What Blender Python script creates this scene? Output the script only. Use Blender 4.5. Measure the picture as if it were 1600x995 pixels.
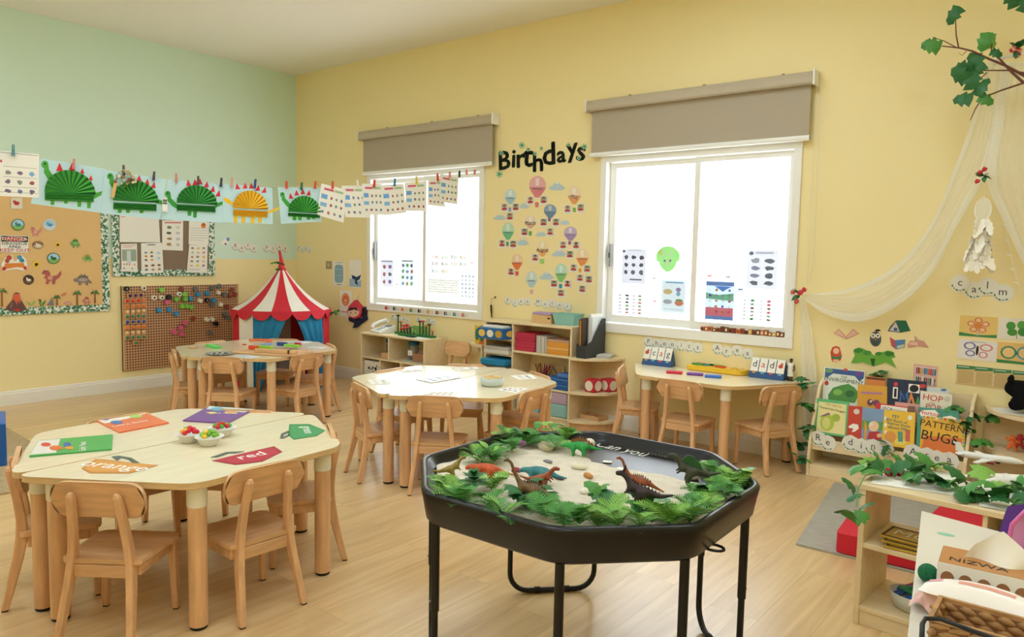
import bpy, bmesh, math, random
from mathutils import Vector, Matrix
for _o in list(bpy.data.objects): bpy.data.objects.remove(_o)
SC = bpy.context.scene
COL = SC.collection
PI = math.pi
random.seed(7)
# ---------------------------------------------------------------- camera
F_PX = 1161.1
YAW, PITCH, ROLL = -0.6729, -0.0843, 0.0200
CAM = Vector((7.2073, -5.0896, 1.3500))
_f = Vector((math.sin(YAW)*math.cos(PITCH), math.cos(YAW)*math.cos(PITCH), math.sin(PITCH)))
_r0 = Vector((math.cos(YAW), -math.sin(YAW), 0)); _u0 = _r0.cross(_f)
_r = math.cos(ROLL)*_r0 + math.sin(ROLL)*_u0
_u = -math.sin(ROLL)*_r0 + math.cos(ROLL)*_u0
cd = bpy.data.cameras.new('camera'); cam = bpy.data.objects.new('camera', cd); COL.objects.link(cam)
cd.sensor_width = 36; cd.lens = F_PX*36/1600; cd.clip_start = 0.05
cam.matrix_world = Matrix(((_r.x, _u.x, -_f.x, CAM.x), (_r.y, _u.y, -_f.y, CAM.y), (_r.z, _u.z, -_f.z, CAM.z), (0, 0, 0, 1)))
SC.camera = cam
# ---------------------------------------------------------------- light and exposure
SC.view_settings.view_transform = 'Standard'; SC.view_settings.look = 'None'
SC.view_settings.exposure = 0.0; SC.view_settings.gamma = 1.0; SC.view_settings.use_curve_mapping = False
SC.cycles.use_denoising = True
SC.cycles.max_bounces = 8; SC.cycles.diffuse_bounces = 5; SC.cycles.transparent_max_bounces = 16
SC.cycles.sample_clamp_indirect = 6.0
W = bpy.data.worlds.new('daylight'); SC.world = W; W.use_nodes = True
W.node_tree.nodes['Background'].inputs[0].default_value = (0.90, 0.96, 1.0, 1)
W.node_tree.nodes['Background'].inputs[1].default_value = 6.0
LAMP = 16.5                      # radiance of the ceiling light panels
# ---------------------------------------------------------------- pixel to place (1600 x 995 frame)
def ray(px, py): return _f + (px-800)/F_PX*_r - (py-497.5)/F_PX*_u
def onz(px, py, z=0.0):
    d = ray(px, py); return CAM + d*((z-CAM.z)/d.z)
def ony(px, py, y=0.0):
    d = ray(px, py); return CAM + d*((y-CAM.y)/d.y)
def onx(px, py, x=0.0):
    d = ray(px, py); return CAM + d*((x-CAM.x)/d.x)
def depth_at(px, py, t): return CAM + ray(px, py)*t
class Plane:
    def __init__(s, o, u, v):
        s.o = Vector(o); s.u = Vector(u).normalized(); s.v = Vector(v).normalized(); s.n = s.u.cross(s.v)
    def hit(s, px, py, off=0.0):
        d = ray(px, py); return CAM + d*((s.o + s.n*off - CAM).dot(s.n)/d.dot(s.n))
    def uv(s, px, py, off=0.0):
        q = s.hit(px, py, off) - s.o; return (q.dot(s.u), q.dot(s.v))
    def mat(s, a, b, off=0.0):
        q = s.o + s.u*a + s.v*b + s.n*off
        return Matrix(((s.u.x, s.v.x, s.n.x, q.x), (s.u.y, s.v.y, s.n.y, q.y), (s.u.z, s.v.z, s.n.z, q.z), (0, 0, 0, 1)))
BACK = Plane((0, 0, 0), (1, 0, 0), (0, 0, 1))          # faces -y
LEFT = Plane((0, 0, 0), (0, 1, 0), (0, 0, 1))          # faces +x
def top_plane(z): return Plane((0, 0, z), (1, 0, 0), (0, 1, 0))
# ---------------------------------------------------------------- materials
MATS = {}
def mat(name, col, rough=0.55, spec=0.35, metal=0.0, var=0.0, vscale=6.0, bump=0.0, bscale=60.0, grain=None, trans=0.0, emit=0.0, coat=0.0):
    if name in MATS: return MATS[name]
    m = bpy.data.materials.new(name); m.use_nodes = True; nt = m.node_tree; b = nt.nodes['Principled BSDF']
    c = tuple(col)+(1,) if len(col) == 3 else col
    c = tuple(srgb(x) for x in c[:3])+(1,)
    b.inputs['Base Color'].default_value = c; b.inputs['Roughness'].default_value = rough
    b.inputs['Specular IOR Level'].default_value = spec; b.inputs['Metallic'].default_value = metal
    if coat: b.inputs['Coat Weight'].default_value = coat; b.inputs['Coat Roughness'].default_value = 0.15
    if emit:
        b.inputs['Emission Color'].default_value = c; b.inputs['Emission Strength'].default_value = emit
    if trans: b.inputs['Transmission Weight'].default_value = trans
    if var or grain or bump:
        tc = nt.nodes.new('ShaderNodeTexCoord'); mp = nt.nodes.new('ShaderNodeMapping'); nt.links.new(tc.outputs['Object'], mp.inputs[0])
        if grain: mp.inputs['Scale'].default_value = grain
        nz = nt.nodes.new('ShaderNodeTexNoise'); nz.inputs['Scale'].default_value = vscale; nz.inputs['Detail'].default_value = 5
        nt.links.new(mp.outputs[0], nz.inputs['Vector'])
        if var:
            mx = nt.nodes.new('ShaderNodeMix'); mx.data_type = 'RGBA'
            mx.inputs['A'].default_value = tuple(x*(1-var) for x in c[:3])+(1,); mx.inputs['B'].default_value = tuple(min(1, x*(1+var*0.7)) for x in c[:3])+(1,)
            rp = nt.nodes.new('ShaderNodeValToRGB'); rp.color_ramp.elements[0].position = 0.3; rp.color_ramp.elements[1].position = 0.7
            nt.links.new(nz.outputs['Fac'], rp.inputs[0]); nt.links.new(rp.outputs[0], mx.inputs['Factor'])
            nt.links.new(mx.outputs['Result'], b.inputs['Base Color'])
        if bump:
            n2 = nt.nodes.new('ShaderNodeTexNoise'); n2.inputs['Scale'].default_value = bscale; n2.inputs['Detail'].default_value = 4
            nt.links.new(mp.outputs[0], n2.inputs['Vector'])
            bp = nt.nodes.new('ShaderNodeBump'); bp.inputs['Strength'].default_value = bump; bp.inputs['Distance'].default_value = 0.01
            nt.links.new(n2.outputs['Fac'], bp.inputs['Height']); nt.links.new(bp.outputs[0], b.inputs['Normal'])
    MATS[name] = m; return m
def srgb(x): return x/12.92 if x <= 0.04045 else ((x+0.055)/1.055)**2.4
def hexc(h): return tuple(int(h[i:i+2], 16)/255 for i in (0, 2, 4))
def cm(h, rough=0.6, **k): return mat('colour_'+h+('' if rough == 0.6 else '_%d' % int(rough*100)), hexc(h), rough, **k)
M_WALL = mat('yellow_wall_paint', hexc('f5e5ae'), 0.62, 0.25, bump=0.03, bscale=220)
M_GREEN = mat('green_wall_paint', hexc('d7efdf'), 0.62, 0.25, bump=0.03, bscale=220)
M_CEIL = mat('white_ceiling_paint', hexc('f3f1e8'), 0.8, 0.1)
M_WHITE = mat('white_paint', hexc('ece9de'), 0.42)
M_FRAME = mat('cream_window_frame', hexc('f2f2ee'), 0.35)
M_TOP = mat('pale_maple_laminate', hexc('eaddbc'), 0.16, 0.6, var=0.06, vscale=3, grain=(2, 14, 14))
M_EDGE = mat('beech_edge', hexc('d6b582'), 0.45, var=0.15, vscale=4, grain=(3, 3, 60))
M_WOOD = mat('beech_wood', hexc('dcae80'), 0.38, 0.4, var=0.16, vscale=5, grain=(9, 9, 1.2))
M_WOODX = mat('beech_wood_cross', hexc('dcaf80'), 0.36, 0.4, var=0.16, vscale=5, grain=(1.2, 9, 9))
M_SHELF = mat('maple_veneer', hexc('ead6ae'), 0.42, 0.35, var=0.07, vscale=4, grain=(2, 8, 8))
M_COLLAR = mat('cream_plastic_collar', hexc('e9e6d5'), 0.4)
M_RUBBER = mat('black_rubber', hexc('1b1a19'), 0.7)
M_BLACK = mat('black_plastic', hexc('0c0d0e'), 0.3, 0.4)
M_BLACKM = mat('black_powder_coat', hexc('0c0c0c'), 0.4, 0.4)
M_PAPER = mat('white_paper', hexc('f1efe6'), 0.8, 0.1)
M_INK = mat('dark_ink', hexc('3a3a40'), 0.8, 0.1)
M_GREY = mat('grey_ink', hexc('a9aab0'), 0.8, 0.1)
# ---------------------------------------------------------------- mesh builder
class MB:
    def __init__(s): s.v = []; s.f = []; s.m = []; s.mats = []; s.sm = []
    def mi(s, m):
        if m not in s.mats: s.mats.append(m)
        return s.mats.index(m)
    def add(s, vs, fs, m, T=None, smooth=False):
        b = len(s.v); k = s.mi(m)
        for q in vs:
            q = Vector(q); s.v.append(T @ q if T is not None else q)
        for f in fs: s.f.append(tuple(b+i for i in f)); s.m.append(k); s.sm.append(smooth)
        return s
    def box(s, c, d, m, T=None):
        x, y, z = c; a, b, e = d[0]/2, d[1]/2, d[2]/2
        vs = [(x+i*a, y+j*b, z+k*e) for k in (-1, 1) for j in (-1, 1) for i in (-1, 1)]
        return s.add(vs, [(0, 2, 3, 1), (4, 5, 7, 6), (0, 1, 5, 4), (2, 6, 7, 3), (0, 4, 6, 2), (1, 3, 7, 5)], m, T)
    def lohi(s, lo, hi, m, T=None): return s.box([(a+b)/2 for a, b in zip(lo, hi)], [abs(b-a) for a, b in zip(lo, hi)], m, T)
    def prism(s, poly, z0, z1, m, T=None, mtop=None):
        n = len(poly); vs = [(x, y, z0) for x, y in poly]+[(x, y, z1) for x, y in poly]
        ar = sum(poly[i][0]*poly[(i+1) % n][1]-poly[(i+1) % n][0]*poly[i][1] for i in range(n))
        idx = list(range(n)) if ar > 0 else list(range(n))[::-1]
        s.add(vs, [tuple(idx[::-1])]+[(idx[i], idx[(i+1) % n], n+idx[(i+1) % n], n+idx[i]) for i in range(n)], m, T)
        return s.add(vs[n:], [tuple(idx)], mtop or m, T)
    def face(s, pts, m, T=None): return s.add(pts, [tuple(range(len(pts)))], m, T)
    def tube(s, pts, r, m, n=8, T=None, cap=True, smooth=True):
        pts = [Vector(q) for q in pts]; rs = r if isinstance(r, (list, tuple)) else [r]*len(pts)
        vs = []; up = None
        for i, q in enumerate(pts):
            d = (pts[min(i+1, len(pts)-1)]-pts[max(i-1, 0)])
            d = d.normalized() if d.length > 1e-9 else Vector((0, 0, 1))
            if up is None: up = Vector((0, 0, 1)) if abs(d.z) < 0.9 else Vector((1, 0, 0))
            a = d.cross(up)
            if a.length < 1e-6: a = d.orthogonal()
            a.normalize(); b = a.cross(d).normalized(); up = b
            for k in range(n):
                w = 2*PI*k/n; vs.append(q+a*rs[i]*math.cos(w)+b*rs[i]*math.sin(w))
        fs = [(i*n+k, i*n+(k+1) % n, (i+1)*n+(k+1) % n, (i+1)*n+k) for i in range(len(pts)-1) for k in range(n)]
        s.add(vs, fs, m, T, smooth)
        if cap: s.add(vs[:n], [tuple(range(n))], m, T); s.add(vs[-n:], [tuple(range(n))[::-1]], m, T)
        return s
    def lathe(s, prof, m, n=20, T=None, smooth=True, sx=1, sy=1):
        vs = [(r*math.cos(2*PI*k/n)*sx, r*math.sin(2*PI*k/n)*sy, z) for r, z in prof for k in range(n)]
        fs = [(i*n+k, i*n+(k+1) % n, (i+1)*n+(k+1) % n, (i+1)*n+k) for i in range(len(prof)-1) for k in range(n)]
        s.add(vs, fs, m, T, smooth)
        if prof[0][0] > 1e-6: s.add(vs[:n], [tuple(range(n))[::-1]], m, T)
        if prof[-1][0] > 1e-6: s.add(vs[-n:], [tuple(range(n))], m, T)
        return s
    def ball(s, c, r, m, n=10, k=6, T=None):
        r = r if isinstance(r, (list, tuple)) else (r, r, r); vs = []
        for i in range(k+1):
            t = PI*i/k
            for j in range(n): vs.append((c[0]+r[0]*math.sin(t)*math.cos(2*PI*j/n), c[1]+r[1]*math.sin(t)*math.sin(2*PI*j/n), c[2]-r[2]*math.cos(t)))
        return s.add(vs, [(i*n+j, i*n+(j+1) % n, (i+1)*n+(j+1) % n, (i+1)*n+j) for i in range(k) for j in range(n)], m, T, True)
    def grid(s, fn, nu, nv, m, T=None, smooth=True):
        vs = [fn(i/nu, j/nv) for j in range(nv+1) for i in range(nu+1)]
        return s.add(vs, [(j*(nu+1)+i, j*(nu+1)+i+1, (j+1)*(nu+1)+i+1, (j+1)*(nu+1)+i) for j in range(nv) for i in range(nu)], m, T, smooth)
    def mesh(s, name):
        me = bpy.data.meshes.new(name); me.from_pydata([tuple(q) for q in s.v], [], s.f)
        for m in s.mats: me.materials.append(m)
        for p, k, q in zip(me.polygons, s.m, s.sm): p.material_index = k; p.use_smooth = q
        me.validate(); me.update(); return me
    def obj(s, name, parent=None, bevel=0, seg=2, weld=False):
        o = bpy.data.objects.new(name, s.mesh(name)); COL.objects.link(o)
        if parent is not None: o.parent = parent
        if bevel:
            b = o.modifiers.new('bevel', 'BEVEL'); b.width = bevel; b.segments = seg; b.limit_method = 'ANGLE'; b.angle_limit = 0.6
            b.use_clamp_overlap = True
        return o
def tag(o, label=None, cat=None, group=None, kind=None):
    if label: o['label'] = label
    if cat: o['category'] = cat
    if group: o['group'] = group
    if kind: o['kind'] = kind
    return o
def thing(name, label, cat, loc=(0, 0, 0), rz=0.0, group=None):
    o = bpy.data.objects.new(name, None); COL.objects.link(o); o.empty_display_size = 0.05
    o.location = loc; o.rotation_euler = (0, 0, rz); return tag(o, label, cat, group)
def place(o, loc=(0, 0, 0), rz=0.0): o.location = loc; o.rotation_euler = (0, 0, rz); return o
def copy_tree(o, parent=None):
    c = o.copy(); COL.objects.link(c)
    if parent is not None: c.parent = parent
    for ch in o.children: copy_tree(ch, c)
    return c
def struct(mb, name, bevel=0): return tag(mb.obj(name, None, bevel), kind='structure')
def text_mesh(body, size, m, depth=0.0006, align='CENTER'):
    cu = bpy.data.curves.new('lettering', 'FONT'); cu.body = body; cu.size = size; cu.align_x = align; cu.align_y = 'CENTER'
    cu.extrude = depth/2; cu.resolution_u = 2
    o = bpy.data.objects.new('lettering', cu); COL.objects.link(o)
    dg = bpy.context.evaluated_depsgraph_get(); me = bpy.data.meshes.new_from_object(o.evaluated_get(dg))
    bpy.data.objects.remove(o); bpy.data.curves.remove(cu)
    me.materials.clear(); me.materials.append(m); return me
def lettering(body, size, m, parent, T, name='lettering', depth=0.0006):
    me = text_mesh(body, size, m, depth); o = bpy.data.objects.new(name, me); COL.objects.link(o); o.parent = parent; o.matrix_local = T; return o
def TM(x, y, z=0, rz=0, sx=1, sy=1): return Matrix.Translation((x, y, z)) @ Matrix.Rotation(rz, 4, 'Z') @ Matrix.Diagonal((sx, sy, 1, 1))
def round_poly(pts, r, n=4):
    out = []; N = len(pts)
    for i in range(N):
        p0, p1, p2 = Vector(pts[i-1]), Vector(pts[i]), Vector(pts[(i+1) % N])
        rr = r[i] if isinstance(r, (list, tuple)) else r
        a = (p0-p1); b = (p2-p1); rr = min(rr, a.length*0.45, b.length*0.45)
        A = p1+a.normalized()*rr; B = p1+b.normalized()*rr
        for k in range(n+1):
            t = k/n; q = A*(1-t)**2+p1*2*t*(1-t)+B*t*t; out.append((q.x, q.y))
    return out
def arc(cx, cy, rx, ry, n=14, a0=0.0, a1=2*PI, rot=0.0):
    e = abs(a1-a0) >= 2*PI-1e-6; k = n if e else n+1
    out = []
    for i in range(k):
        t = a0+(a1-a0)*i/n; x, y = rx*math.cos(t), ry*math.sin(t)
        out.append((cx+x*math.cos(rot)-y*math.sin(rot), cy+x*math.sin(rot)+y*math.cos(rot)))
    return out
# flat printed pieces: base outline in photo pixels on a plane, prints in 0..1 of the sheet (y down) or in pixels
def flat(pl, name, label, cat, base, m, prints=(), thick=0.0016, off=0.0006, group=None, parent=None, px_prints=()):
    P = [pl.uv(x, y, off) for x, y in base]
    return flat_uv(pl, name, label, cat, P, m, prints, thick, off, group, parent, [([pl.uv(x, y, off) for x, y in q[0]],)+tuple(q[1:]) for q in px_prints])
def sheet(pl, name, label, cat, tl, br, m, prints=(), thick=0.0016, off=0.0006, group=None, rot=0.0, parent=None):
    a = pl.uv(*tl, off); b = pl.uv(*br, off); cx, cy = (a[0]+b[0])/2, (a[1]+b[1])/2; w, h = (b[0]-a[0])/2, (a[1]-b[1])/2
    P = [(cx+x*math.cos(rot)-y*math.sin(rot), cy+x*math.sin(rot)+y*math.cos(rot)) for x, y in ((-w, -h), (w, -h), (w, h), (-w, h))]
    return flat_uv(pl, name, label, cat, P, m, prints, thick, off, group, parent)
def flat_uv(pl, name, label, cat, P, m, prints=(), thick=0.0016, off=0.0006, group=None, parent=None, uv_prints=()):
    n = len(P); cx = sum(q[0] for q in P)/n; cy = sum(q[1] for q in P)/n
    mb = MB(); mb.prism([(x-cx, y-cy) for x, y in P], 0, thick, m)
    quad = n == 4
    x0, x1 = min(q[0] for q in P)-cx, max(q[0] for q in P)-cx; y0, y1 = min(q[1] for q in P)-cy, max(q[1] for q in P)-cy
    L = [(q[0]-cx, q[1]-cy) for q in P]
    def loc(s, t):   # s right, t down
        if quad:     # corners given bl, br, tr, tl or tl, tr, br, bl: sort by height
            o = sorted(L, key=lambda q: -q[1]); tp = sorted(o[:2]); bt = sorted(o[2:])
            a = Vector(tp[0]).lerp(Vector(tp[1]), s); b = Vector(bt[0]).lerp(Vector(bt[1]), s); q = a.lerp(b, t); return q.x, q.y
        return x0+(x1-x0)*s, y1-(y1-y0)*t
    for i, q in enumerate(prints):
        z = thick+0.0003+0.00012*(i % 5)+(0.0006 if len(q) > 2 and q[2] else 0)
        pts = [loc(*w) for w in q[0]]
        ar = sum(pts[i][0]*pts[(i+1) % len(pts)][1]-pts[(i+1) % len(pts)][0]*pts[i][1] for i in range(len(pts)))
        if ar < 0: pts = pts[::-1]
        mb.face([(x, y, z) for x, y in pts], q[1])
    for i, q in enumerate(uv_prints):
        z = thick+0.0003+0.00012*(i % 6)+(0.0007 if len(q) > 2 and q[2] else 0)
        pts = [(x-cx, y-cy) for x, y in q[0]]
        ar = sum(pts[i][0]*pts[(i+1) % len(pts)][1]-pts[(i+1) % len(pts)][0]*pts[i][1] for i in range(len(pts)))
        if ar < 0: pts = pts[::-1]
        mb.face([(x, y, z) for x, y in pts], q[1])
    o = mb.obj(name)
    if parent is not None: o.parent = parent; o.matrix_local = parent.matrix_world.inverted() @ pl.mat(cx, cy, off)
    else: o.matrix_world = pl.mat(cx, cy, off)
    if label: tag(o, label, cat, group)
    o['half'] = (max(abs(x0), x1), max(abs(y0), y1)); del o['half']
    return o
def R(x0, y0, x1, y1, m, l=0): return ([(x0, y0), (x1, y0), (x1, y1), (x0, y1)], m, l)
def E(cx, cy, rx, ry, m, l=0, n=12): return (arc(cx, cy, rx, ry, n), m, l)
def P_(pts, m, l=0): return (pts, m, l)
def lines(x0, y0, x1, y1, n, m, fill=0.35):
    out = []; h = (y1-y0)/n
    for i in range(n): out.append(R(x0, y0+h*i, x1-(0.25*(x1-x0) if i == n-1 else 0), y0+h*(i+fill), m))
    return out
def blobs(cols, x0, y0, x1, y1, nx, ny, fill=0.7, seed=1, shape='e'):
    rn = random.Random(seed); out = []; w = (x1-x0)/nx; h = (y1-y0)/ny
    for j in range(ny):
        for i in range(nx):
            c = rn.choice(cols); cx, cy = x0+w*(i+.5), y0+h*(j+.5)
            if shape == 'e':
                n = 9; out.append(([(cx+w/2*fill*math.cos(2*PI*k/n)*rn.uniform(.55, 1), cy+h/2*fill*math.sin(2*PI*k/n)*rn.uniform(.55, 1)) for k in range(n)], c, 0))
            else: out.append(R(cx-w/2*fill, cy-h/2*fill, cx+w/2*fill, cy+h/2*fill, c))
    return out
# ================================================================ the room
H, XR, YF = 3.30, 7.95, -7.4
def plank_mat():
    m = bpy.data.materials.new('oak_laminate'); m.use_nodes = True; nt = m.node_tree; b = nt.nodes['Principled BSDF']
    tc = nt.nodes.new('ShaderNodeTexCoord'); oi = nt.nodes.new('ShaderNodeObjectInfo'); ad = nt.nodes.new('ShaderNodeVectorMath'); ad.operation = 'MULTIPLY_ADD'
    nt.links.new(tc.outputs['Object'], ad.inputs[0]); ad.inputs[1].default_value = (16, 1.1, 1)
    mu = nt.nodes.new('ShaderNodeMath'); mu.operation = 'MULTIPLY'; mu.inputs[1].default_value = 60; nt.links.new(oi.outputs['Random'], mu.inputs[0]); nt.links.new(mu.outputs[0], ad.inputs[2])
    n1 = nt.nodes.new('ShaderNodeTexNoise'); n1.inputs['Scale'].default_value = 1.3; n1.inputs['Detail'].default_value = 6; n1.inputs['Distortion'].default_value = 0.9; nt.links.new(ad.outputs[0], n1.inputs['Vector'])
    rp = nt.nodes.new('ShaderNodeValToRGB'); e = rp.color_ramp.elements; e[0].position = 0.28; e[1].position = 0.72
    e[0].color = tuple(srgb(v) for v in hexc('caa673'))+(1,); e[1].color = tuple(srgb(v) for v in hexc('e3c592'))+(1,)
    nt.links.new(n1.outputs['Fac'], rp.inputs[0])
    hs = nt.nodes.new('ShaderNodeHueSaturation'); mr = nt.nodes.new('ShaderNodeMapRange'); mr.inputs[3].default_value = 0.93; mr.inputs[4].default_value = 1.05
    nt.links.new(oi.outputs['Random'], mr.inputs[0]); nt.links.new(mr.outputs[0], hs.inputs['Value']); nt.links.new(rp.outputs[0], hs.inputs['Color'])
    nt.links.new(hs.outputs[0], b.inputs['Base Color']); b.inputs['Roughness'].default_value = 0.28; b.inputs['Specular IOR Level'].default_value = 1.0
    return m
M_PLANK = plank_mat()
fl = MB().lohi((-0.15, YF-0.15, -0.12), (XR+0.15, 0.15, -0.008), cm('8a6c48')); fl = struct(fl, 'floor')
pw, plen = 0.19, 1.24
pm = MB().lohi((0.0003, 0.0003, -0.008), (pw-0.0003, plen-0.0003, 0), M_PLANK).mesh('plank')
pcache = {}
x = 0.0; row = 0
while x < XR-0.01:
    y = YF+((row*0.47) % 1.0)*plen-plen
    while y < -0.001:
        a, b = max(y, YF), min(y+plen, 0.0); w = min(pw, XR-x)
        if b-a > 0.02:
            if abs(b-a-plen) < 1e-6 and abs(w-pw) < 1e-6: me = pm
            else: me = MB().lohi((0.0003, 0.0003, -0.008), (w-0.0003, b-a-0.0003, 0), M_PLANK).mesh('plank')
            o = bpy.data.objects.new('plank', me); COL.objects.link(o); o.parent = fl; o.location = (x, a, 0)
        y += plen
    x += pw; row += 1
struct(MB().lohi((-0.15, YF-0.15, H), (XR+0.15, 0.15, H+0.12), M_CEIL), 'ceiling')
Z_G = 1.257
wl = MB().lohi((-0.15, YF, 0), (0, 0, Z_G), M_WALL); wl.lohi((-0.15, YF, Z_G), (0, 0, H), M_GREEN); struct(wl, 'wall_left')
WIN = [(1.235, 2.812), (4.030, 5.582)]; WZ0, WZ1 = 0.762, 2.14
wb = MB()
xs = [-0.15, WIN[0][0], WIN[0][1], WIN[1][0], WIN[1][1], XR+0.15]
for i in range(5):
    if i in (1, 3):
        wb.lohi((xs[i], 0, 0), (xs[i+1], 0.16, WZ0), M_WALL); wb.lohi((xs[i], 0, WZ1), (xs[i+1], 0.16, H), M_WALL)
    else: wb.lohi((xs[i], 0, 0), (xs[i+1], 0.16, H), M_WALL)
struct(wb, 'wall_back')
struct(MB().lohi((XR, YF, 0), (XR+0.15, 0, H), M_WALL), 'wall_right')
struct(MB().lohi((-0.15, YF-0.15, 0), (XR+0.15, YF, H), M_WALL), 'wall_front')
BH = 0.121
def baseboard(name, a, b, nx, ny):
    a, b = Vector(a), Vector(b); d = (b-a).normalized(); n = Vector((nx, ny, 0)); m = MB()
    prof = [(0, 0), (0.016, 0), (0.016, BH-0.028), (0.012, BH-0.018), (0.012, BH-0.008), (0.007, BH), (0, BH)]
    vs = [p+n*q[0]+Vector((0, 0, q[1])) for p in (a, b) for q in prof]; k = len(prof)
    m.add(vs, [(i, (i+1) % k, k+(i+1) % k, k+i) for i in range(k)]+[tuple(range(k)), tuple(range(k, 2*k))], M_WHITE); struct(m, name)
baseboard('baseboard_left', (0.0005, YF, 0.0005), (0.0005, -0.017, 0.0005), 1, 0)
baseboard('baseboard_back', (0.0005, -0.0005, 0.0005), (XR-0.001, -0.0005, 0.0005), 0, -1)
baseboard('baseboard_right', (XR-0.0005, YF, 0.0005), (XR-0.0005, -0.017, 0.0005), -1, 0)
# ---- windows
def glass_mat():
    m = bpy.data.materials.new('window_glass'); m.use_nodes = True; nt = m.node_tree; nt.nodes.remove(nt.nodes['Principled BSDF'])
    t = nt.nodes.new('ShaderNodeBsdfTransparent'); g = nt.nodes.new('ShaderNodeBsdfGlossy'); g.inputs['Roughness'].default_value = 0.02
    mx = nt.nodes.new('ShaderNodeMixShader'); mx.inputs[0].default_value = 0.05
    nt.links.new(t.outputs[0], mx.inputs[1]); nt.links.new(g.outputs[0], mx.inputs[2]); nt.links.new(mx.outputs[0], nt.nodes['Material Output'].inputs[0]); return m
M_GLASS = glass_mat()
PANES = [((1.333, 1.995), (2.060, 2.727)), ((4.140, 4.800), (4.860, 5.500))]; PZ0, PZ1 = 0.897, 2.05
def ring(m, x0, x1, z0, z1, X0, X1, Z0, Z1, y0, y1, mt):
    m.lohi((X0, y0, Z0), (X1, y1, z0), mt); m.lohi((X0, y0, z1), (X1, y1, Z1), mt); m.lohi((X0, y0, z0), (x0, y1, z1), mt); m.lohi((x1, y0, z0), (X1, y1, z1), mt)
for wi in range(2):
    a, b = WIN[wi]; wd = thing('window_%d' % (wi+1), None, None, (a, 0, WZ0)); wd['kind'] = 'structure'
    def T0(m, name, bev=0.0):
        o = m.obj(name, wd, bev); o.location = (-a, 0, -WZ0); return o
    m = MB(); ring(m, a+0.052, b-0.052, WZ0+0.07, WZ1-0.045, a-0.002, b+0.002, WZ0-0.002, WZ1+0.002, -0.018, 0.11, M_FRAME); T0(m, 'window_frame', 0.004)
    mid = (PANES[wi][0][1]+PANES[wi][1][0])/2
    for si, (p, q) in enumerate(PANES[wi]):
        y0 = 0.045 if si == 0 else 0.012
        X0 = a+0.056 if si == 0 else p-0.042; X1 = q+0.03 if si == 0 else b-0.056
        m = MB(); ring(m, p, q, PZ0, PZ1, X0, X1, WZ0+0.074, WZ1-0.049, y0, y0+0.028, M_FRAME); s = T0(m, 'sash', 0.003)
        g = MB().lohi((p-0.006, y0+0.011, PZ0-0.006), (q+0.006, y0+0.016, PZ1+0.006), M_GLASS).obj('pane', s)
    m = MB(); m.lohi((PANES[wi][0][0]-0.032, 0.02, 1.28), (PANES[wi][0][0]-0.018, 0.046, 1.46), cm('8f9498', 0.35)); m.lohi((PANES[wi][0][0]-0.031, 0.008, 1.35), (PANES[wi][0][0]-0.02, 0.022, 1.39), cm('44474b', 0.4)); T0(m, 'latch')
# ---- roller blinds
def blind(x0, x1, label):
    t = thing('roller_blind', label, 'blind', ((x0+x1)/2, 0, 2.12), 0, 'roller blinds above the windows'); w = (x1-x0)/2; zc = 2.12
    cas = mat('beige_blind_cassette', hexc('bcb09a'), 0.4, var=0.03); fab = mat('taupe_blind_fabric', hexc('b5aa97'), 0.85, bump=0.25, bscale=900)
    prof = [(-0.002, 2.575), (-0.05, 2.578), (-0.085, 2.565), (-0.098, 2.535), (-0.098, 2.5), (-0.09, 2.488), (-0.002, 2.488)]
    k = len(prof); m = MB(); vs = [(sx*w, y, z-zc) for sx in (-1, 1) for y, z in prof]
    m.add(vs, [(i, (i+1) % k, k+(i+1) % k, k+i) for i in range(k)]+[tuple(range(k)), tuple(range(k, 2*k))[::-1]], cas); m.obj('cassette', t)
    for sx in (-1, 1): MB().lohi((sx*(w+0.001), -0.1, 2.482-zc), (sx*(w+0.014), -0.001, 2.582-zc), M_FRAME).obj('end_cap', t, 0.004)
    MB().lohi((-w+0.03, -0.052, 2.172-zc), (w-0.02, -0.049, 2.5-zc), fab).obj('fabric', t)
    m = MB(); m.tube([(-w+0.025, -0.05, 2.153-zc), (w-0.012, -0.05, 2.153-zc)], 0.019, M_FRAME, 10); m.lohi((-w+0.025, -0.055, 2.135-zc), (w-0.012, -0.045, 2.17-zc), M_FRAME); m.obj('bottom_bar', t)
    for k in (-0.6, 0.1, 0.75): MB().lohi((w*k-0.008, -0.03, 2.576-zc), (w*k+0.008, -0.001, 2.59-zc), cm('8d8068')).obj('bracket', t)
    return t, w, zc
blind(1.185, 2.955, 'shorter-drop taupe roller blind over the window beside the tent')
t, w, zc = blind(3.930, 5.650, 'taupe roller blind with bead cord over the window beside the canopy')
m = MB(); c = Vector((w+0.02, -0.06, 0))
for dx in (0, 0.022): m.tube([c+Vector((dx, 0, 2.5-zc)), c+Vector((dx*1.4, 0, 1.9-zc)), c+Vector((dx*1.6, 0.01, 1.35-zc)), c+Vector((dx*0.5-0.004, 0.02, 1.2-zc))], 0.0018, cm('e6dfc8'), 5)
m.obj('pull_cord', t)
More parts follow.
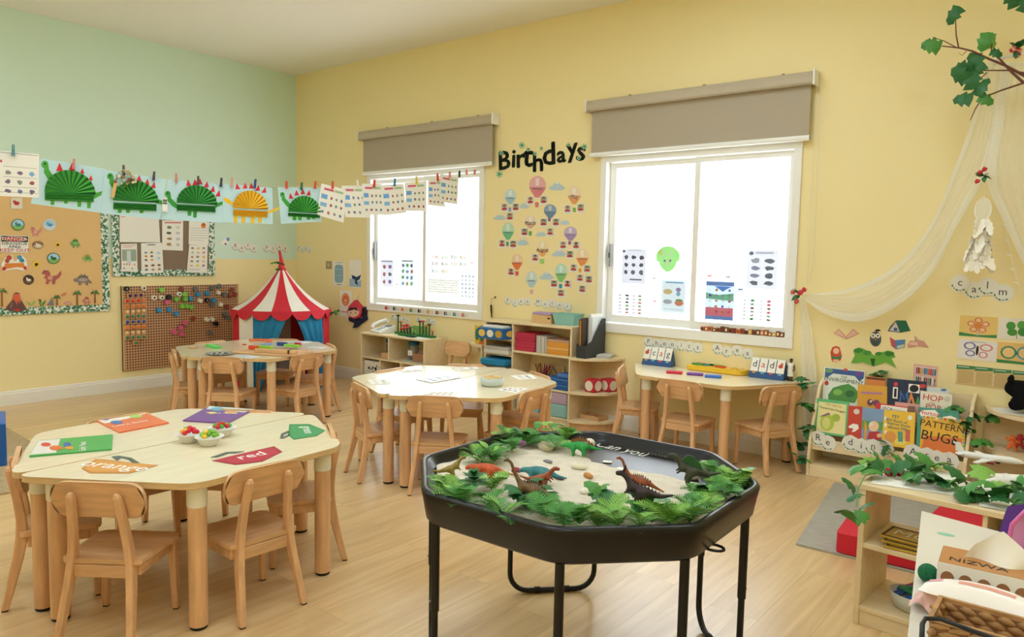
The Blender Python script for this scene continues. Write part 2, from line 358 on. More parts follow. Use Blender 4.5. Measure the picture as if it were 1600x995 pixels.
# ---- ceiling light panels (above and behind the view)
M_LAMP = mat('led_diffuser', (0.88, 0.94, 1.0), 0.6, emit=LAMP)
spots = [(1.3, -4.6), (1.3, -6.4), (3.3, -2.6), (3.3, -4.6), (3.3, -6.4), (5.3, -1.5), (5.3, -3.6), (5.3, -5.8), (7.1, -2.4), (7.1, -4.6), (7.1, -6.5)]
for x, y in spots:
    t = thing('ceiling_light', 'square recessed white led panel in the ceiling', 'ceiling light', (x, y, H-0.012), 0, 'led ceiling panels')
    m = MB(); ring(m, -0.28, 0.28, -0.28, 0.28, -0.3, 0.3, -0.3, 0.3, -0.006, 0.0115, M_WHITE)
    o = m.obj('frame', t); o.rotation_euler = (PI/2, 0, 0)
    MB().lohi((-0.28, -0.28, -0.002), (0.28, 0.28, 0.011), M_LAMP).obj('diffuser', t)
# ================================================================ tables and chairs
def trapezoid_table(label, loc, rz, group='half-hexagon tables'):
    t = thing('trapezoid_table', label, 'table', loc, rz, None)
    S, D = 0.672, 0.582; r = round_poly([(-S, 0), (S, 0), (S/2, D), (-S/2, D)], [0.085, 0.085, 0.075, 0.075], 5)
    m = MB(); m.prism(r, 0.526, 0.55, M_EDGE, None, M_TOP); m.obj('tabletop', t, 0.002, 2)
    for x, y in ((-0.545, 0.062), (0.545, 0.062), (0.285, 0.515), (-0.285, 0.515)):
        lg = MB().lathe([(0.0315, 0.012), (0.0325, 0.03), (0.0325, 0.45)], M_WOOD, 20).obj('leg', t); lg.location = (x, y, 0)
        MB().lathe([(0.034, 0.448), (0.035, 0.452), (0.035, 0.52), (0.04, 0.526)], M_COLLAR, 20).obj('collar', lg)
        MB().lathe([(0.026, 0.0), (0.03, 0.003), (0.03, 0.013)], M_RUBBER, 16).obj('foot', lg)
    return t
def hex_table(c, th, la, lb):
    th = math.radians(th); gap = 0.003
    e = Vector((math.cos(th), math.sin(th), 0))
    trapezoid_table(la, Vector(c)+e*gap, th-PI/2); trapezoid_table(lb, Vector(c)-e*gap, th+PI/2)
T1, T2, T3 = (4.215, -3.525, 0), (1.79, -1.66, 0), (3.985, -1.63, 0)
hex_table(T1, 4, 'half-hexagon table holding the red and orange picture cutouts', 'half-hexagon table holding the three workbooks')
hex_table(T2, 7, 'half-hexagon table holding the wooden puzzle board', 'half-hexagon table facing the pegboard, with the lime green bar on it')
hex_table(T3, 6, 'half-hexagon table holding the bowl of yellow pasta', 'half-hexagon table with worksheets, facing the cubby shelf')
trapezoid_table('half-hexagon table against the wall under Phonics Area', (5.055, -0.006, 0), PI)
def make_chair():
    t = thing('school_chair', 'x', 'chair')
    seat = round_poly([(-0.138, -0.118), (0.138, -0.118), (0.155, 0.15), (-0.155, 0.15)], [0.02, 0.02, 0.04, 0.04], 4)
    m = MB(); N = 8
    m.prism(seat, 0.270, 0.290, M_WOODX); m.obj('seat', t, 0.005, 2)
    # backrest: rounded slab, gently curved, leaning back
    outl = round_poly([(-0.162, -0.064), (0.162, -0.064), (0.162, 0.064), (-0.162, 0.064)], 0.058, 6)
    def bend(x, z, dy): return (x, -0.118+dy-0.22*z*0.9+0.45*x*x*-1+0.012, 0.497+z)
    k = len(outl); vs = [bend(x, z, 0.009) for x, z in outl]+[bend(x, z, -0.009) for x, z in outl]
    # fill with centre strip so the curve is kept
    m = MB(); m.add(vs, [(i, k+i, k+(i+1) % k, (i+1) % k) for i in range(k)], M_WOODX, None, False)
    xs = sorted(set(round(x, 5) for x, z in outl))
    def zr(x):
        zz = []
        for i in range(k):
            (xa, za), (xb, zb) = outl[i], outl[(i+1) % k]
            if (xa-x)*(xb-x) <= 0 and abs(xa-xb) > 1e-9: zz.append(za+(zb-za)*(x-xa)/(xb-xa))
        return (min(zz), max(zz)) if zz else (0, 0)
    cols = [-0.162+0.324*i/14 for i in range(15)]; cols[0] += 1e-4; cols[-1] -= 1e-4
    for dy, fl_ in ((0.009, False), (-0.009, True)):
        g = [[bend(x, zr(x)[j], dy) for j in (0, 1)] for x in cols]
        vs = [q for c in g for q in c]; fs = [(2*i, 2*i+1, 2*i+3, 2*i+2) for i in range(14)]
        m.add(vs, [f if not fl_ else f[::-1] for f in fs], M_WOODX, None, True)
    m.obj('backrest', t)
    # rear posts: bowed boards, foot to top
    path = [(-0.172, 0.004, 0.013), (-0.15, 0.09, 0.0155), (-0.126, 0.19, 0.019), (-0.112, 0.27, 0.021), (-0.113, 0.33, 0.0175), (-0.124, 0.41, 0.015), (-0.139, 0.48, 0.0145), (-0.147, 0.515, 0.013), (-0.150, 0.531, 0.007)]
    for sx in (-1, 1):
        vs = []
        for y, z, hd in path:
            xc = sx*(0.128-0.05*z/0.53); hx = 0.0125 if z < 0.52 else 0.007
            vs += [(xc-hx, y-hd, z), (xc+hx, y-hd, z), (xc+hx, y+hd, z), (xc-hx, y+hd, z)]
        n = len(path); fs = [(4*i+j, 4*i+(j+1) % 4, 4*i+4+(j+1) % 4, 4*i+4+j) for i in range(n-1) for j in range(4)]+[(3, 2, 1, 0), tuple(4*(n-1)+j for j in range(4))]
        lg = MB().add(vs, fs, M_WOOD).obj('rear_leg', t, 0.005, 2)
        MB().box((sx*0.128, -0.172, 0.002), (0.018, 0.02, 0.004), M_RUBBER).obj('foot_pad', lg)
        vs = []
        for y, z, h in ((0.130, 0.004, 0.0115), (0.128, 0.15, 0.0135), (0.122, 0.269, 0.015)):
            xc = sx*(0.135-0.03*z); vs += [(xc-h, y-h, z), (xc+h, y-h, z), (xc+h, y+h, z), (xc-h, y+h, z)]
        fs = [(4*i+j, 4*i+(j+1) % 4, 4*i+4+(j+1) % 4, 4*i+4+j) for i in range(2) for j in range(4)]+[(3, 2, 1, 0), (8, 9, 10, 11)]
        lg = MB().add(vs, fs, M_WOOD).obj('front_leg', t, 0.004, 2)
        MB().box((sx*0.135, 0.130, 0.002), (0.018, 0.018, 0.004), M_RUBBER).obj('foot_pad', lg)
        MB().lohi((sx*0.118-0.009, -0.095, 0.228), (sx*0.118+0.009, 0.108, 0.2695), M_WOODX).obj('side_rail', t, 0.003)
    MB().lohi((-0.092, -0.122, 0.226), (0.092, -0.104, 0.2695), M_WOODX).obj('rear_rail', t, 0.003)
    MB().lohi((-0.114, 0.113, 0.228), (0.114, 0.131, 0.2695), M_WOODX).obj('front_rail', t, 0.003)
    return t
chair0 = make_chair(); used = []
def chair(label, x, y, face, group='small beech chairs'):
    """face: direction in degrees the sitter looks"""
    o = chair0 if not used else copy_tree(chair0); used.append(1)
    o.location = (x, y, 0); o.rotation_euler = (0, 0, math.radians(face)-PI/2); o['label'] = label; o['group'] = group; return o
def round_table_chairs(c, spec):
    for ang, d, label in spec:
        a = math.radians(ang); chair(label, c[0]+d*math.cos(a), c[1]+d*math.sin(a), ang+180)
round_table_chairs(T1, [
    (-53.5, 0.515, 'beech chair at the orange cutout'),
    (-2, 0.49, 'beech chair at the red cutout'),
    (57, 0.47, 'beech chair at the green house cutout'),
    (249, 0.475, 'beech chair at the green workbook, next to the blue brick box'),
    (181, 0.475, 'beech chair at the orange workbook'),
    (124, 0.43, 'beech chair at the purple workbook')])
round_table_chairs(T2, [
    (247, 0.49, 'beech chair on the pegboard side of the puzzle table, by its pair of close legs'),
    (-55, 0.49, 'beech chair at the silver plate on the puzzle table'),
    (5, 0.50, 'beech chair at the wooden puzzle board'),
    (66, 0.49, 'beech chair between the puzzle table and the cubby shelf'),
    (184, 0.50, 'beech chair between the puzzle table and the pegboard'),
    (126, 0.50, 'beech chair between the puzzle table and the circus tent')])
round_table_chairs(T3, [
    (249, 0.50, 'beech chair at the pasta table, side-on beside its two close legs'),
    (-57, 0.49, 'beech chair tucked between the pasta table and the sand tray'),
    (3, 0.50, 'beech chair at the pasta table, nearest the round-front corner shelf'),
    (64, 0.49, 'beech chair at the pasta table, in front of the pencil shelf'),
    (125, 0.49, 'beech chair at the pasta table, in front of the lone chair by the wall'),
    (184, 0.44, 'beech chair at the pasta table, facing away from the cubby shelf')])
chair('beech chair standing alone by the wall beside the tall shelf', 2.62, -0.24, -92)
chair('beech chair at the near end of the phonics table beside the corner shelf', 4.60, -0.33, 22)
chair('beech chair in the middle of the phonics table at the coloured bars', 5.075, -0.52, 90)
chair('beech chair at the canopy end of the phonics table', 5.54, -0.31, 150)
# ================================================================ left wall: boards, pegboard
def leaf_border_mat():
    m = bpy.data.materials.new('leafy_border_print'); m.use_nodes = True; nt = m.node_tree; b = nt.nodes['Principled BSDF']; b.inputs['Roughness'].default_value = 0.7
    tc = nt.nodes.new('ShaderNodeTexCoord'); v = nt.nodes.new('ShaderNodeTexVoronoi'); v.inputs['Scale'].default_value = 62; nt.links.new(tc.outputs['Object'], v.inputs['Vector'])
    rp = nt.nodes.new('ShaderNodeValToRGB'); rp.color_ramp.interpolation = 'CONSTANT'
    cols = ['5d8f74', '2f5e48', 'e8ede2', '8fb89c', 'dfe8dc', '3f7a5c', 'eef0e6']
    el = rp.color_ramp.elements; el[0].color = tuple(srgb(x) for x in hexc(cols[0]))+(1,); el[0].position = 0; el[1].position = 1/7; el[1].color = tuple(srgb(x) for x in hexc(cols[1]))+(1,)
    for i in range(2, 7): e = el.new(i/7); e.color = tuple(srgb(x) for x in hexc(cols[i]))+(1,)
    sp = nt.nodes.new('ShaderNodeSeparateColor'); nt.links.new(v.outputs['Color'], sp.inputs[0]); nt.links.new(sp.outputs[0], rp.inputs[0]); nt.links.new(rp.outputs[0], b.inputs['Base Color']); return m
M_LEAFB = leaf_border_mat()
def display_board(label, y0, y1, z0, z1, face, sides):
    t = thing('display_board', label, 'notice board', (0.0, (y0+y1)/2, z0)); cy = (y0+y1)/2
    MB().lohi((0.001, y0-cy, 0), (0.014, y1-cy, z1-z0), face).obj('panel', t)
    def strip(a, b, fixed, horiz, inward):
        n = max(6, int(abs(b-a)/0.028)); pts = [(a, 0), (b, 0)]; w = 0.052
        inner = []
        for i in range(n+1):
            for k in range(4):
                if i == n and k: break
                s_ = a+(b-a)*(i+k/4)/n; inner.append((s_, w+0.007*abs(math.sin(PI*k/4))))
        poly = [(a, -0.006), (b, -0.006)]+inner[::-1]
        m = MB(); v = []
        P = [((fixed+inward*q) if not horiz else p_, p_ if not horiz else fixed+inward*q) for p_, q in poly]
        e_ = 0.0012 if horiz else 0.0; vs = [(0.0145+e_, y-cy, z-z0) for y, z in P]+[(0.0153+e_, y-cy, z-z0) for y, z in P]; k = len(P)
        m.add(vs, [tuple(range(k)), tuple(range(k, 2*k))]+[(i, (i+1) % k, k+(i+1) % k, k+i) for i in range(k)], M_LEAFB); return m.obj('border_strip', t)
    if 'r' in sides: strip(z0, z1, y1, False, -1)
    if 'l' in sides: strip(z0, z1, y0, False, 1)
    if 'b' in sides: strip(y0, y1, z0, True, 1)
    if 't' in sides: strip(y0, y1, z1, True, -1)
    return t
display_board('big tan paper display board with leafy border and dinosaur stickers', -3.95, -2.05, 0.772, 1.86, mat('tan_backing_paper', hexc('e6bf83'), 0.75, var=0.03, vscale=2), 'rbt')
display_board('smaller brown felt notice board with leafy border and pinned sheets', -2.005, -1.005, 1.09, 1.71, mat('brown_felt', hexc('8d7a66'), 0.95, bump=0.3, bscale=400), 'rblt')
B1 = Plane((0.0175, 0, 0), (0, 1, 0), (0, 0, 1))
cW, cBk, cRd, cGn, cBl, cOr, cYl, cPk, cBr, cTl = cm('f4f1e8'), cm('26262a'), cm('c9352f'), cm('4f9a4b'), cm('5b9bd0'), cm('e58a3c'), cm('efc94a'), cm('d98a86'), cm('8a5a3c'), cm('3f8f8a')
cSky, cSand, cLg, cDg, cMv, cCr = cm('a9d2ea'), cm('d9b274'), cm('8cc06a'), cm('2f6a3c'), cm('8a6aa8'), cm('ece4cf')
def z_(x, y): return (x/4.972, 300+y/4.975)
def zp(pts): return [z_(*q) for q in pts]
# DANGER sign
sg = flat(B1, 'danger_sign', 'white DANGER DINOSAUR AREA KEEP OUT sign on the tan board', 'sign', zp([(5, 335), (222, 342), (220, 472), (2, 468)]), cW,
          [R(0.02, 0.03, 0.98, 0.37, cBk, 0), E(0.5, 0.2, 0.45, 0.14, cW, 0, 20), E(0.5, 0.2, 0.43, 0.125, cRd, 1, 20)])
hw = (B1.uv(*z_(222, 400))[0]-B1.uv(*z_(2, 400))[0]); hh = B1.uv(*z_(100, 338))[1]-B1.uv(*z_(100, 470))[1]
for tx, yy, sz, mm in (('DANGER', 0.30, 0.21, cW), ('DINOSAUR', 0.02, 0.17, cBk), ('AREA', -0.16, 0.17, cBk), ('KEEP OUT', -0.37, 0.22, cRd)):
    lettering(tx, hh*sz*1.25, mm, sg, TM(0, yy*hh, 0.0036, 0, 1.25, 1))
# round and cut-out stickers on the tan board
def sticker(label, c, r, cols, kind):
    cx, cy = c; rx, ry = r if isinstance(r, tuple) else (r, r); k = cols
    if kind == 'round':
        pr = [(arc(cx, cy, rx*.88, ry*.88, 18), k[0], 0), (arc(cx, cy, rx*.88, ry*.88, 10, 0.15, PI-0.15), k[1], 0), (arc(cx+rx*.05, cy+ry*.05, rx*.42, ry*.28, 12), k[2], 1), (arc(cx-rx*.3, cy-ry*.2, rx*.16, ry*.3, 8), k[2], 1)]
        b = arc(cx, cy, rx, ry, 22); base = k[3] if len(k) > 3 else cDg
    elif kind == 'card':
        b = [(cx-rx, cy-ry), (cx+rx, cy-ry), (cx+rx, cy+ry), (cx-rx, cy+ry)]; base = k[0]
        pr = [(arc(cx, cy, rx*.5, ry*.35, 10), k[1], 0), (arc(cx-rx*.4, cy-ry*.3, rx*.3, ry*.25, 8), k[2], 1)]
    elif kind == 'sign':
        b = [(cx-rx, cy), (cx, cy-ry), (cx+rx, cy), (cx, cy+ry)]; base = k[0]; pr = [(arc(cx, cy, rx*.4, ry*.25, 8), k[1], 0), (arc(cx-rx*.1, cy+ry*.35, rx*.25, ry*.15, 8), k[1], 0)]
    elif kind == 'dino':    # two-legged: head, body, tail, legs
        q = [(-.95, -.45), (-.75, -.95), (-.3, -.95), (-.1, -.6), (-.1, -.2), (.25, -.15), (.6, -.25), (.95, -.9), (1, -.4), (.75, .1), (.45, .35), (.35, .95), (.1, .95), (.1, .45), (-.15, .5), (-.3, .95), (-.55, .95), (-.45, .4), (-.55, .1), (-.8, .15), (-.55, -.15), (-.55, -.4)]
        b = [(cx+x*rx, cy+y*ry) for x, y in q]; base = k[0]; pr = [(arc(cx-.1*rx, cy+.1*ry, rx*.28, ry*.28, 10), k[1], 0), (arc(cx-.6*rx, cy-.75*ry, rx*.07, ry*.08, 6), cBk, 1)]
    else:                   # four-legged with plates
        q = [(-1, .1), (-.85, -.2), (-.6, -.15), (-.45, -.6), (-.3, -.45), (-.15, -.95), (.05, -.6), (.25, -.95), (.38, -.5), (.6, -.6), (.6, -.15), (1, .45), (.95, .7), (.6, .45), (.6, .95), (.35, .95), (.3, .5), (-.1, .55), (-.15, .95), (-.4, .95), (-.5, .4), (-.85, .4)]
        b = [(cx+x*rx, cy+y*ry) for x, y in q]; base = k[0]; pr = [(arc(cx+.05*rx, cy+.05*ry, rx*.5, ry*.3, 10), k[1], 0)]+[(arc(cx+s*.3*rx, cy-.45*ry, rx*.1, ry*.2, 6), k[2], 1) for s in (-1, 0, 1)]
    return flat(B1, 'sticker', label, 'sticker', b, base, (), 0.0012, 0.0006, None, None, pr)
for lab, c, r, cols, kd in [
    ('square card with red winged reptile hanging over the round stickers', (26, 317.5), (9, 8.5), (cCr, cRd, cm('b9432f')), 'card'),
    ('round sticker of a dinosaur by a blue lake on the tan board', (28, 351), (10.3, 9), (cSky, cLg, cTl), 'round'),
    ('round sticker with pale blue swirls on the tan board', (77.5, 351), (10, 9), (cSky, cm('cfe0ea'), cBl, cm('dfe6ea')), 'round'),
    ('small pink raptor sticker below the two blue round stickers', (56, 362), (9, 7.5), (cPk, cm('e8b9a8')), 'dino'),
    ('oval sticker of a pale fossil beside the DANGER sign', (59.5, 382.5), (8.5, 6), (cm('9c7a5c'), cm('d9cbb2'), cCr, cm('7a5a42')), 'round'),
    ('small yellow warning diamond beside the fossil sticker', (90.5, 382), (6.5, 5), (cYl, cBk), 'sign'),
    ('green hump-backed dinosaur sticker at the right of the tan board', (117.5, 379.5), (8, 8), (cm('6ea05a'), cLg, cDg), 'quad'),
    ('round sticker with green dinosaur in a meadow', (83.5, 403.5), (10, 8.7), (cSky, cLg, cDg), 'round'),
    ('green and red plated dinosaur sticker near the leafy border', (136.5, 403), (8.3, 6.5), (cLg, cm('5c9450'), cRd), 'quad'),
    ('yellow diamond warning sticker with dinosaur silhouette', (57, 412.5), (8, 7), (cYl, cBk), 'sign'),
    ('dark round sticker of a skull on the tan board', (44.5, 437), (8.5, 7.8), (cm('4a3830'), cm('6d5444'), cCr, cm('3a2b25')), 'round'),
    ('large pink and grey tyrannosaur sticker on the tan board', (80, 433), (16, 11.5), (cm('b9625e'), cm('dca08a')), 'dino'),
    ('grey spotted armoured dinosaur sticker on the tan board', (129, 436.5), (14.5, 9.5), (cm('8d7d76'), cm('b4a59a'), cm('6e605a')), 'quad')]:
    sticker(lab, c, r, cols, kd)
bn = flat(B1, 'sticker', 'white-edged banner sticker of red and blue dinosaurs with orange ribbon', 'sticker', zp([(10, 560), (40, 510), (60, 488), (95, 490), (110, 540), (130, 530), (140, 490), (170, 490), (200, 520), (212, 560), (200, 612), (120, 600), (20, 614)]), cW, (), 0.0012, 0.0006, None, None,
     [(zp([(35, 555), (185, 550), (190, 590), (130, 583), (40, 600)]), cOr, 0), (zp([(18, 585), (40, 575), (48, 605), (18, 612)]), cRd, 0), (zp([(185, 572), (205, 580), (205, 608), (182, 600)]), cRd, 0), (zp(arc(70, 510, 22, 20)), cm('c4533f'), 0), (zp(arc(55, 535, 18, 18)), cm('b8503f'), 0), (zp(arc(152, 508, 20, 18)), cm('4d9fc2'), 0), (zp(arc(170, 532, 20, 16)), cm('3f8fb0'), 0)])
# volcano, palms and little dinosaurs along the bottom border
flat(B1, 'sticker', 'smoking red and brown volcano sticker along the leafy border', 'sticker', zp([(38, 915), (60, 880), (95, 840), (108, 790), (125, 780), (150, 785), (160, 835), (190, 880), (212, 915), (140, 930)]), cm('6b4a48'), (), 0.0012, 0.0022, None, None,
     [(zp([(100, 835), (110, 792), (150, 790), (160, 835), (150, 870), (138, 840), (128, 880), (115, 845)]), cm('e0644a'), 0), (zp([(100, 915), (130, 905), (165, 915), (140, 928)]), cRd, 0), (zp([(70, 890), (95, 850), (100, 880), (85, 912)]), cm('8a625a'), 0)])
def palm(label, cx, top, w, base_y):
    fr = []
    for a in (-150, -120, -90, -60, -30, 0, 180):
        a = math.radians(a); x, y = cx+math.cos(a)*w, top+14+math.sin(a)*w*0.75+(10 if abs(math.sin(a)) < .6 else 0)
        fr.append((zp([(cx-4, top+12), ((cx+x)/2-3, (top+12+y)/2-9), (x, y+6), ((cx+x)/2, (top+14+y)/2+3)]), cm('3c7f43'), 1))
    return flat(B1, 'sticker', label, 'sticker', zp([(cx-7, base_y), (cx-5, top+12), (cx+5, top+12), (cx+8, base_y)]), cm('96643c'), (), 0.0012, 0.0022, None, None, fr)
palm('palm tree sticker behind the volcano on the tan board', 15, 760, 50, 890)
palm('short palm sticker beside the grey rock along the border', 443, 805, 34, 880)
palm('tall palm tree sticker next to the pink horned dinosaur', 600, 775, 40, 880)
palm('palm tree sticker next to the leafy corner of the tan board', 738, 770, 40, 865)
for lab, cx, cy, rx, ry, cols, kd in [('small green raptor sticker along the leafy border', 325, 862, 30, 32, (cm('557a3c'), cLg), 'dino'), ('pink crouching dinosaur sticker along the leafy border', 530, 862, 38, 16, (cm('d79a90'), cm('e6bfae'), cPk), 'quad'), ('pink horned dinosaur sticker between two palms', 672, 842, 32, 36, (cm('c77f72'), cm('d9a48f'), cRd), 'quad')]:
    c = z_(cx, cy); sticker(lab, c, (rx/4.97, ry/4.97), cols, kd)
flat(B1, 'sticker', 'light green fern leaf sticker beside the volcano', 'sticker', zp([(205, 850), (230, 862), (243, 875), (255, 855), (278, 838), (265, 870), (245, 885), (222, 875)]), cLg, (), 0.0012, 0.0022)
flat(B1, 'sticker', 'grey pointed rock sticker along the leafy border', 'sticker', zp([(362, 880), (385, 850), (405, 818), (415, 850), (418, 880)]), cm('7d7f86'), (), 0.0012, 0.0022)
flat(B1, 'sticker', 'small orange flying reptile sticker above the short palm', 'sticker', zp([(470, 805), (490, 785), (522, 778), (510, 800), (490, 812)]), cm('dd8a58'), (), 0.0012, 0.0006)
# papers on the felt board
def y_(x, y): return (160+x/7.653, 310+y/7.653)
def yq(pts): return [y_(*q) for q in pts]
dm = [cBr, cm('6f7f9a'), cm('7b8a5a'), cm('b08a5a')]
for lab, q, pr, off in [
    ('blank landscape white sheet pinned on the felt board', [(205, 200), (672, 205), (690, 525), (205, 522)], [R(.04, .04, .14, .07, cPk)], 0.001),
    ('colour photo sheet with pink edges low on the felt board', [(222, 545), (412, 540), (420, 880), (228, 870)], [R(.05, .2, .95, .62, cm('9fb09c')), R(.35, .25, .6, .7, cm('cfdcdc'))]+lines(.1, .05, .9, .16, 2, cPk)+blobs([cPk, cm('8f9a8f'), cCr], .08, .66, .92, .96, 5, 2, seed=3), 0.001),
    ('white sheet of small brown and blue dinosaurs overlapping the border', [(460, 535), (712, 528), (732, 885), (468, 900)], lines(.3, .05, .8, .12, 1, M_INK)+blobs(dm+[cOr], .08, .25, .62, .62, 2, 3, seed=4)+blobs([cBl, cSky], .66, .25, .95, .6, 1, 2, seed=5)+blobs(dm, .08, .68, .95, .95, 3, 2, seed=6), 0.0022),
    ('CARNIVORES colouring sheet pinned high on the felt board', [(713, 262), (965, 262), (962, 625), (716, 615)], [R(.12, .05, .9, .1, cPk)]+blobs(dm+[cm('5a5a3c')], .1, .14, .55, .9, 1, 4, seed=7)+blobs([cm('d9d9d4'), cm('c9ccc9')], .56, .14, .94, .9, 1, 4, seed=8), 0.0022),
    ('ruled sheet with orange fox drawing on the felt board', [(1035, 265), (1275, 270), (1270, 560), (1030, 550)], [E(.72, .2, .13, .1, cOr), E(.72, .14, .09, .06, cm('b9632f'))]+lines(.08, .3, .95, .9, 6, M_GREY, .12), 0.001),
    ('cream sheet of pastel animals at the corner of the felt board', [(1038, 555), (1258, 555), (1250, 890), (1008, 885)], blobs([cm('e3c2a0'), cm('b9cfae'), cPk, cm('9a8f86'), cYl], .05, .04, .95, .82, 3, 5, seed=9)+lines(.1, .88, .8, .93, 1, M_GREY), 0.0022)]:
    flat(B1, 'paper_sheet', lab, 'paper', yq(q), M_PAPER, pr, 0.0012, off)
# ---- pegboard
def peg_mat():
    m = bpy.data.materials.new('perforated_board'); m.use_nodes = True; nt = m.node_tree; b = nt.nodes['Principled BSDF']; b.inputs['Roughness'].default_value = 0.55
    tc = nt.nodes.new('ShaderNodeTexCoord'); sp = nt.nodes.new('ShaderNodeSeparateXYZ'); nt.links.new(tc.outputs['Object'], sp.inputs[0])
    def M(op, *a):
        n = nt.nodes.new('ShaderNodeMath'); n.operation = op
        for i, q in enumerate(a):
            if isinstance(q, (int, float)): n.inputs[i].default_value = q
            else: nt.links.new(q, n.inputs[i])
        return n.outputs[0]
    P = 0.0255
    fy = M('SUBTRACT', M('FRACT', M('ADD', M('DIVIDE', sp.outputs[1], P), 100.5)), .5); fz = M('SUBTRACT', M('FRACT', M('ADD', M('DIVIDE', sp.outputs[2], P), 100.5)), .5)
    d = M('ADD', M('MULTIPLY', fy, fy), M('MULTIPLY', fz, fz)); hole = M('LESS_THAN', d, 0.085)
    mx = nt.nodes.new('ShaderNodeMix'); mx.data_type = 'RGBA'; nt.links.new(hole, mx.inputs['Factor']); mx.inputs['A'].default_value = tuple(srgb(x) for x in hexc('c99b72'))+(1,); mx.inputs['B'].default_value = tuple(srgb(x) for x in hexc('4a2c1c'))+(1,)
    nt.links.new(mx.outputs['Result'], b.inputs['Base Color']); bp = nt.nodes.new('ShaderNodeBump'); bp.inputs['Strength'].default_value = 0.6; bp.inputs['Distance'].default_value = 0.01; bp.invert = True
    nt.links.new(hole, bp.inputs['Height']); nt.links.new(bp.outputs[0], b.inputs['Normal']); return m
t = thing('pegboard', 'large brown perforated pegboard with coloured knobs on the wall', 'pegboard', (0, -1.34, 0.19))
MB().lohi((0.001, -0.6, 0.0), (0.02, 0.6, 0.80), peg_mat()).obj('perforated_panel', t)
for a in (-0.6, 0.585): MB().lohi((0.0005, a, -0.004), (0.022, a+0.015, 0.804), M_EDGE).obj('edge_strip', t)
PEG = Plane((0.0205, 0, 0), (0, 1, 0), (0, 0, 1))
def px(x, y): return (180+x/6.42, 435+y/6.42)
kn = {'g': ('green', '7fc24a'), 'b': ('blue', '3a92c8'), 'p': ('pink', 'd9648c'), 'w': ('white', 'efe9dc'), 'y': ('grey', '6f706e'), 'n': ('brown', '8f4436'), 'k': ('black', '1e1e20')}
def hexknob(kind, r, h, sides=6):
    m = MB(); p = arc(0, 0, r, r, sides, rot=0.3); m.prism(p, 0, h, cm(kn[kind][1], 0.4)); return m.mesh('knob')
def ringknob(out, inn):
    m = MB(); m.lathe([(0.023, 0), (0.023, 0.03), (0.018, 0.033), (0.011, 0.033), (0.011, 0.02)], cm(kn[out][1], 0.4), 16); m.add([(0.011*math.cos(2*PI*k/12), 0.011*math.sin(2*PI*k/12), 0.021) for k in range(12)], [tuple(range(12))], cm(kn[inn][1], 0.4)); return m.mesh('ring_knob')
KM = {k: hexknob(k, 0.026, 0.034, 4 if k in 'wn' else 6) for k in kn}; KR = {'kw': ringknob('k', 'w'), 'wk': ringknob('w', 'k')}
def peg(me, nm, label, x, y, group):
    a = PEG.uv(*px(x, y), 0.015); o = bpy.data.objects.new(nm, me); COL.objects.link(o); o.matrix_world = PEG.mat(a[0], a[1], 0.0006); tag(o, label, 'toy', group)
spots = {'g': [(460, 115), (690, 157), (612, 208), (700, 205), (665, 278), (715, 275), (757, 285)], 'p': [(515, 238), (693, 445), (655, 495), (588, 535), (663, 558)], 'b': [(437, 318), (540, 313), (612, 353), (755, 203), (828, 158), (920, 148), (985, 220)],
         'w': [(850, 222), (1032, 142), (1055, 260), (918, 412), (972, 410)], 'y': [(803, 105), (968, 95), (1040, 78), (1096, 160), (968, 265), (1095, 350), (1124, 395), (945, 547)], 'n': [(665, 105), (1172, 112), (1150, 168), (1200, 160), (1122, 282), (778, 398)], 'k': [(537, 187), (1010, 453)]}
for k, l in spots.items():
    for x, y in l: peg(KM[k], 'peg_toy', '%s %s peg on the pegboard' % (kn[k][0], 'square-sided' if k in 'wn' else 'six-sided'), x, y, '%s pegs on the pegboard' % kn[k][0])
for k, l in {'kw': [(115, 103), (920, 218)], 'wk': [(285, 97), (388, 193), (465, 193), (640, 158)]}.items():
    for x, y in l: peg(KR[k], 'ring_peg', ('black ring peg with white centre' if k == 'kw' else 'white ring peg with black centre')+' on the pegboard', x, y, 'ring pegs on the pegboard')
gem = {'purple': '4a2a6a', 'red': 'd8322c', 'orange': 'ee7a34', 'gold': 'f2cfa0', 'green': '3f8a66', 'blue': '2c55a8'}
def gemtile(c):
    m = MB(); m.lohi((-0.0215, -0.0215, 0), (0.0215, 0.0215, 0.026), cm('d8a878', 0.5)); m.lathe([(0.016, 0.0262), (0.015, 0.032), (0.008, 0.036), (0, 0.037)], cm(gem[c], 0.15), 12); return m.mesh('gem_tile')
GT = {c: gemtile(c) for c in gem}
rows = [(168, ['purple']*3, (145, 200, 254)), (222, ['red']*3+['orange'], None), (276, ['orange']*4, None), (330, ['gold']*4, None), (378, ['green']*4, None), (432, ['blue']*4, None), (487, ['orange']*4, None), (541, ['gold']*4, None), (588, ['green']*4, None)]
rn = ['', 'top ', 'upper ', 'upper ', 'upper ', '', 'lower ', 'lower ', 'lower ']
for ri, (y, cs, xs_) in enumerate(rows):
    for i, c in enumerate(cs):
        x = (xs_ or (117, 173, 228, 281))[i]; peg(GT[c], 'gem_tile', 'square wooden tile with %s gem in the %s%s row on the pegboard' % (c, rn[ri], c) if not (ri == 1 and i == 3) else 'wooden tile with orange gem at the end of the red gem row', x, y-3*(i-1.5), 'gem tiles on the pegboard')
peg(GT['green'], 'gem_tile', 'lone wooden tile with green gem below the gem rows', 203, 642, 'gem tiles on the pegboard')
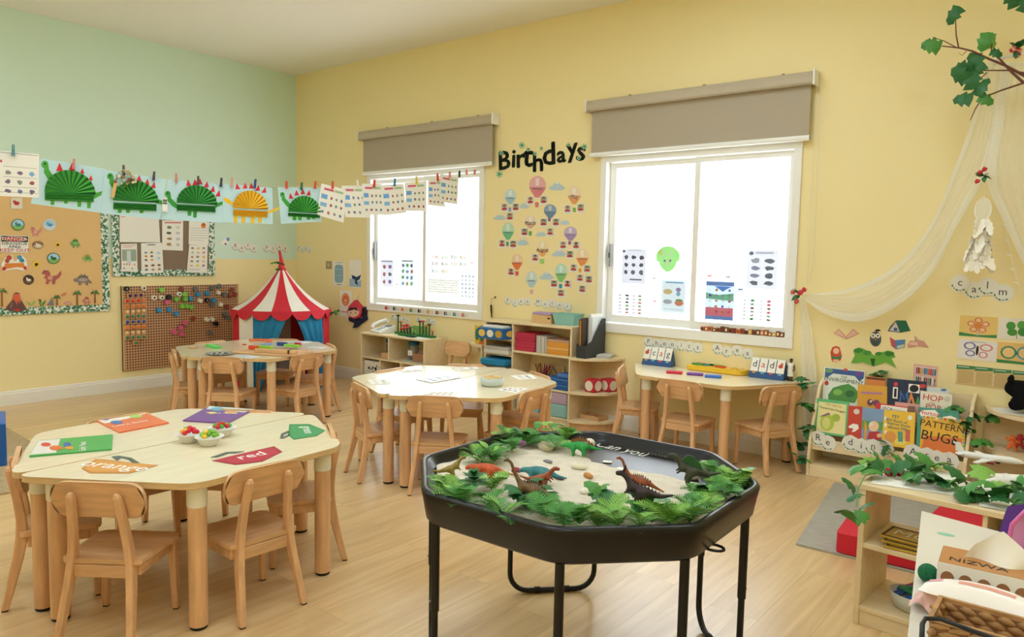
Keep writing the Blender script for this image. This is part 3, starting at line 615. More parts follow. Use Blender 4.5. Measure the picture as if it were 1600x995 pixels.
# ---------------------------------------------------------------- letter discs
M_LET = cm('4a4a4e'); M_DISC = cm('ecebe2', 0.7)
def disc(pl, ch, px_, py_, r, label, group, off=0.0005, scallop=False, tilt=0.0):
    a = pl.uv(px_, py_, off); n = 24; rr = r
    out = [(rr*(1+(0.05*math.cos(8*2*PI*k/n) if scallop else 0))*math.cos(2*PI*k/n), rr*(1+(0.05*math.cos(8*2*PI*k/n) if scallop else 0))*math.sin(2*PI*k/n)) for k in range(n)]
    m = MB(); m.prism(out, 0, 0.0018, M_DISC)
    for ang, c in ((200, '5f8f63'), (225, '8fb08c'), (250, '47744f'), (275, 'a9b99c'), (300, '6c9a70')):
        q = math.radians(ang); m.face([(x, y, 0.0021) for x, y in arc(rr*.78*math.cos(q), rr*.78*math.sin(q), rr*.17, rr*.09, 8, rot=q+1.2)], cm(c))
    o = m.obj('letter_disc'); o.matrix_world = pl.mat(a[0], a[1], off) @ Matrix.Rotation(tilt, 4, 'Z'); tag(o, label, 'letter disc', group)
    lettering(ch, rr*1.15, M_LET, o, TM(0, rr*0.12, 0.0023)); return o
def word(pl, text_, pts, r, where, **k):
    cnt = {}
    for (ch, x, y) in pts:
        cnt[ch] = cnt.get(ch, 0)+1
        nth = '' if sum(1 for q in pts if q[0] == ch) == 1 else ('first ' if cnt[ch] == 1 else 'second ' if cnt[ch] == 2 else 'third ')
        k['off'] = 0.0005+0.0026*(sum(cnt.values()) % 2)
        disc(pl, ch, x, y, r, 'white paper disc with %s%sletter %s of %s' % (nth, 'capital ' if ch.isupper() else '', ch, text_)+(' '+where if where else ''), 'letter discs of '+text_, **k)
def f5(x, y): return 340+x/6.667, 360+y/6.667
# the last four discs of the first word group are on the window wall
rp_l = [('R', *f5(185, 165)), ('o', *f5(250, 187)), ('l', *f5(315, 160)), ('e', *f5(378, 190)), ('P', *f5(512, 185)), ('l', *f5(577, 197)), ('a', *f5(643, 175)), ('y', *f5(705, 190))]
word(LEFT, 'Role Play', rp_l, 0.047, 'on the green wall')
word(BACK, 'Area', [('A', *f5(845, 183)), ('r', *f5(884, 200)), ('e', *f5(922, 186)), ('a', *f5(962, 202))], 0.034, 'above the tent on the yellow wall')
flat(LEFT, 'sticker', 'small white and blue rocket cutout on the green wall', 'sticker', [(344, 380), (348, 376), (353, 370.5), (359, 370), (359.5, 377), (355, 383), (350, 383), (346, 382)], cW, (), 0.0012, 0.0006, None, None, [([(353, 371.5), (358.5, 371), (358.5, 376), (355, 377)], cBl, 0), ([(350, 380), (354, 380), (353, 383.5)], cBk, 0)])
# ================================================================ washing line with cards
LA = Vector((2.79, -0.035, 2.118)); LB = depth_at(-70, 238, 4.35)
_d = (LA-LB); _d.z = 0
LINE = Plane(LB, _d, (0, 0, 1))                        # faces the camera side
if LINE.n.dot(CAM-LB) < 0: LINE = Plane(LA, -_d, (0, 0, 1))
lp = [(-70, 233), (20, 243), (62, 250), (115, 259), (193, 270), (262, 281), (345, 289), (398, 290), (447, 291), (500, 291), (560, 290), (616, 287), (650, 284), (690, 277), (728, 269)]
m = MB(); pts = [LINE.hit(x, y, -0.003) for x, y in lp]+[LA]; _k = (LB.y+7.39)/_d.y; pts = [LB-_d*_k+Vector((0, 0, .12))]+pts
m.tube(pts, 0.0016, cm('d8d2c0'), 6); tag(m.obj('washing_line'), 'thin pale string across the room carrying cards on pegs', 'string')
def LQ(l): return [(x, y) for x, y in l]
def dino_card(label, quad, fc, fr, ft, rect, neck, tail, legs, spikes, col, dk, off):
    a = [LINE.uv(x, y, off) for x, y in quad]; cx = sum(q[0] for q in a)/4; cy = sum(q[1] for q in a)/4
    t = thing('dinosaur_card', label, 'paper craft', (0, 0, 0)); t.matrix_world = LINE.mat(cx, cy, off); bpy.context.view_layer.update()
    def L(x, y): q = LINE.uv(x, y, off); return (q[0]-cx, q[1]-cy)
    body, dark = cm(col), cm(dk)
    MB().prism([(q[0]-cx, q[1]-cy) for q in a], 0, 0.0012, mat('pale_blue_card', hexc('bfe0e6'), 0.75)).obj('card', t)
    # pleated half-disc fan
    N = 26; c = L(*fc); m = MB(); rx = abs(L(fc[0]+fr, fc[1])[0]-c[0]); ry = abs(L(fc[0], fc[1]-ft)[1]-c[1])
    for i in range(N):
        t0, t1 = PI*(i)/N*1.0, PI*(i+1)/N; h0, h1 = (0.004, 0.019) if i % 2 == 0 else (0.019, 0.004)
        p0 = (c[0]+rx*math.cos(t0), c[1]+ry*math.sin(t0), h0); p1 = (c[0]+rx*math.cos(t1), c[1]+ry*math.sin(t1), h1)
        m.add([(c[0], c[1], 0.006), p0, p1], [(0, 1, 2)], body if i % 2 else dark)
    m.obj('fan_back', t)
    (x0, y0), (x1, y1) = rect; m = MB(); n = 6
    for i in range(n):
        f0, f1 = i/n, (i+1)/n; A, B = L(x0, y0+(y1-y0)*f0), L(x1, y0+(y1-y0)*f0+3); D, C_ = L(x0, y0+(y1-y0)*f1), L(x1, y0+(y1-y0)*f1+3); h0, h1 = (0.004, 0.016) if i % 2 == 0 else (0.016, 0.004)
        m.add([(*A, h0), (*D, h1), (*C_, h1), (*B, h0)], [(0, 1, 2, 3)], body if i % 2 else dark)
    m.obj('pleated_belly', t)
    if neck:
        (hx, hy), (bx, by), hr = neck; pts = [L(x, y) for x, y in arc(hx, hy, hr, hr*1.1, 10, PI*0.55, PI*1.9)]+[L(hx+hr*1.2, hy+hr*1.5), L(bx+hr*1.2, by-hr*.6), L(bx+hr, by+hr), L(bx-hr*.6, by), L(hx-hr*.3, hy+hr*2.2)]
        o = MB(); o.prism(pts, 0.0014, 0.0028, body); e = L(hx, hy-1); o.face([(x, y, 0.0032) for x, y in arc(e[0], e[1], 0.006, 0.006, 8)], cBk); o.obj('neck_and_head', t)
    for q in tail: MB().prism([L(*p_) for p_ in q], 0.0014, 0.0026, body).obj('tail', t)
    for x, ya, yb in legs: MB().prism([L(x-2.6, ya-2), L(x+3.2, ya-2), L(x+2.6, yb), L(x-3, yb)], 0.0014, 0.0026, body).obj('leg', t)
    for (x, y, s, r) in spikes:
        s *= 1.25; y -= 1.5
        q = [(x-s*.75, y+s*.8), (x+s*.75, y+s*.75), (x+s*r, y-s)]; MB().prism([L(*p_) for p_ in q], 0.0014, 0.0024, cm('d8303a')).obj('spike', t)
dino_card('green fan dinosaur on blue card, with widely spaced red spikes', [(63.8, 247), (165, 264), (158, 332.5), (48, 318)], (110, 302), 39, 36, ((70, 300), (146, 313)), ((70, 257), (80, 283), 5.5), [[(146, 302), (160, 298.5), (158, 305), (146, 311)]], [(82, 310, 320), (103, 310, 318), (124, 312, 323), (139, 313, 325)], [(93, 263, 6, 0), (112, 263, 6, .1), (128, 269, 4, .2), (141, 280, 4, .3)], '4aa63c', '1f6e33', 0.002)
dino_card('green fan dinosaur on blue card behind the dried-flower stick', [(163, 265), (259.5, 280), (250, 343), (158, 333)], (212.5, 315), 35, 33, ((177, 316), (244, 327)), ((172, 275.5), (182, 300), 4.8), [[(244, 310), (262, 317), (258, 320), (244, 318)]], [(187, 326, 332.5), (200, 326, 332.5), (221, 327, 333)], [(207, 280, 4.5, 0), (217, 280, 4.5, .1), (229, 286, 4.5, .3), (239, 291, 4.5, .4)], '3f9f38', '1a6430', 0.0062)
dino_card('green fan dinosaur on blue card with a tall row of spikes, two legs', [(263, 280), (349, 288), (348.5, 348), (250.5, 343)], (307.7, 318.5), 31, 29, ((276, 319), (336, 329)), ((262, 303), (272, 322), 4.5), [[(336, 318), (350, 314), (347, 320), (336, 325)]], [(296, 330, 337), (304.6, 330, 340)], [(295, 287.5, 4.5, -.3), (304.6, 286.5, 4.5, 0), (312.5, 285.5, 4.5, 0), (322, 290, 4.5, .3), (331.5, 297, 4.5, .4), (340, 304, 4.5, .5)], '3a9a3c', '176230', 0.002)
dino_card('yellow fan dinosaur on blue card', [(348, 287), (425.7, 293.7), (426, 350), (348, 347)], (391, 326), 27, 28, ((364, 327), (417, 337)), None, [[(349, 308), (356, 310), (365, 317), (362, 321), (350, 314)], [(418, 330), (437, 322.5), (434, 328), (418, 334)]], [(368, 338, 348), (380, 338, 348), (395, 338, 349), (406, 338, 348)], [(371.5, 293, 4.2, -.3), (383, 292, 4.2, 0), (392.5, 292, 4.2, 0), (402, 295.5, 4.2, .4), (412, 298.5, 4.2, .5)], 'f2c531', 'cf9420', 0.0062)
dino_card('small green fan dinosaur on blue card next to the worksheets', [(434, 292.5), (504, 293), (502, 346), (439, 349.5)], (475.5, 332), 25, 26, ((449.6, 332), (499, 337.6)), ((441, 304), (450, 322), 3.6), [], [(460, 338, 344), (468.5, 338, 344), (482, 338, 343), (490, 338, 342)], [(455, 308, 4, -.4), (463.5, 303, 4, -.1), (473, 301, 4, 0), (482, 303, 4, .2)], '41a53a', '1a6a30', 0.002)
bq = [cm('7db3de'), cm('6d7f9a'), cm('a8585a'), cm('8a8f86')]
def ws(label, q, off, i):
    pr = [R(.14, .1, .52, .17, cm('d7647f')), R(.56, .1, .9, .17, cm('a9c79a')), R(.06, .3, .3, .44, cm('6fa9de')), R(.06, .56, .3, .68, cm('86b9e2'))]+blobs(bq[1:]+[cm('6f9a6a')], .36, .28, .96, .7, 3, 2, .6, i)+blobs(bq[1:], .06, .74, .96, .94, 4, 1, .6, i+3)
    flat(LINE, 'worksheet', label, 'worksheet', [(480+x/5.714, 255+y/5.714) for x, y in q], M_PAPER, pr, 0.001, off, 'Dinosaur Dictionary worksheets on the line')
flat(LINE, 'worksheet', 'large Dinosaur Dictionary worksheet pegged next to the first fan dinosaur', 'worksheet', [(-40, 231), (61, 241), (61, 309), (-42, 304)], M_PAPER, [R(.02, .03, .98, .045, M_GREY), R(.02, .9, .98, .91, M_GREY), R(.25, .2, .42, .26, cm('c9647a')), R(.44, .33, .96, .34, M_GREY), R(.44, .56, .96, .57, M_GREY), R(.44, .78, .96, .79, M_GREY)]+blobs(bq+[cm('5f8a6a'), cm('7a6a8a')], .42, .37, .98, .98, 3, 3, .6, 11), 0.001, 0.004, 'Dinosaur Dictionary worksheets on the line')
for lb, q, off, i in [('tilted dinosaur worksheet overlapping the small green fan dinosaur', [(125, 180), (345, 235), (325, 530), (88, 462)], 0.012, 1), ('dinosaur worksheet under the white peg', [(305, 200), (498, 203), (565, 487), (338, 480)], 0.003, 2), ('dinosaur worksheet under the red peg by the window edge', [(488, 182), (668, 187), (690, 460), (500, 460)], 0.008, 3), ('dinosaur worksheet under the blue peg', [(655, 195), (862, 182), (885, 442), (690, 467)], 0.012, 4), ('dinosaur worksheet under the yellow peg', [(870, 172), (1060, 160), (1065, 430), (880, 426)], 0.003, 5), ('narrow dinosaur worksheet under the red peg on the window', [(1078, 150), (1200, 140), (1232, 392), (1075, 372)], 0.003, 6), ('last dinosaur worksheet on the line, under the pink peg', [(1188, 95), (1352, 125), (1340, 368), (1185, 345)], 0.010, 7)]: ws(lb, q, off, i)
pegs = [(20.5, 235, '2d8a94', 'teal', 9), (115, 256, 'd98a86', 'pink', 8), (193, 267, '5a3a48', 'plum', 9), (240, 275, '5a4658', 'purple', 7), (275, 278, 'e0a090', 'pink', 7), (309, 282, '6a4a4c', 'brown', 7), (345, 285, '4f4550', 'dark grey', 7), (362, 285, 'e2aa98', 'pale pink', 7), (398, 287, '2c4f92', 'navy', 7), (447, 289, 'e2583a', 'orange', 6), (470.6, 291, '2c6e52', 'green', 6), (491.8, 289, 'e2603c', 'orange', 6), (519, 289, 'e5633f', 'orange', 6), (558, 287, 'efece2', 'white', 6), (584, 287, 'd8413c', 'red', 6), (616, 285, '3a8fb0', 'blue', 6), (650, 282, 'e8cf5a', 'yellow', 6), (683, 277, 'd8413c', 'red', 6), (702, 273, 'e2a0a0', 'pink', 5), (717, 272, '2c4a34', 'dark green', 5), (728, 269, 'e59a94', 'pink', 4), (741, 269, 'e2888a', 'pink', 4)]
pegwhere = ['on the big worksheet', 'on the first fan dinosaur', 'holding the dried-flower stick', 'on the card beside the flower stick', 'at the edge of the two-legged dinosaur card', 'above the two-legged dinosaur', 'between two-legged and yellow dinosaurs', 'at the edge of the yellow dinosaur card', 'above the yellow dinosaur', 'at the left spike of the small green dinosaur', 'above the small green dinosaur', 'between small green dinosaur and tilted worksheet', 'on the tilted worksheet', 'on a worksheet', 'on the worksheet at the window edge', 'on a worksheet', 'on a worksheet', 'on the narrow worksheet', 'on the last worksheet', 'after the last worksheet', 'on the bare end of the string, upright', 'on the bare end of the string, by the hook']
for (x, y, c, nm, hpx), wh in zip(pegs, pegwhere):
    a = LINE.uv(x, y, 0.012); k = LINE.uv(x, y-hpx, .012)[1]-a[1]; m = MB(); cc = cm(c, 0.5)
    for s in (-1, 1): m.add([(s*0.001, -k, 0.002), (s*0.008, -k, 0.002), (s*0.006, k, 0.002), (s*0.0015, k, 0.002), (s*0.001, -k, 0.015), (s*0.008, -k, 0.015), (s*0.006, k, 0.015), (s*0.0015, k, 0.015)], [(0, 1, 2, 3), (4, 5, 6, 7), (0, 1, 5, 4), (1, 2, 6, 5), (2, 3, 7, 6), (3, 0, 4, 7)], cc)
    m.tube([(-0.007, 0, 0.0085), (0.007, 0, 0.0085)], 0.003, cm('8c8c8c', 0.3, metal=0.8), 6)
    o = m.obj('clothes_peg'); o.matrix_world = LINE.mat(a[0], a[1], 0.012) @ Matrix.Rotation(random.uniform(-.12, .12), 4, 'Z'); tag(o, '%s clothes peg %s' % (nm, wh), 'clothes peg', 'pegs on the washing line')
# dried-flower craft stick
a = LINE.uv(196, 290, .03); t = thing('flower_stick', 'dried-flower craft on a wooden stick hanging on the line', 'craft'); t.matrix_world = LINE.mat(a[0], a[1], 0.032)
MB().lohi((-0.07, -0.095, -0.002), (-0.05, 0.01, 0.002), cm('d9b070')).obj('stick', t).rotation_euler = (0, 0, -0.2)
rr = random.Random(4); m = MB()
for i in range(46):
    q = rr.uniform(0, 2*PI); r_ = 0.055*math.sqrt(rr.random()); m.ball((r_*math.cos(q)*1.2, 0.045+r_*math.sin(q), rr.uniform(-.004, .014)), rr.uniform(.005, .011), cm(rr.choice(['d8cfa8', '8f8f5c', 'c9b98a', '6f7a4a', 'e6dfc4', '8a5a48', 'a8a878'])), 6, 4)
m.obj('flower_head', t)['kind'] = 'stuff'
a = LINE.uv(258, 320, .03); o = MB(); o.lohi((-.016, -.045, 0), (.016, .045, .001), M_PAPER)
for i, c in enumerate(['4a5a48', '7a8a6a', '3a3a38']): o.lohi((-.013, .005+.011*i, .0012), (.013, .014+.011*i, .0015), cm(c))
o = o.obj('paper_tag'); o.matrix_world = LINE.mat(a[0], a[1], 0.025); tag(o, 'small white tag with dark pictures hanging between two dinosaur cards', 'tag')
# ================================================================ circus tent
TC = Vector((0.74, -0.70, 0)); TR, TE, TP = 0.482, 0.775, 1.185
tr, tw, tb = mat('red_tent_fabric', hexc('cf2a3a'), 0.7, var=0.08, vscale=5), mat('white_tent_fabric', hexc('e9e4da'), 0.75, var=0.05, vscale=5), mat('blue_tent_fabric', hexc('1f7fae'), 0.6, var=0.12, vscale=5)
tn = thing('play_tent', 'red and white striped circus play tent with blue curtain doors', 'tent', TC); NG = 16
view = math.atan2(CAM.y-TC.y, CAM.x-TC.x); A0 = view-PI/NG     # a red gore faces the room
def tp(a, r, z): return (r*math.cos(a), r*math.sin(a), z)
for g in range(NG):
    a0, a1 = A0+2*PI*g/NG, A0+2*PI*(g+1)/NG; col = tr if g % 2 == 0 else tw
    m = MB(); nz = 8
    def roof(u, v):
        a = a0+(a1-a0)*u; k = v; r = TR*(1-k)+0.022*k; z = TE+(TP-TE)*k-0.055*math.sin(PI*k); ch = math.cos(PI/NG)/math.cos((a-(a0+a1)/2)); return tp(a, r*ch, z)
    m.grid(roof, 3, nz, col); m.obj('roof_gore', tn)
    m = MB(); k = 7; vs = [tp(a0+(a1-a0)*i/k, (TR+0.006)*math.cos(PI/NG)/math.cos(a0+(a1-a0)*i/k-(a0+a1)/2), TE+0.004) for i in range(k+1)]+[tp(a0+(a1-a0)*i/k, (TR+0.014)*math.cos(PI/NG)/math.cos(a0+(a1-a0)*i/k-(a0+a1)/2), TE-0.022-0.062*math.sin(PI*i/k)**0.7) for i in range(k+1)]
    m.add(vs, [(i, i+1, k+2+i, k+1+i) for i in range(k)], tr, None, True); m.obj('scallop', tn)
    d = ((g+8) % NG)-8                                    # 0 is the gore facing the room
    if d in (-1, 0, 1, 2): continue
    m = MB(); m.add([tp(a0, TR-0.012, 0.01), tp(a1, TR-0.012, 0.01), tp(a1, TR-0.012, TE), tp(a0, TR-0.012, TE)], [(0, 1, 2, 3)], tw if g % 2 == 0 else tr)
    m.obj('wall_panel', tn)
for s, gl, gr in ((-1, -1, 1), (1, 1, 3)):                # curtains gathered to each side
    m = MB(); b0, b1 = A0+2*PI*gl/NG, A0+2*PI*gr/NG; inner0 = b1 if s < 0 else b0; outer0 = b0 if s < 0 else b1
    def cur(u, v):
        w = 1-0.80*(v**0.75); a = outer0+(inner0-outer0)*u*w; r = TR-0.02+0.012*math.sin(u*22+v*3)*min(1, v*3); return tp(a, r, TE-0.01-v*(TE-0.02))
    m.grid(cur, 26, 14, tb); m.obj('curtain', tn)
m = MB(); m.tube([(0, 0, TP-0.01), (-0.015, 0.01, TP+0.06), (-0.03, 0.012, TP+0.11), (-0.045, 0.01, TP+0.165)], [0.035, 0.02, 0.014, 0.012], tr, 8); m.lathe([(0.03, TP-0.05), (0.05, TP-0.02), (0.028, TP+0.01)], tr, 12); m.obj('peak_ribbon', tn)
def leaf_mesh(w, l, m, lobes=False, name='leaf', curl=0.15):
    """flat-lying leaf along +x with a raised mid rib and drooping tip"""
    mb = MB(); N = 6; prof = [0.05, 0.55, 0.95, 1.0, 0.8, 0.45, 0.02] if not lobes else [0.1, 0.95, 0.62, 1.0, 0.55, 0.6, 0.02]
    vs = []
    for i in range(N+1):
        x = l*i/N; z = l*0.12*math.sin(PI*i/N)-curl*l*(i/N)**2; h = w/2*prof[i]; bk = l*0.1 if lobes and i in (1, 3) else 0
        vs += [(x-bk, -h, z-h*0.25), (x, 0, z), (x-bk, h, z-h*0.25)]
    mb.add(vs, [(3*i+j, 3*i+3+j, 3*i+4+j, 3*i+1+j) for i in range(N) for j in range(2)], m, None, True); return mb.mesh(name)
GL = [mat('leaf_green_dark', hexc('2f6b38'), 0.45, var=0.25, vscale=14), mat('leaf_green_mid', hexc('4d8f3f'), 0.45, var=0.25, vscale=14), mat('leaf_green_light', hexc('82b552'), 0.5, var=0.2, vscale=14)]
LEAF = {k: leaf_mesh(0.55, 1.0, GL[k]) for k in range(3)}; LOBE = {k: leaf_mesh(0.9, 1.0, GL[k], True) for k in range(3)}
def put_leaf(parent, me, loc, s, rx=0, ry=0, rz=0, name='leaf'):
    o = bpy.data.objects.new(name, me); COL.objects.link(o); o.parent = parent; o.location = loc; o.scale = (s, s, s); o.rotation_euler = (rx, ry, rz); return o
def sprig(label, loc, leaves, group, me=LOBE, s=0.05, spread=0.05, cat='leaf sprig'):
    t = thing('leaf_sprig', label, cat, loc, 0, group); rn_ = random.Random(len(label)*7+int(loc[0]*100))
    st = MB().tube([(0, 0, 0), (spread*.3, 0, spread*.3), (spread*.6, spread*.2, spread*.3)], 0.0018, GL[0], 5).obj('stem', t)
    for i in range(leaves): put_leaf(t, me[rn_.choice((0, 0, 1))], (rn_.uniform(-1, 1)*spread, rn_.uniform(-1, 1)*spread*.6, rn_.uniform(0, 1)*spread), s*rn_.uniform(.8, 1.25), rn_.uniform(-.8, .8), rn_.uniform(-.7, .9), rn_.uniform(0, 6.28))
    return t
sprig('green leaf sprig tied round the tent peak', TC+Vector((0.03, -0.05, TP-0.03)), 6, None, LEAF, 0.07, 0.075)
sprig('green leaf sprig at the tent eave on the window side', TC+Vector((0.42, 0.33, TE-0.05)), 5, None, LEAF, 0.06, 0.05)
# ================================================================ window wall: words, posters, birthdays
def fz(ox, oy, k): return lambda x, y: (ox+x/k, oy+y/k)
g = fz(555, 470, 7.655); word(BACK, 'Maths', [('M', *g(450, 192)), ('a', *g(498, 212)), ('t', *g(540, 226)), ('h', *g(582, 226)), ('s', *g(622, 238))], 0.032, 'over the cubby shelf')
word(BACK, 'Maths Area', [('A', *g(758, 222)), ('r', *g(812, 244)), ('e', *g(882, 230)), ('a', *g(936, 254))], 0.032, 'over the cubby shelf')
g = fz(770, 340, 6.635); word(BACK, 'Fine', [('F', *g(155, 862)), ('i', *g(232, 885)), ('n', *g(295, 870)), ('e', *g(362, 872))], 0.036, 'over the tall shelf')
word(BACK, 'Motor', [('M', *g(468, 880)), ('o', *g(545, 900)), ('t', *g(617, 888)), ('o', *g(693, 910)), ('r', *g(775, 925))], 0.038, 'over the tall shelf')
g = fz(995, 520, 6.27); word(BACK, 'Phonics', [('P', *g(115, 88)), ('h', *g(195, 105)), ('o', *g(272, 110)), ('n', *g(350, 118)), ('i', *g(437, 125)), ('c', *g(515, 135)), ('s', *g(598, 148))], 0.042, 'over the phonics table', scallop=True)
word(BACK, 'Phonics Area', [('A', *g(790, 155)), ('r', *g(880, 185)), ('e', *g(985, 175)), ('a', *g(1085, 205))], 0.042, 'over the phonics table', scallop=True)
word(BACK, 'calm', [('c', 1500, 443), ('a', 1522, 453.5), ('l', 1543, 447.7), ('m', 1567, 457.8)], 0.052, 'above the flower poster')
# posters by the tent
g = fz(340, 360, 6.667)
flat(BACK, 'wall_plate', 'beige metal switch plate on the yellow wall by the posters', 'switch plate', [g(1135, 318), g(1188, 318), g(1188, 400), g(1135, 398)], cm('a89a74', 0.4), [R(.3, .3, .7, .7, cm('c9bf9c', 0.4))], 0.008)
sheet(BACK, 'poster', 'white poster with a tall blue rounded lozenge', 'poster', g(1203, 318), g(1328, 585), M_PAPER, [P_(round_poly([(.14, .14), (.86, .14), (.86, .86), (.14, .86)], .2, 4), cm('8fb4c4')), R(.2, .3, .8, .34, cm('a9c6d0')), R(.2, .55, .8, .58, cm('a9c6d0')), R(.3, .92, .7, .94, M_INK), R(.2, .05, .8, .07, M_GREY)])
sheet(BACK, 'poster', 'poster of a dark whale tail above pale blue sea', 'poster', g(1372, 305), g(1500, 598), M_PAPER, [P_([(.02, .7), (.3, .66), (.6, .8), (.98, .7), (.98, .98), (.02, .98)], cm('9fc0dc')), P_([(.2, .55), (.45, .58), (.6, .62), (.98, .52), (.85, .7), (.65, .75), (.72, .92), (.5, .85), (.48, .72), (.25, .68)], cm('26406c'), 1)])
sheet(BACK, 'poster', 'poster of a blurred orange lion face', 'poster', g(1275, 620), g(1408, 905), M_PAPER, [E(.45, .35, .33, .26, cm('eda276')), E(.45, .36, .24, .19, cm('e0784a')), E(.45, .42, .1, .1, cm('f0c29a'), 1), E(.45, .44, .04, .03, M_INK, 1), R(.08, .8, .95, .84, cPk)])
t = thing('hanging_doll', 'red-hooded felt doll with dark patterned scarf hanging by the window', 'doll'); a = BACK.uv(557.5, 483, .01); t.matrix_world = BACK.mat(a[0], a[1], 0.002); bpy.context.view_layer.update()
def L(x, y): q = BACK.uv(x, y, .01); return (q[0]-a[0], q[1]-a[1])
h = fz(500, 430, 3.685)
MB().prism([L(*h(x, y)) for x, y in [(215, 140), (248, 180), (252, 215), (240, 240), (210, 250), (180, 238), (168, 210), (180, 175)]], 0.001, 0.04, cm('d8475a', 0.8)).obj('hood', t, 0.008)
fc = MB(); fc.prism([L(*h(x, y)) for x, y in arc(208, 212, 32, 28, 16)], 0.04, 0.048, cm('f0cdb0')); fc.prism([L(*h(x, y)) for x, y in [(178, 205), (190, 186), (225, 184), (240, 205), (215, 196)]], 0.047, 0.05, cm('3a2a26'))
for ex in (195, 222): fc.face([(*L(*h(x, y)), 0.0485) for x, y in arc(ex, 215, 3, 4, 8)[::-1]], cBk)
fc.obj('face', t)
MB().prism([L(*h(x, y)) for x, y in [(170, 242), (240, 250), (272, 232), (275, 255), (245, 275), (215, 300), (195, 304), (205, 275), (175, 262)]], 0.001, 0.028, mat('dark_patchwork', hexc('2b2f4c'), 0.85, var=0.5, vscale=60)).obj('scarf', t, 0.004)
MB().prism([L(*h(x, y)) for x, y in [(250, 195), (262, 180), (272, 200), (270, 235), (250, 240)]], 0.001, 0.03, cm('24242e')).obj('hair', t, 0.004)
MB().tube([(*L(*h(215, 142)), .02), (*L(*h(222, 115)), .004)], 0.003, cm('d9d4c4'), 6).obj('hanging_loop', t)
# number cards on the frame of the first window
FR = Plane((0, -0.0186, 0), (1, 0, 0), (0, 0, 1)); g = fz(560, 400, 7.27)
for i, (c, x) in enumerate(zip(['c8384a', '3a3c44', 'e0703a', '3f8a58', '33343c', 'e2a63a', '8f3038', '2f3038', '3a7f8c', 'd9523c'], (342, 432, 525, 622, 715, 815, 918, 1013, 1115, 1212))):
    y = 590+(x-342)*0.094
    o = sheet(FR, 'number_card', 'small %s card reading %s stuck on the window frame' % (['red', 'black', 'orange', 'green', 'black', 'yellow', 'dark red', 'black', 'teal', 'red'][i], ['one', 'two', 'three', 'four', 'five', 'six', 'seven', 'eight', 'nine', 'ten'][i]), 'number card', g(x-42, y-25), g(x+42, y+25), M_PAPER, [R(.03, .06, .42, .94, cm(c))]+blobs([cm(c), M_GREY], .46, .1, .98, .9, min(3, i//3+2), 2, .6, i), group='number cards on the window frame')
    lettering(str(i+1), 0.032, cW, o, TM(-0.021, 0, 0.0028))
# things stuck on the glass: thin paper that lets the daylight through
def thin(h):
    nm = 'thin_'+h
    if nm in MATS: return MATS[nm]
    m = bpy.data.materials.new(nm); m.use_nodes = True; nt = m.node_tree; nt.nodes.remove(nt.nodes['Principled BSDF']); c = tuple(srgb(x) for x in hexc(h))+(1,)
    d = nt.nodes.new('ShaderNodeBsdfDiffuse'); d.inputs[0].default_value = c; tt = nt.nodes.new('ShaderNodeBsdfTranslucent'); tt.inputs[0].default_value = c; mx = nt.nodes.new('ShaderNodeMixShader'); mx.inputs[0].default_value = 0.36
    nt.links.new(d.outputs[0], mx.inputs[1]); nt.links.new(tt.outputs[0], mx.inputs[2]); nt.links.new(mx.outputs[0], nt.nodes['Material Output'].inputs[0]); MATS[nm] = m; return m
tP, tG, tD, tB = thin('f2f2f0'), thin('b9bcc4'), thin('83868f'), thin('9cc4e6')
GLb = Plane((0, 0.0555, 0), (1, 0, 0), (0, 0, 1)); GRb = Plane((0, 0.0225, 0), (1, 0, 0), (0, 0, 1))
tc_ = [thin(h) for h in ('d98a8a', '8fbf8a', '8fb4d8', 'e0c070', 'a890b8', '7f8a90')]
def poster(pl, label, tl, br, base, pr): return sheet(pl, 'window_poster', label, 'poster', tl, br, base, pr, 0.0006, 0.0004)
g = fz(560, 400, 7.27)
poster(GLb, 'pale shape chart on the tent-side window', g(250, 40), g(398, 352), thin('e6e8ee'), [R(.1, .03, .9, .08, tG)]+blobs([tc_[0], tc_[4], tD], .1, .12, .95, .95, 2, 3, .7, 3))
poster(GLb, 'colourful picture chart on the tent-side window', g(480, 38), g(632, 358), thin('eaf0f2'), [R(.1, .03, .9, .07, tD)]+blobs(tc_, .03, .1, .98, .98, 3, 4, .8, 5))
poster(GRb, 'pale number square on the tent-side window', g(1155, 190), g(1330, 500), thin('eef2f6'), blobs([tG, thin('cdd8e2')], .05, .05, .95, .95, 4, 6, .6, 6))
poster(GRb, 'dotted counting grid on the tent-side window', g(790, 252), g(1142, 436), tP, blobs([tD, tG], .01, .02, .99, .98, 20, 6, .4, 7, 'r'))
nums = [(865, 10), (975, 12), (1080, 14), (1185, 16), (865, 85), (975, 88), (1080, 90), (1185, 92), (865, 172), (975, 175)]
for i, (x, y) in enumerate(nums):
    o = poster(GRb, 'pastel card reading %s on the window glass' % ['one', 'two', 'three', 'four', 'five', 'six', 'seven', 'eight', 'nine', 'ten'][i], g(x-38, y-26), g(x+42, y+26), tP, blobs([tc_[i % 6]], .5, .2, .98, .8, 2, 2, .8, i)); lettering(str(i+1), 0.05, tc_[i % 6], o, TM(-0.025, 0, 0.0012)); o['group'] = 'number cards on the glass'
def bug(pl, label, c, s, col):
    x, y = c; q = [(-1, -.9), (-.15, -.2), (0, -.5), (.15, -.2), (1, -.8), (.7, .1), (.9, .8), (.15, .3), (0, .6), (-.15, .3), (-.8, .8), (-.7, .1)]
    flat(pl, 'window_sticker', label, 'sticker', [(x+a*s, y+b*s) for a, b in q], col, (), 0.0004, 0.0004)
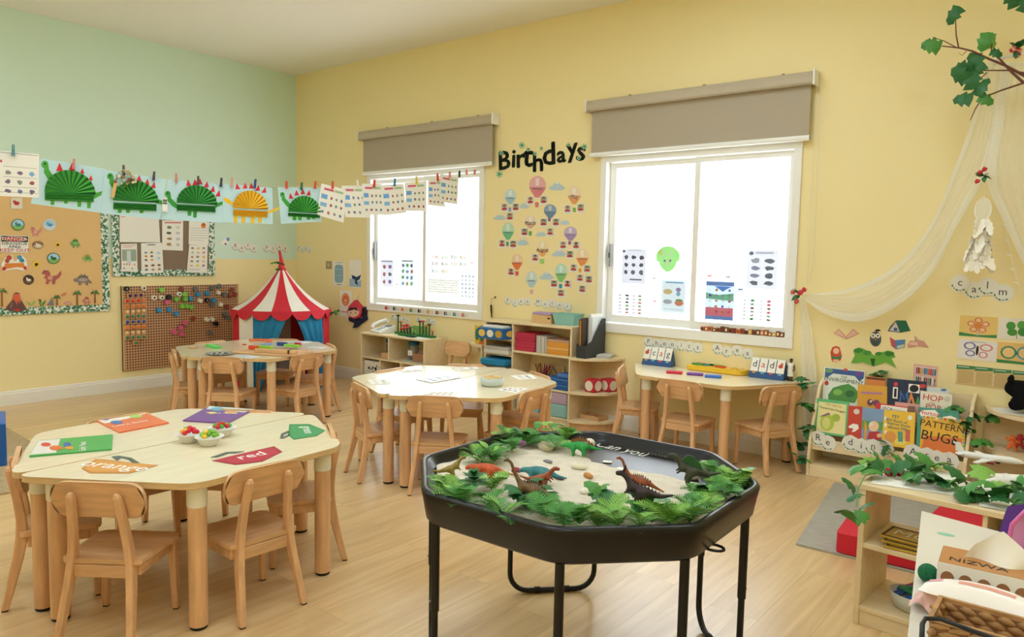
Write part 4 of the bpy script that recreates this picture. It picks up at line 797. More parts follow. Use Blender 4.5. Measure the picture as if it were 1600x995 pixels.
for lb, x, y, s, c, pl in [('tiny grey butterfly sticker at the top between the two charts', 435, 90, 14, tD, GLb), ('tiny grey sticker halfway between the two charts', 440, 205, 15, tD, GLb), ('dark butterfly sticker low between the two charts', 437, 322, 16, thin('5a4a78'), GLb), ('tiny butterfly sticker beside the colourful chart top', 665, 90, 13, tD, GLb), ('pink butterfly sticker beside the colourful chart', 675, 270, 14, tc_[0], GLb), ('tiny butterfly sticker low on the sliding pane edge', 663, 466, 12, tD, GLb), ('pink bow sticker beside the number cards', 1290, 78, 20, thin('d86a8a'), GRb)]: bug(pl, lb, g(x, y), s/7.27, c)
g = fz(960, 370, 6.633)
poster(GLb, 'grey dinosaur sketch poster on the canopy-side window', g(83, 127), g(318, 490), thin('dfe1e8'), [E(.08, .06, .06, .04, tD), R(.25, .02, .8, .04, tG), R(.35, .86, .85, .9, tD)]+blobs([tD, thin('70737c')], .02, .13, .98, .78, 3, 3, .75, 8))
poster(GLb, 'pale phonics picture sheet in the window corner', g(12, 572), g(345, 828), thin('eef1f0'), blobs([tc_[5], tc_[1], tc_[0], thin('4f5a50')], .28, .05, .46, .95, 1, 6, .75, 9)+blobs([tc_[0], tc_[1], tD], .66, .05, .84, .95, 1, 6, .75, 10)+blobs([tG], .05, .05, .24, .95, 1, 6, .35, 1, 'r')+blobs([tG], .5, .05, .64, .95, 1, 6, .35, 1, 'r'))
poster(GLb, 'pastel bordered picture poster beside the window post', g(487, 432), g(742, 805), thin('e4eff6'), [R(.06, .05, .94, .95, thin('f3f6f8')), R(.18, .08, .85, .12, tB), E(.27, .37, .18, .08, thin('ead9a0'), 1), E(.68, .3, .1, .06, thin('b49cc4'), 1), E(.68, .42, .08, .07, tB, 1), E(.28, .66, .18, .07, thin('c4c8d0'), 1), E(.72, .68, .17, .09, thin('e09a80'), 1), E(.72, .6, .14, .03, thin('86b87a'), 1), R(.12, .87, .85, .88, tB)])
t = flat(GLb, 'dinosaur_mask', 'green paper three-horned dinosaur mask stuck on the window', 'mask', [g(x, y) for x, y in [(553, 95), (610, 105), (660, 145), (680, 190), (672, 245), (645, 262), (640, 290), (610, 335), (570, 362), (535, 362), (500, 335), (470, 292), (462, 262), (437, 250), (430, 195), (450, 145), (500, 105)]], thin('b4e0a8'), (), 0.0008, 0.0004, None, None,
     [([g(x, y) for x, y in [(505, 205), (497, 150), (512, 120), (528, 165), (530, 205)]], tP, 1), ([g(x, y) for x, y in [(575, 205), (580, 165), (596, 120), (608, 160), (600, 205)]], tP, 1), ([g(*q) for q in arc(522, 247, 20, 24)], tP, 1), ([g(*q) for q in arc(580, 247, 20, 24)], tP, 1), ([g(*q) for q in arc(522, 247, 9, 11)], thin('4a6a98'), 1), ([g(*q) for q in arc(580, 247, 9, 11)], thin('4a6a98'), 1), ([g(x, y) for x, y in [(540, 300), (545, 255), (560, 255), (567, 300), (553, 310)]], tP, 1), ([g(x, y) for x, y in [(455, 165), (490, 125), (500, 150), (485, 195)]], thin('dfe38a'), 0)])
bug(GLb, 'faint grey snail sticker beside the dinosaur mask', g(410, 428), 3.2, tG); bug(GLb, 'small pink robot sticker beside the pastel poster', g(418, 665), 3.6, thin('d98aa0'))
g = fz(1090, 370, 5.853)
poster(GRb, 'blue and red cartoon road poster on the canopy-side window', g(78, 400), g(325, 770), thin('dbe8f6'), [R(.02, .02, .98, .12, thin('7f98c4')), R(.02, .9, .98, .99, thin('7f98c4')), R(.02, .68, .98, .9, thin('e0838a')), P_([(.02, .3), (.4, .36), (.98, .3), (.98, .5), (.02, .46)], thin('8cc4a0')), P_([(.3, .13), (.9, .13), (.6, .26)], thin('6f9ad8'), 1)]+blobs([thin('d8707a'), thin('8a6ab0'), thin('e0a05a'), tP], .05, .16, .95, .86, 4, 5, .6, 12))
poster(GRb, 'grey flying reptile sketch poster high on the sliding pane', g(458, 122), g(722, 482), thin('e3e6ee'), [E(.13, .08, .07, .05, tD), R(.28, .04, .85, .09, thin('cfd3dc'))]+blobs([tD, tG, thin('a4acc0')], .03, .17, .97, .95, 2, 4, .8, 13))
poster(GRb, 'phonics picture sheet with green and red pictures on the sliding pane', g(378, 550), g(745, 805), thin('eef2f3'), blobs([thin('4a9a58'), tc_[1], thin('8a3a4a'), tG], .26, .04, .42, .92, 1, 6, .75, 14)+blobs([thin('e07a90'), tc_[1], thin('7a7460')], .66, .04, .82, .92, 1, 6, .75, 15)+blobs([tG], .08, .05, .22, .92, 1, 6, .3, 1, 'r')+blobs([tG], .5, .05, .62, .92, 1, 6, .3, 1, 'r'))
bug(GRb, 'faint pink figure sticker above the cartoon road poster', g(110, 355), 4.5, thin('e8b4b0')); bug(GRb, 'faint grey horse sticker above the cartoon road poster', g(277, 365), 4.5, tG); bug(GRb, 'small blue and red flying dinosaur sticker', g(393, 480), 4.5, thin('8aa8c4'))
# wooden letter blocks standing on the ledge of the second window
rn2 = random.Random(3)
SL = Plane((0, 0.008, 0), (1, 0, 0), (0, 0, 1))
for i in range(21):
    f = i/20; x, y = 1099+f*124, 518+f*10.3; q = SL.hit(x, y); hgt = rn2.uniform(.026, .042); m = MB(); c = cm(rn2.choice(['c9803c', '9a5a34', 'd8a24a', '6a4a38', 'b86a4a', 'c9b06a', '7a4034']))
    m.lohi((-.013, -.012, 0), (.013, .004, hgt), c); m.lohi((-.007, -.0128, hgt*.25), (.007, -.0121, hgt*.75), cm(rn2.choice(['2c2420', 'ead9b0', '8a2f2a']))); o = m.obj('letter_block', None, 0.002); o.location = (q.x, -0.003, WZ0+0.0715)
    tag(o, 'small painted wooden letter block standing on the window ledge', 'block', 'letter blocks on the window ledge')
# ---------------------------------------------------------------- birthdays
g = fz(770, 210, 7.106)
for ch, x, y, hpx, tl in [('B', 132, 285, 200, .04), ('i', 233, 270, 185, -.02), ('r', 315, 292, 140, .05), ('t', 392, 255, 200, -.1), ('h', 503, 305, 205, .03), ('d', 622, 215, 240, .06), ('a', 762, 248, 120, .04), ('y', 885, 205, 195, .12), ('s', 980, 215, 145, -.1)]:
    a = BACK.uv(*g(x, y), .002); hh = BACK.uv(*g(x, y-hpx/2), .002)[1]-BACK.uv(*g(x, y+hpx/2), .002)[1]
    me = text_mesh(ch, 1.0, mat('dark_leafy_letter', hexc('2e3526'), 0.7, var=0.6, vscale=40), 0.003)
    ys = [v.co.y for v in me.vertices]; xs2 = [v.co.x for v in me.vertices]; cy, cx = (max(ys)+min(ys))/2, (max(xs2)+min(xs2))/2; k = hh/(max(ys)-min(ys))
    for v in me.vertices: v.co.x = (v.co.x-cx)*k*(1.12); v.co.y = (v.co.y-cy)*k
    # thicken the strokes by a second, slightly shifted copy
    bm = bmesh.new(); bm.from_mesh(me)
    for dx, dy in ((.006, 0), (-.006, 0), (0, .005), (0, -.005)):
        r_ = bmesh.ops.duplicate(bm, geom=[f for f in bm.faces][:len(me.polygons)]); 
        for v in [e for e in r_['geom'] if isinstance(e, bmesh.types.BMVert)]: v.co.x += dx; v.co.y += dy
    bm.to_mesh(me); bm.free()
    o = bpy.data.objects.new('birthday_letter', me); COL.objects.link(o); o.matrix_world = BACK.mat(a[0], a[1], 0.0035) @ Matrix.Rotation(tl, 4, 'Z'); tag(o, 'dark cut-out letter %s of the word Birthdays on the wall' % ch, 'letter', 'Birthdays letters')
for i, (x, y, s) in enumerate([(95, 205, 30), (320, 120, 40), (390, 168, 26), (470, 215, 24), (537, 155, 24), (840, 115, 24), (1015, 135, 36), (70, 440, 42), (955, 262, 26)]):
    q = []
    for k in range(14): rr_ = s*(1 if k % 2 == 0 else .55); q.append(g(x+rr_*math.cos(2*PI*k/14), y+rr_*math.sin(2*PI*k/14)*1.1))
    flat(BACK, 'leaf_cutout', ['green leaf cut-out on the letter B', 'large green leaf cut-out above letters r and t', 'green leaf cut-out at the top of the letter t', 'green leaf cut-out at the top of the letter h', 'green leaf cut-out between letters h and d', 'green leaf cut-out at the top of the letter y', 'green leaf cut-out at the top of the letter s', 'large green leaf cut-out below the letter B', 'green leaf cut-out inside the curve of the letter s'][i], 'cut-out', q, cm('9cc9a4'), (), 0.001, 0.0066, 'leaf cut-outs around Birthdays', None, [([g(x+s*.35*math.cos(a_)+s*.25*math.cos(a_*2), y+s*.35*math.sin(a_)) for a_ in [2*PI*k/7 for k in range(7)]], cm('3f8a5c'), 0)])
def balloon(label, f, c, rx, ry, body, low, bask, bc, txt=None):
    cx, cy = c; env = [f(*q) for q in arc(cx, cy-ry*.12, rx, ry*.88, 16, PI*0.82, PI*2.18)]+[f(cx+rx*.28, cy+ry), f(cx-rx*.28, cy+ry)]
    bx, by, bw, bh = bask
    lowp = [f(*q) for q in arc(cx, cy-ry*.12, rx*.97, ry*.86, 8, PI*2.06, PI*2.18)]+[f(cx+rx*.26, cy+ry*.98), f(cx-rx*.26, cy+ry*.98)]+[f(*q) for q in arc(cx, cy-ry*.12, rx*.97, ry*.86, 8, PI*.82, PI*.94)]
    pr = [(lowp, cm(low), 0), ([f(cx-rx*.25, cy-ry*.8), f(cx+rx*.25, cy-ry*.8), f(cx+rx*.22, cy-ry*.1), f(cx-rx*.22, cy-ry*.1)], cm(lighten(body)), 0), ([f(cx-rx*.6, cy+ry*.12), f(cx+rx*.6, cy+ry*.16), f(cx+rx*.6, cy+ry*.26), f(cx-rx*.6, cy+ry*.22)], cm('7a7a88') if not txt else cm(lighten(body)), 1)]
    t = flat(BACK, 'birthday_balloon', label, 'cut-out', env, cm(body), (), 0.001, 0.0006, 'birthday balloons on the wall', None, pr); bpy.context.view_layer.update()
    if txt:
        a = BACK.uv(*f(cx, cy+ry*.18), .002); lettering(txt, 0.045, M_INK, t, t.matrix_world.inverted() @ BACK.mat(a[0], a[1], 0.0036))
    flat(BACK, 'basket', None, None, [f(bx-bw, by-bh), f(bx+bw, by-bh), f(bx+bw*.85, by+bh), f(bx-bw*.85, by+bh)], cm(bc), (), 0.001, 0.0006, None, t)
def lighten(h): return ''.join('%02x' % int(int(h[i:i+2], 16)*.5+255*.5) for i in (0, 2, 4))
f4, f5_ = fz(770, 210, 7.106), fz(770, 340, 6.635)
for a in [('big pink balloon under the letter h', f4, (497, 580), 92, 120, 'e8b0b0', 'dd8488', (490, 780, 20, 28), 'de7f78'), ('pale blue balloon with three photos on the left of the display', f4, (195, 692), 62, 85, 'cfe0e0', '9fc6d6', (188, 832, 18, 24), '8fa8c8'), ('cream balloon named May with green basket', f4, (905, 675), 75, 100, 'f0dcbc', 'e8a26a', (905, 838, 18, 24), '7fb85a', 'May'), ('navy blue striped balloon in the middle of the display', f4, (637, 852), 70, 76, '8fa6c0', '6f8aac', (628, 945, 15, 20), '8a6aa8'),
          ('cream and pink balloon named March with green basket', f5_, (390, 45), 60, 68, 'eedcc8', 'e2b49a', (388, 163, 17, 22), '6fae5a', 'March'), ('green balloon with two photos', f5_, (158, 140), 62, 90, 'bfe0c4', '6fbf92', (152, 272, 14, 22), '4f9a80'), ('lilac striped balloon with three photos', f5_, (805, 165), 68, 74, 'c6b4d0', 'a890c0', (797, 262, 16, 18), '9a6a9a'), ('cream balloon named August with light green basket', f5_, (515, 322), 60, 82, 'f2e0b8', 'edb070', (510, 453, 24, 26), 'a8cf7a', 'August'),
          ('orange balloon with red basket and one photo', f5_, (252, 458), 58, 84, 'f0d0a8', 'e87a44', (250, 578, 18, 22), 'dd5a5a'), ('orange and cream balloon with five photos', f5_, (928, 412), 65, 92, 'f2dcb4', 'ea9452', (905, 546, 15, 20), 'e0a044'), ('green and blue balloon with bright blue basket', f5_, (708, 572), 62, 96, 'bfe4d4', '86c878', (703, 710, 17, 22), '2f9ac8'), ('pale blue balloon with pink basket and no photo', f5_, (402, 640), 58, 84, 'cfe0da', 'b4d0d8', (402, 768, 18, 22), 'e0b4c0')]: balloon(*a)
skin = ['a8745a', 'b98468', '8f5f48', 'c2906f']
hosts = [('pink', 2), ('blue-basket', 3), ('May', 2), ('navy', 3), ('March', 1), ('green', 2), ('lilac', 3), ('August', 1), ('red-basket', 1), ('five-photo orange', 5), ('bright-blue-basket', 3)]
ph = [(f4, 418, 732), (f4, 565, 728), (f4, 130, 810), (f4, 255, 808), (f4, 190, 912), (f4, 830, 828), (f4, 975, 815), (f5_, 527, 50), (f5_, 655, 48), (f5_, 595, 147), (f5_, 330, 150), (f5_, 97, 268), (f5_, 212, 275), (f5_, 730, 285), (f5_, 865, 285), (f5_, 800, 382), (f5_, 440, 415), (f5_, 190, 562), (f5_, 838, 520), (f5_, 978, 530), (f5_, 905, 625), (f5_, 997, 642), (f5_, 928, 740), (f5_, 635, 685), (f5_, 775, 685), (f5_, 707, 782)]
hl = [n for n, k in hosts for _ in range(k)]; rn3 = random.Random(8)
for i, (f, x, y) in enumerate(ph):
    s = rn3.choice(skin); k = 1.0 if f is f4 else 0.95
    sheet(BACK, 'photo_card', 'small portrait photo card of a person in red beside the %s balloon' % hl[i], 'photo', f(x-42*k, y-44*k), f(x+42*k, y+50*k), M_PAPER, [R(.1, .06, .9, .78, cm(rn3.choice(['c9c4b4', 'a9b4a0', 'd2c2b0', '9fae98']))), P_([(.15, .78), (.22, .58), (.5, .5), (.78, .58), (.85, .78)], cm('b8303a')), E(.5, .3, .2, .19, cm('2e2320'), 1), E(.5, .37, .15, .16, cm(s), 1), R(.3, .84, .7, .88, M_GREY)], 0.001, 0.0024, 'birthday photo cards')
for lb, f, x, y, w_, h_ in [('pale blue paper cloud with white top beside the big pink balloon', f4, 712, 572, 90, 48), ('paper cloud below the pale blue balloon', f4, 75, 915, 70, 34), ('paper cloud tucked beside the big pink balloon photos', f4, 352, 785, 50, 36), ('paper cloud beside the navy balloon photos', f4, 800, 970, 55, 32), ('paper cloud beside the green balloon', f5_, 308, 248, 66, 38), ('paper cloud below the navy balloon', f5_, 500, 165, 58, 28), ('paper cloud beside the lilac balloon', f5_, 690, 365, 78, 36), ('paper cloud between the two lowest balloons', f5_, 558, 600, 76, 42)]:
    b = [f(x-w_, y+h_*.7), f(x-w_*.95, y+h_*.3), f(x-w_*.6, y), f(x-w_*.3, y-h_*.6), f(x-w_*.05, y-h_), f(x+w_*.25, y-h_*.75), f(x+w_*.55, y-h_*.25), f(x+w_*.9, y+h_*.2), f(x+w_, y+h_*.6), f(x+w_*.6, y+h_), f(x-w_*.6, y+h_)]
    flat(BACK, 'paper_cloud', lb, 'cut-out', b, cm('bcd0d8'), (), 0.001, 0.0002, 'paper clouds', None, [([f(x-w_*.25, y-h_*.5), f(x-w_*.05, y-h_*.95), f(x+w_*.3, y-h_*.65), f(x+w_*.1, y-h_*.4)], cm('e6eef0'), 0)])
t = thing('hanging_pen', 'dark pen hanging on a string from a wall hook above the tall shelf', 'pen'); q = ony(767, 484, -.02); t.location = q
MB().tube([(0, 0, .045), (.004, 0, 0), (.012, 0, -.07)], [.007, .008, .004], M_BLACK, 8).obj('pen_body', t); MB().tube([(0, 0, .045), (-.002, .004, .1), (.03, .012, .115)], .0018, cm('8a7f6a'), 5).obj('string', t); MB().ball((.035, .014, .115), .008, cm('5a4a34')).obj('hook', t)
# ================================================================ storage along the window wall
def panels(t, lst, m=None, bev=0.002, name='panel'):
    for it in lst:
        lo, hi = it[0], it[1]; MB().lohi(lo, hi, m or M_SHELF).obj(it[2] if len(it) > 2 else name, t, bev)
TH = 0.018
# low cubby
t = thing('cubby_shelf', 'low maple cubby shelf carrying the telephone and peg stacks', 'shelf', (1.49, -0.312, 0)); w, d, hh = 0.895, 0.305, 0.568; zs, us, ls = 0.335, 0.395, (0.275, 0.565)
panels(t, [((0, 0, 0), (TH, d, hh-TH), 'side_panel'), ((w-TH, 0, 0), (w, d, hh-TH), 'side_panel'), ((0, -0.004, hh-TH), (w, d, hh), 'top'), ((TH, 0.004, 0.05), (w-TH, d, 0.05+TH), 'bottom_board'), ((TH, 0.002, zs-TH), (w-TH, d-0.008, zs), 'shelf_board'), ((TH, d-0.007, 0.07), (w-TH, d, hh-TH), 'back_panel'), ((TH, 0.01, 0), (w-TH, 0.026, 0.05), 'plinth'), ((us, 0.003, zs), (us+TH, d-0.008, hh-TH), 'divider'), ((ls[0], 0.003, 0.068), (ls[0]+TH, d-0.008, zs-TH), 'divider'), ((ls[1], 0.003, 0.068), (ls[1]+TH, d-0.008, zs-TH), 'divider')])
X0, Y0, ZT = 1.49, -0.312, 0.568
def jar(label, x, y, z, fill):
    t = thing('jar', label, 'jar', (x, y, z)); g_ = mat('clear_plastic', (0.75, 0.78, 0.78), 0.1, 0.5, trans=0.75)
    MB().lathe([(.045, 0), (.05, .006), (.05, .12), (.042, .135), (.042, .145)], g_, 20).obj('jar_body', t); MB().lathe([(.044, .002), (.044, .05), (.02, .06), (0, .062)], fill, 14).obj('contents', t); MB().lathe([(.05, .146), (.054, .15), (.054, .172), (.048, .18), (0, .18)], mat('blue_lid', hexc('1f6f96'), 0.35), 20).obj('lid', t); return t
jar('clear jar of dark pieces with blue lid beside a wooden block', 1.49+.29, -.17, zs+.001, cm('2f3a40')); t = jar('clear jar of grey pieces with blue lid and white label', 1.49+.60, -.16, zs+.001, cm('586068')); m = MB(); m.lohi((-.03, -.0515, .05), (.03, -.0505, .1), M_PAPER); m.obj('paper_label', t)
tag(MB().lohi((-.05, -.035, 0), (.05, .035, .055), M_WOODX).obj('wooden_block', None, .004), 'plain wooden block beside the dark jar in the cubby', 'block').location = (1.49+.335, -.262, zs+.001)
t = thing('wicker_box', 'open wooden box with knotted handle beside the labelled jar', 'box', (1.49+.77, -.2, zs+.0125)); MB().lohi((-.085, -.06, 0), (.085, -.05, .075), cm('a87a5a')).obj('side', t, .002); MB().lohi((-.085, .05, 0), (.085, .06, .075), cm('a87a5a')).obj('side', t, .002); MB().lohi((-.085, -.05, 0), (-.075, .05, .075), cm('8f6448')).obj('side', t); MB().lohi((.075, -.05, 0), (.085, .05, .075), cm('8f6448')).obj('side', t); MB().lohi((-.075, -.05, 0), (.075, .05, .01), cm('8f6448')).obj('base', t)
m = MB()
for i in range(7): m.ball((-.05+.017*i, -.0, .075+.01*(i % 2)), .016, cm('b08a6a'), 8, 5)
m.obj('knotted_filling', t)
tag(MB().lohi((-.14, -.06, 0), (.14, .06, .01), cm('b9bcae', .4)).obj('flat_tray', None, .002), 'thin grey tray under the labelled jar and box', 'tray').location = (1.49+.70, -.215, zs+.0006)
t = thing('fabric_bin', 'white fabric bin with black leaf print in the lower cubby', 'storage bin', (1.49+.148, -.165, .0685)); fb = mat('leaf_print_fabric', hexc('e6e0d2'), 0.9); nt = fb.node_tree; v = nt.nodes.new('ShaderNodeTexNoise'); v.inputs['Scale'].default_value = 26; v.inputs['Detail'].default_value = 1; rp = nt.nodes.new('ShaderNodeValToRGB'); rp.color_ramp.interpolation = 'CONSTANT'; rp.color_ramp.elements[0].color = (.02, .02, .02, 1); rp.color_ramp.elements[1].position = .37; rp.color_ramp.elements[1].color = (.79, .75, .65, 1); e = rp.color_ramp.elements.new(.68); e.color = (.35, .42, .28, 1); tc = nt.nodes.new('ShaderNodeTexCoord'); nt.links.new(tc.outputs['Object'], v.inputs['Vector']); nt.links.new(v.outputs['Fac'], rp.inputs[0]); nt.links.new(rp.outputs[0], nt.nodes['Principled BSDF'].inputs['Base Color'])
MB().lohi((-.115, -.13, 0), (.115, .12, .225), fb).obj('bin_body', t, .012, 3); MB().tube([(-.03, -.131, .17), (-.025, -.146, .15), (.025, -.146, .15), (.03, -.131, .17)], .004, cm('3a332c'), 6).obj('handle', t)
tag(MB().lohi((-.1, -.07, 0), (.1, .07, .06), cm('a86a40')).obj('wooden_tray', None, .004), 'brown wooden tray in the middle lower cubby', 'tray').location = (1.49+.43, -.2, .069)
# telephone
t = thing('telephone', 'white desk telephone on the cubby shelf', 'telephone', (1.65, -.165, ZT+.001), -.25); wp = mat('white_plastic', hexc('e6e8e6'), 0.3)
m = MB(); m.add([(-.1, -.09, 0), (.1, -.09, 0), (.1, .09, 0), (-.1, .09, 0), (-.1, -.09, .022), (.1, -.09, .022), (.1, .09, .075), (-.1, .09, .075)], [(3, 2, 1, 0), (4, 5, 6, 7), (0, 1, 5, 4), (2, 3, 7, 6), (1, 2, 6, 5), (3, 0, 4, 7)], wp); m.obj('phone_base', t, .006, 3)
sl = math.atan2(.053, .18); T = Matrix.Translation((0, 0, .05)) @ Matrix.Rotation(sl, 4, 'X')
MB().tube([(-.075, -.08, .045), (-.075, -.06, .075), (-.075, 0, .098), (-.075, .07, .115), (-.075, .09, .09)], [.02, .018, .014, .018, .021], wp, 10).obj('handset', t)
MB().box((.03, .05, .003), (.1, .045, .004), cm('7d8a84', .2), T).obj('display', t)
for i in range(3):
    for j in range(4): MB().box((.0+.026*i, -.065+.021*j, .003), (.016, .011, .006), cm('c9cccb'), T).obj('key', t)
# peg stacks
def peg_stack(label, x, y, rz, heights, cols):
    t = thing('peg_stack', label, 'toy', (x, y, ZT+.001), rz); MB().lohi((-.115, -.03, 0), (.115, .03, .018), cm('2f7a3a')).obj('base', t, .004)
    for i, (hh_, c) in enumerate(zip(heights, cols)):
        px_ = -.092+.046*i; st = MB().lathe([(.007, .018), (.007, hh_)], cm('3a5a34' if c != 'a' else '7a5a34'), 8).obj('post', t); st.location = (px_, 0, 0)
        MB().lathe([(.006, hh_-.004), (.021, hh_), (.021, hh_+.006), (.012, hh_+.014), (0, hh_+.016)], cm({'r': 'c8393a', 'd': '2f3a2a', 'y': 'b87a34', 'g': '3f8a44', 'a': 'd98a6a'}[c]), 12).obj('mushroom_cap', st)
peg_stack('peg stack with one tall dark cap at the telephone', 1.915, -.13, -.1, [.17, .115, .08, .09, .08], 'dyrrr'); peg_stack('peg stack with low red and green caps in the middle', 2.06, -.215, -.08, [.06, .07, .075, .085, .045], 'rrrgg'); peg_stack('peg stack with tall even posts at the wall end', 2.23, -.14, -.08, [.135, .14, .1, .115, .065], 'drydа'.replace('а', 'a'))
tag(MB().lohi((-.09, -.012, 0), (.09, .012, .085), cm('8fc06a')).obj('green_card_box', None, .002), 'light green card box leaning behind the peg stacks', 'box').location = (2.06, -.05, ZT+.001)
m = MB(); m.lohi((-.16, -.06, 0), (.1, .05, .002), cm('cfdcd4')); tag(m.obj('paper_sheet'), 'pale green paper lying on the cubby shelf top', 'paper').location = (2.24, -.245, ZT+.0006)
m = MB(); m.lohi((-.05, -.02, 0), (.05, .02, .008), M_BLACK); tag(m.obj('marker_case', None, .003), 'flat black case on the pale paper on the cubby', 'case').location = (2.16, -.265, ZT+.0032)
# tall shelf
sx, sy, SH = 3.06, -0.262, 0.80; t = thing('tall_shelf', 'two-column maple shelf with red and orange book stacks', 'shelf', (sx, sy, 0)); w, d = 0.905, 0.258; dv = 0.300
L_Z, R_Z = (0.652, 0.520, 0.395, 0.27, 0.145), (0.565, 0.287)
panels(t, [((0, 0, 0), (TH, d, SH-TH), 'side_panel'), ((w-TH, 0, 0), (w, d, SH-TH), 'side_panel'), ((-.004, -.006, SH-TH), (w+.002, d, SH), 'top'), ((dv, .001, .05), (dv+TH, d-.008, SH-TH), 'divider'), ((TH, .002, .045), (w-TH, d, .063), 'bottom_board'), ((TH, d-.007, .063), (w-TH, d, SH-TH), 'back_panel'), ((TH, .01, 0), (w-TH, .026, .045), 'plinth')]+[((TH, .002, z-TH), (dv, d-.008, z), 'tray_shelf') for z in L_Z]+[((dv+TH, .002, z-TH), (w-TH, d-.008, z), 'shelf_board') for z in R_Z])
def bx(name, label, cat, lo, hi, m, bev=.003, group=None):
    c = [(a+b)/2 for a, b in zip(lo, hi)]; o = MB().lohi((lo[0]-c[0], lo[1]-c[1], 0), (hi[0]-c[0], hi[1]-c[1], hi[2]-lo[2]), m).obj(name, None, bev); o.location = (c[0], c[1], lo[2]); return tag(o, label, cat, group)
def gbox(label, lo, hi, body, spotcols):
    o = bx('game_box', label, 'game box', lo, hi, cm(body, .4), .002); hx, hy, hz = (hi[0]-lo[0])/2, (hi[1]-lo[1])/2, hi[2]-lo[2]
    m = MB()
    for i, c in enumerate(spotcols):
        cx = -hx+hx*2*(i+.5)/len(spotcols); rx = hx/len(spotcols)*.8; m.face([(x, -hy-.0008, z) for x, z in arc(cx, hz*.5, rx, hz*.34, 14)], cm(c))
    m.face([(hx+.0008, y, z) for y, z in arc(0, hz*.5, hy*.6, hz*.3, 12)], cm(spotcols[0])); m.obj('box_print', o); return o
z = L_Z[0]; gbox('blue game box with yellow oval on the top tray of the tall shelf', (sx+.0195, sy-.11, z+.001), (sx+.293, sy+.115, z+.092), '2a6aa8', ['e8c860', 'e6e2d2', 'c9a03a'])
bx('paper_stack', 'white paper stack on the blue game box', 'papers', (sx+.04, sy-.07, z+.093), (sx+.27, sy+.11, z+.108), M_PAPER, .001)
z = L_Z[1]; bx('paper_tray', 'white paper tray stacked with sheets in the tall shelf', 'tray', (sx+.022, sy-.03, z+.001), (sx+.29, sy+.2, z+.035), cm('ded9cc'), .003); bx('paper_stack', 'magazines stacked on the white paper tray', 'papers', (sx+.03, sy-.02, z+.0355), (sx+.28, sy+.19, z+.062), cm('cfc9c4'), .002)
z = L_Z[2]; bx('clear_tray', 'clear plastic tray below the white paper tray', 'tray', (sx+.02, sy-.05, z+.001), (sx+.293, sy+.2, z+.03), mat('clear_plastic', (0.75, 0.78, 0.78), 0.1, 0.5, trans=.75), .003); bx('plastic_folder', 'shiny blue plastic folder in the tall shelf', 'folder', (sx+.02, sy-.075, z+.031), (sx+.29, sy+.19, z+.085), mat('blue_plastic', hexc('1f86b8'), 0.25), .012)
for i, z in enumerate(L_Z[3:]): bx('paper_stack', ['loose paper pile in the narrow column below the blue folder', 'bottom paper pile of the narrow column'][i], 'papers', (sx+.03, sy+.01, z+.001), (sx+.28, sy+.2, z+.05), M_PAPER, .001)
z = R_Z[0]
for i in range(17):
    bx('red_workbook', 'thin red workbook in the stack on the tall shelf', 'book', (sx+dv+TH+.006+random.uniform(0, .006), sy+.012+random.uniform(0, .008), z+.0006+i*.0088), (sx+dv+TH+.205+random.uniform(0, .008), sy+.235, z+.0006+i*.0088+.0082), cm('c83a54' if i % 3 else 'b8304a', .45), 0, 'stack of red workbooks')
for i in range(8): bx('grey_workbook', 'grey upright workbook between the red and orange stacks', 'book', (sx+.533+i*.0135, sy+.03, z+.001), (sx+.545+i*.0135, sy+.22, z+.14-.003*(i % 3)), cm(['b4aea6', 'cfcac2', 'dcd8d0'][i % 3]), .001, 'upright grey workbooks')
for i in range(9): bx('orange_workbook', 'orange workbook in the flat stack on the tall shelf', 'book', (sx+.655+random.uniform(0, .008), sy+.003+random.uniform(0, .008), z+.0006+i*.0115), (sx+.872, sy+.22, z+.0006+i*.0115+.0105), cm('e8a444' if i != 4 else 'f0c48a', .5), .001, 'stack of orange workbooks')
bx('paper_stack', 'brown-covered papers on top of the orange workbooks', 'papers', (sx+.66, sy+.01, z+.105), (sx+.87, sy+.22, z+.12), cm('c9a08a'), .001)
z = R_Z[1]
t = thing('pencil_pot', 'dark pot bristling with coloured pencils in the tall shelf', 'pencil pot', (sx+.53, sy+.12, z+.001)); MB().lathe([(.05, 0), (.055, .004), (.058, .09), (.052, .09), (.05, .01), (0, .01)], cm('3a2a24'), 18).obj('pot', t); pr_ = random.Random(5)
pme = {}
for c in ['c83a3a', 'e8a03a', '8a5a3a', 'd86a8a', 'e8c85a', '5a3a2a', '3a6aa8', '4a8a4a', 'b84a6a']:
    q = MB(); q.lathe([(.0038, 0), (.0038, .15), (.0005, .165)], cm(c, .4), 6); pme[c] = q.mesh('pencil')
for i in range(44):
    c = pr_.choice(list(pme)); o = bpy.data.objects.new('pencil', pme[c]); COL.objects.link(o); o.parent = t; q = pr_.uniform(0, 6.28); r_ = .04*math.sqrt(pr_.random()); o.location = (r_*math.cos(q), r_*math.sin(q), .011); o.rotation_euler = (pr_.uniform(-.35, .35)-.6*r_*math.sin(q)*8*.1, .45*math.cos(q)*pr_.random(), 0)
t = thing('pen_cup', 'black cup with a few long pencils beside the pencil pot', 'pencil pot', (sx+.735, sy+.19, z+.001)); MB().lathe([(.045, 0), (.046, .11), (.041, .11), (.04, .01), (0, .01)], M_BLACK, 16).obj('cup', t)
for i in range(5): o = bpy.data.objects.new('pencil', pme['e8a03a' if i % 2 else '5a3a2a']); COL.objects.link(o); o.parent = t; o.location = (.012*(i-2), 0, .012); o.rotation_euler = (.2, .3*(i-2), 0)
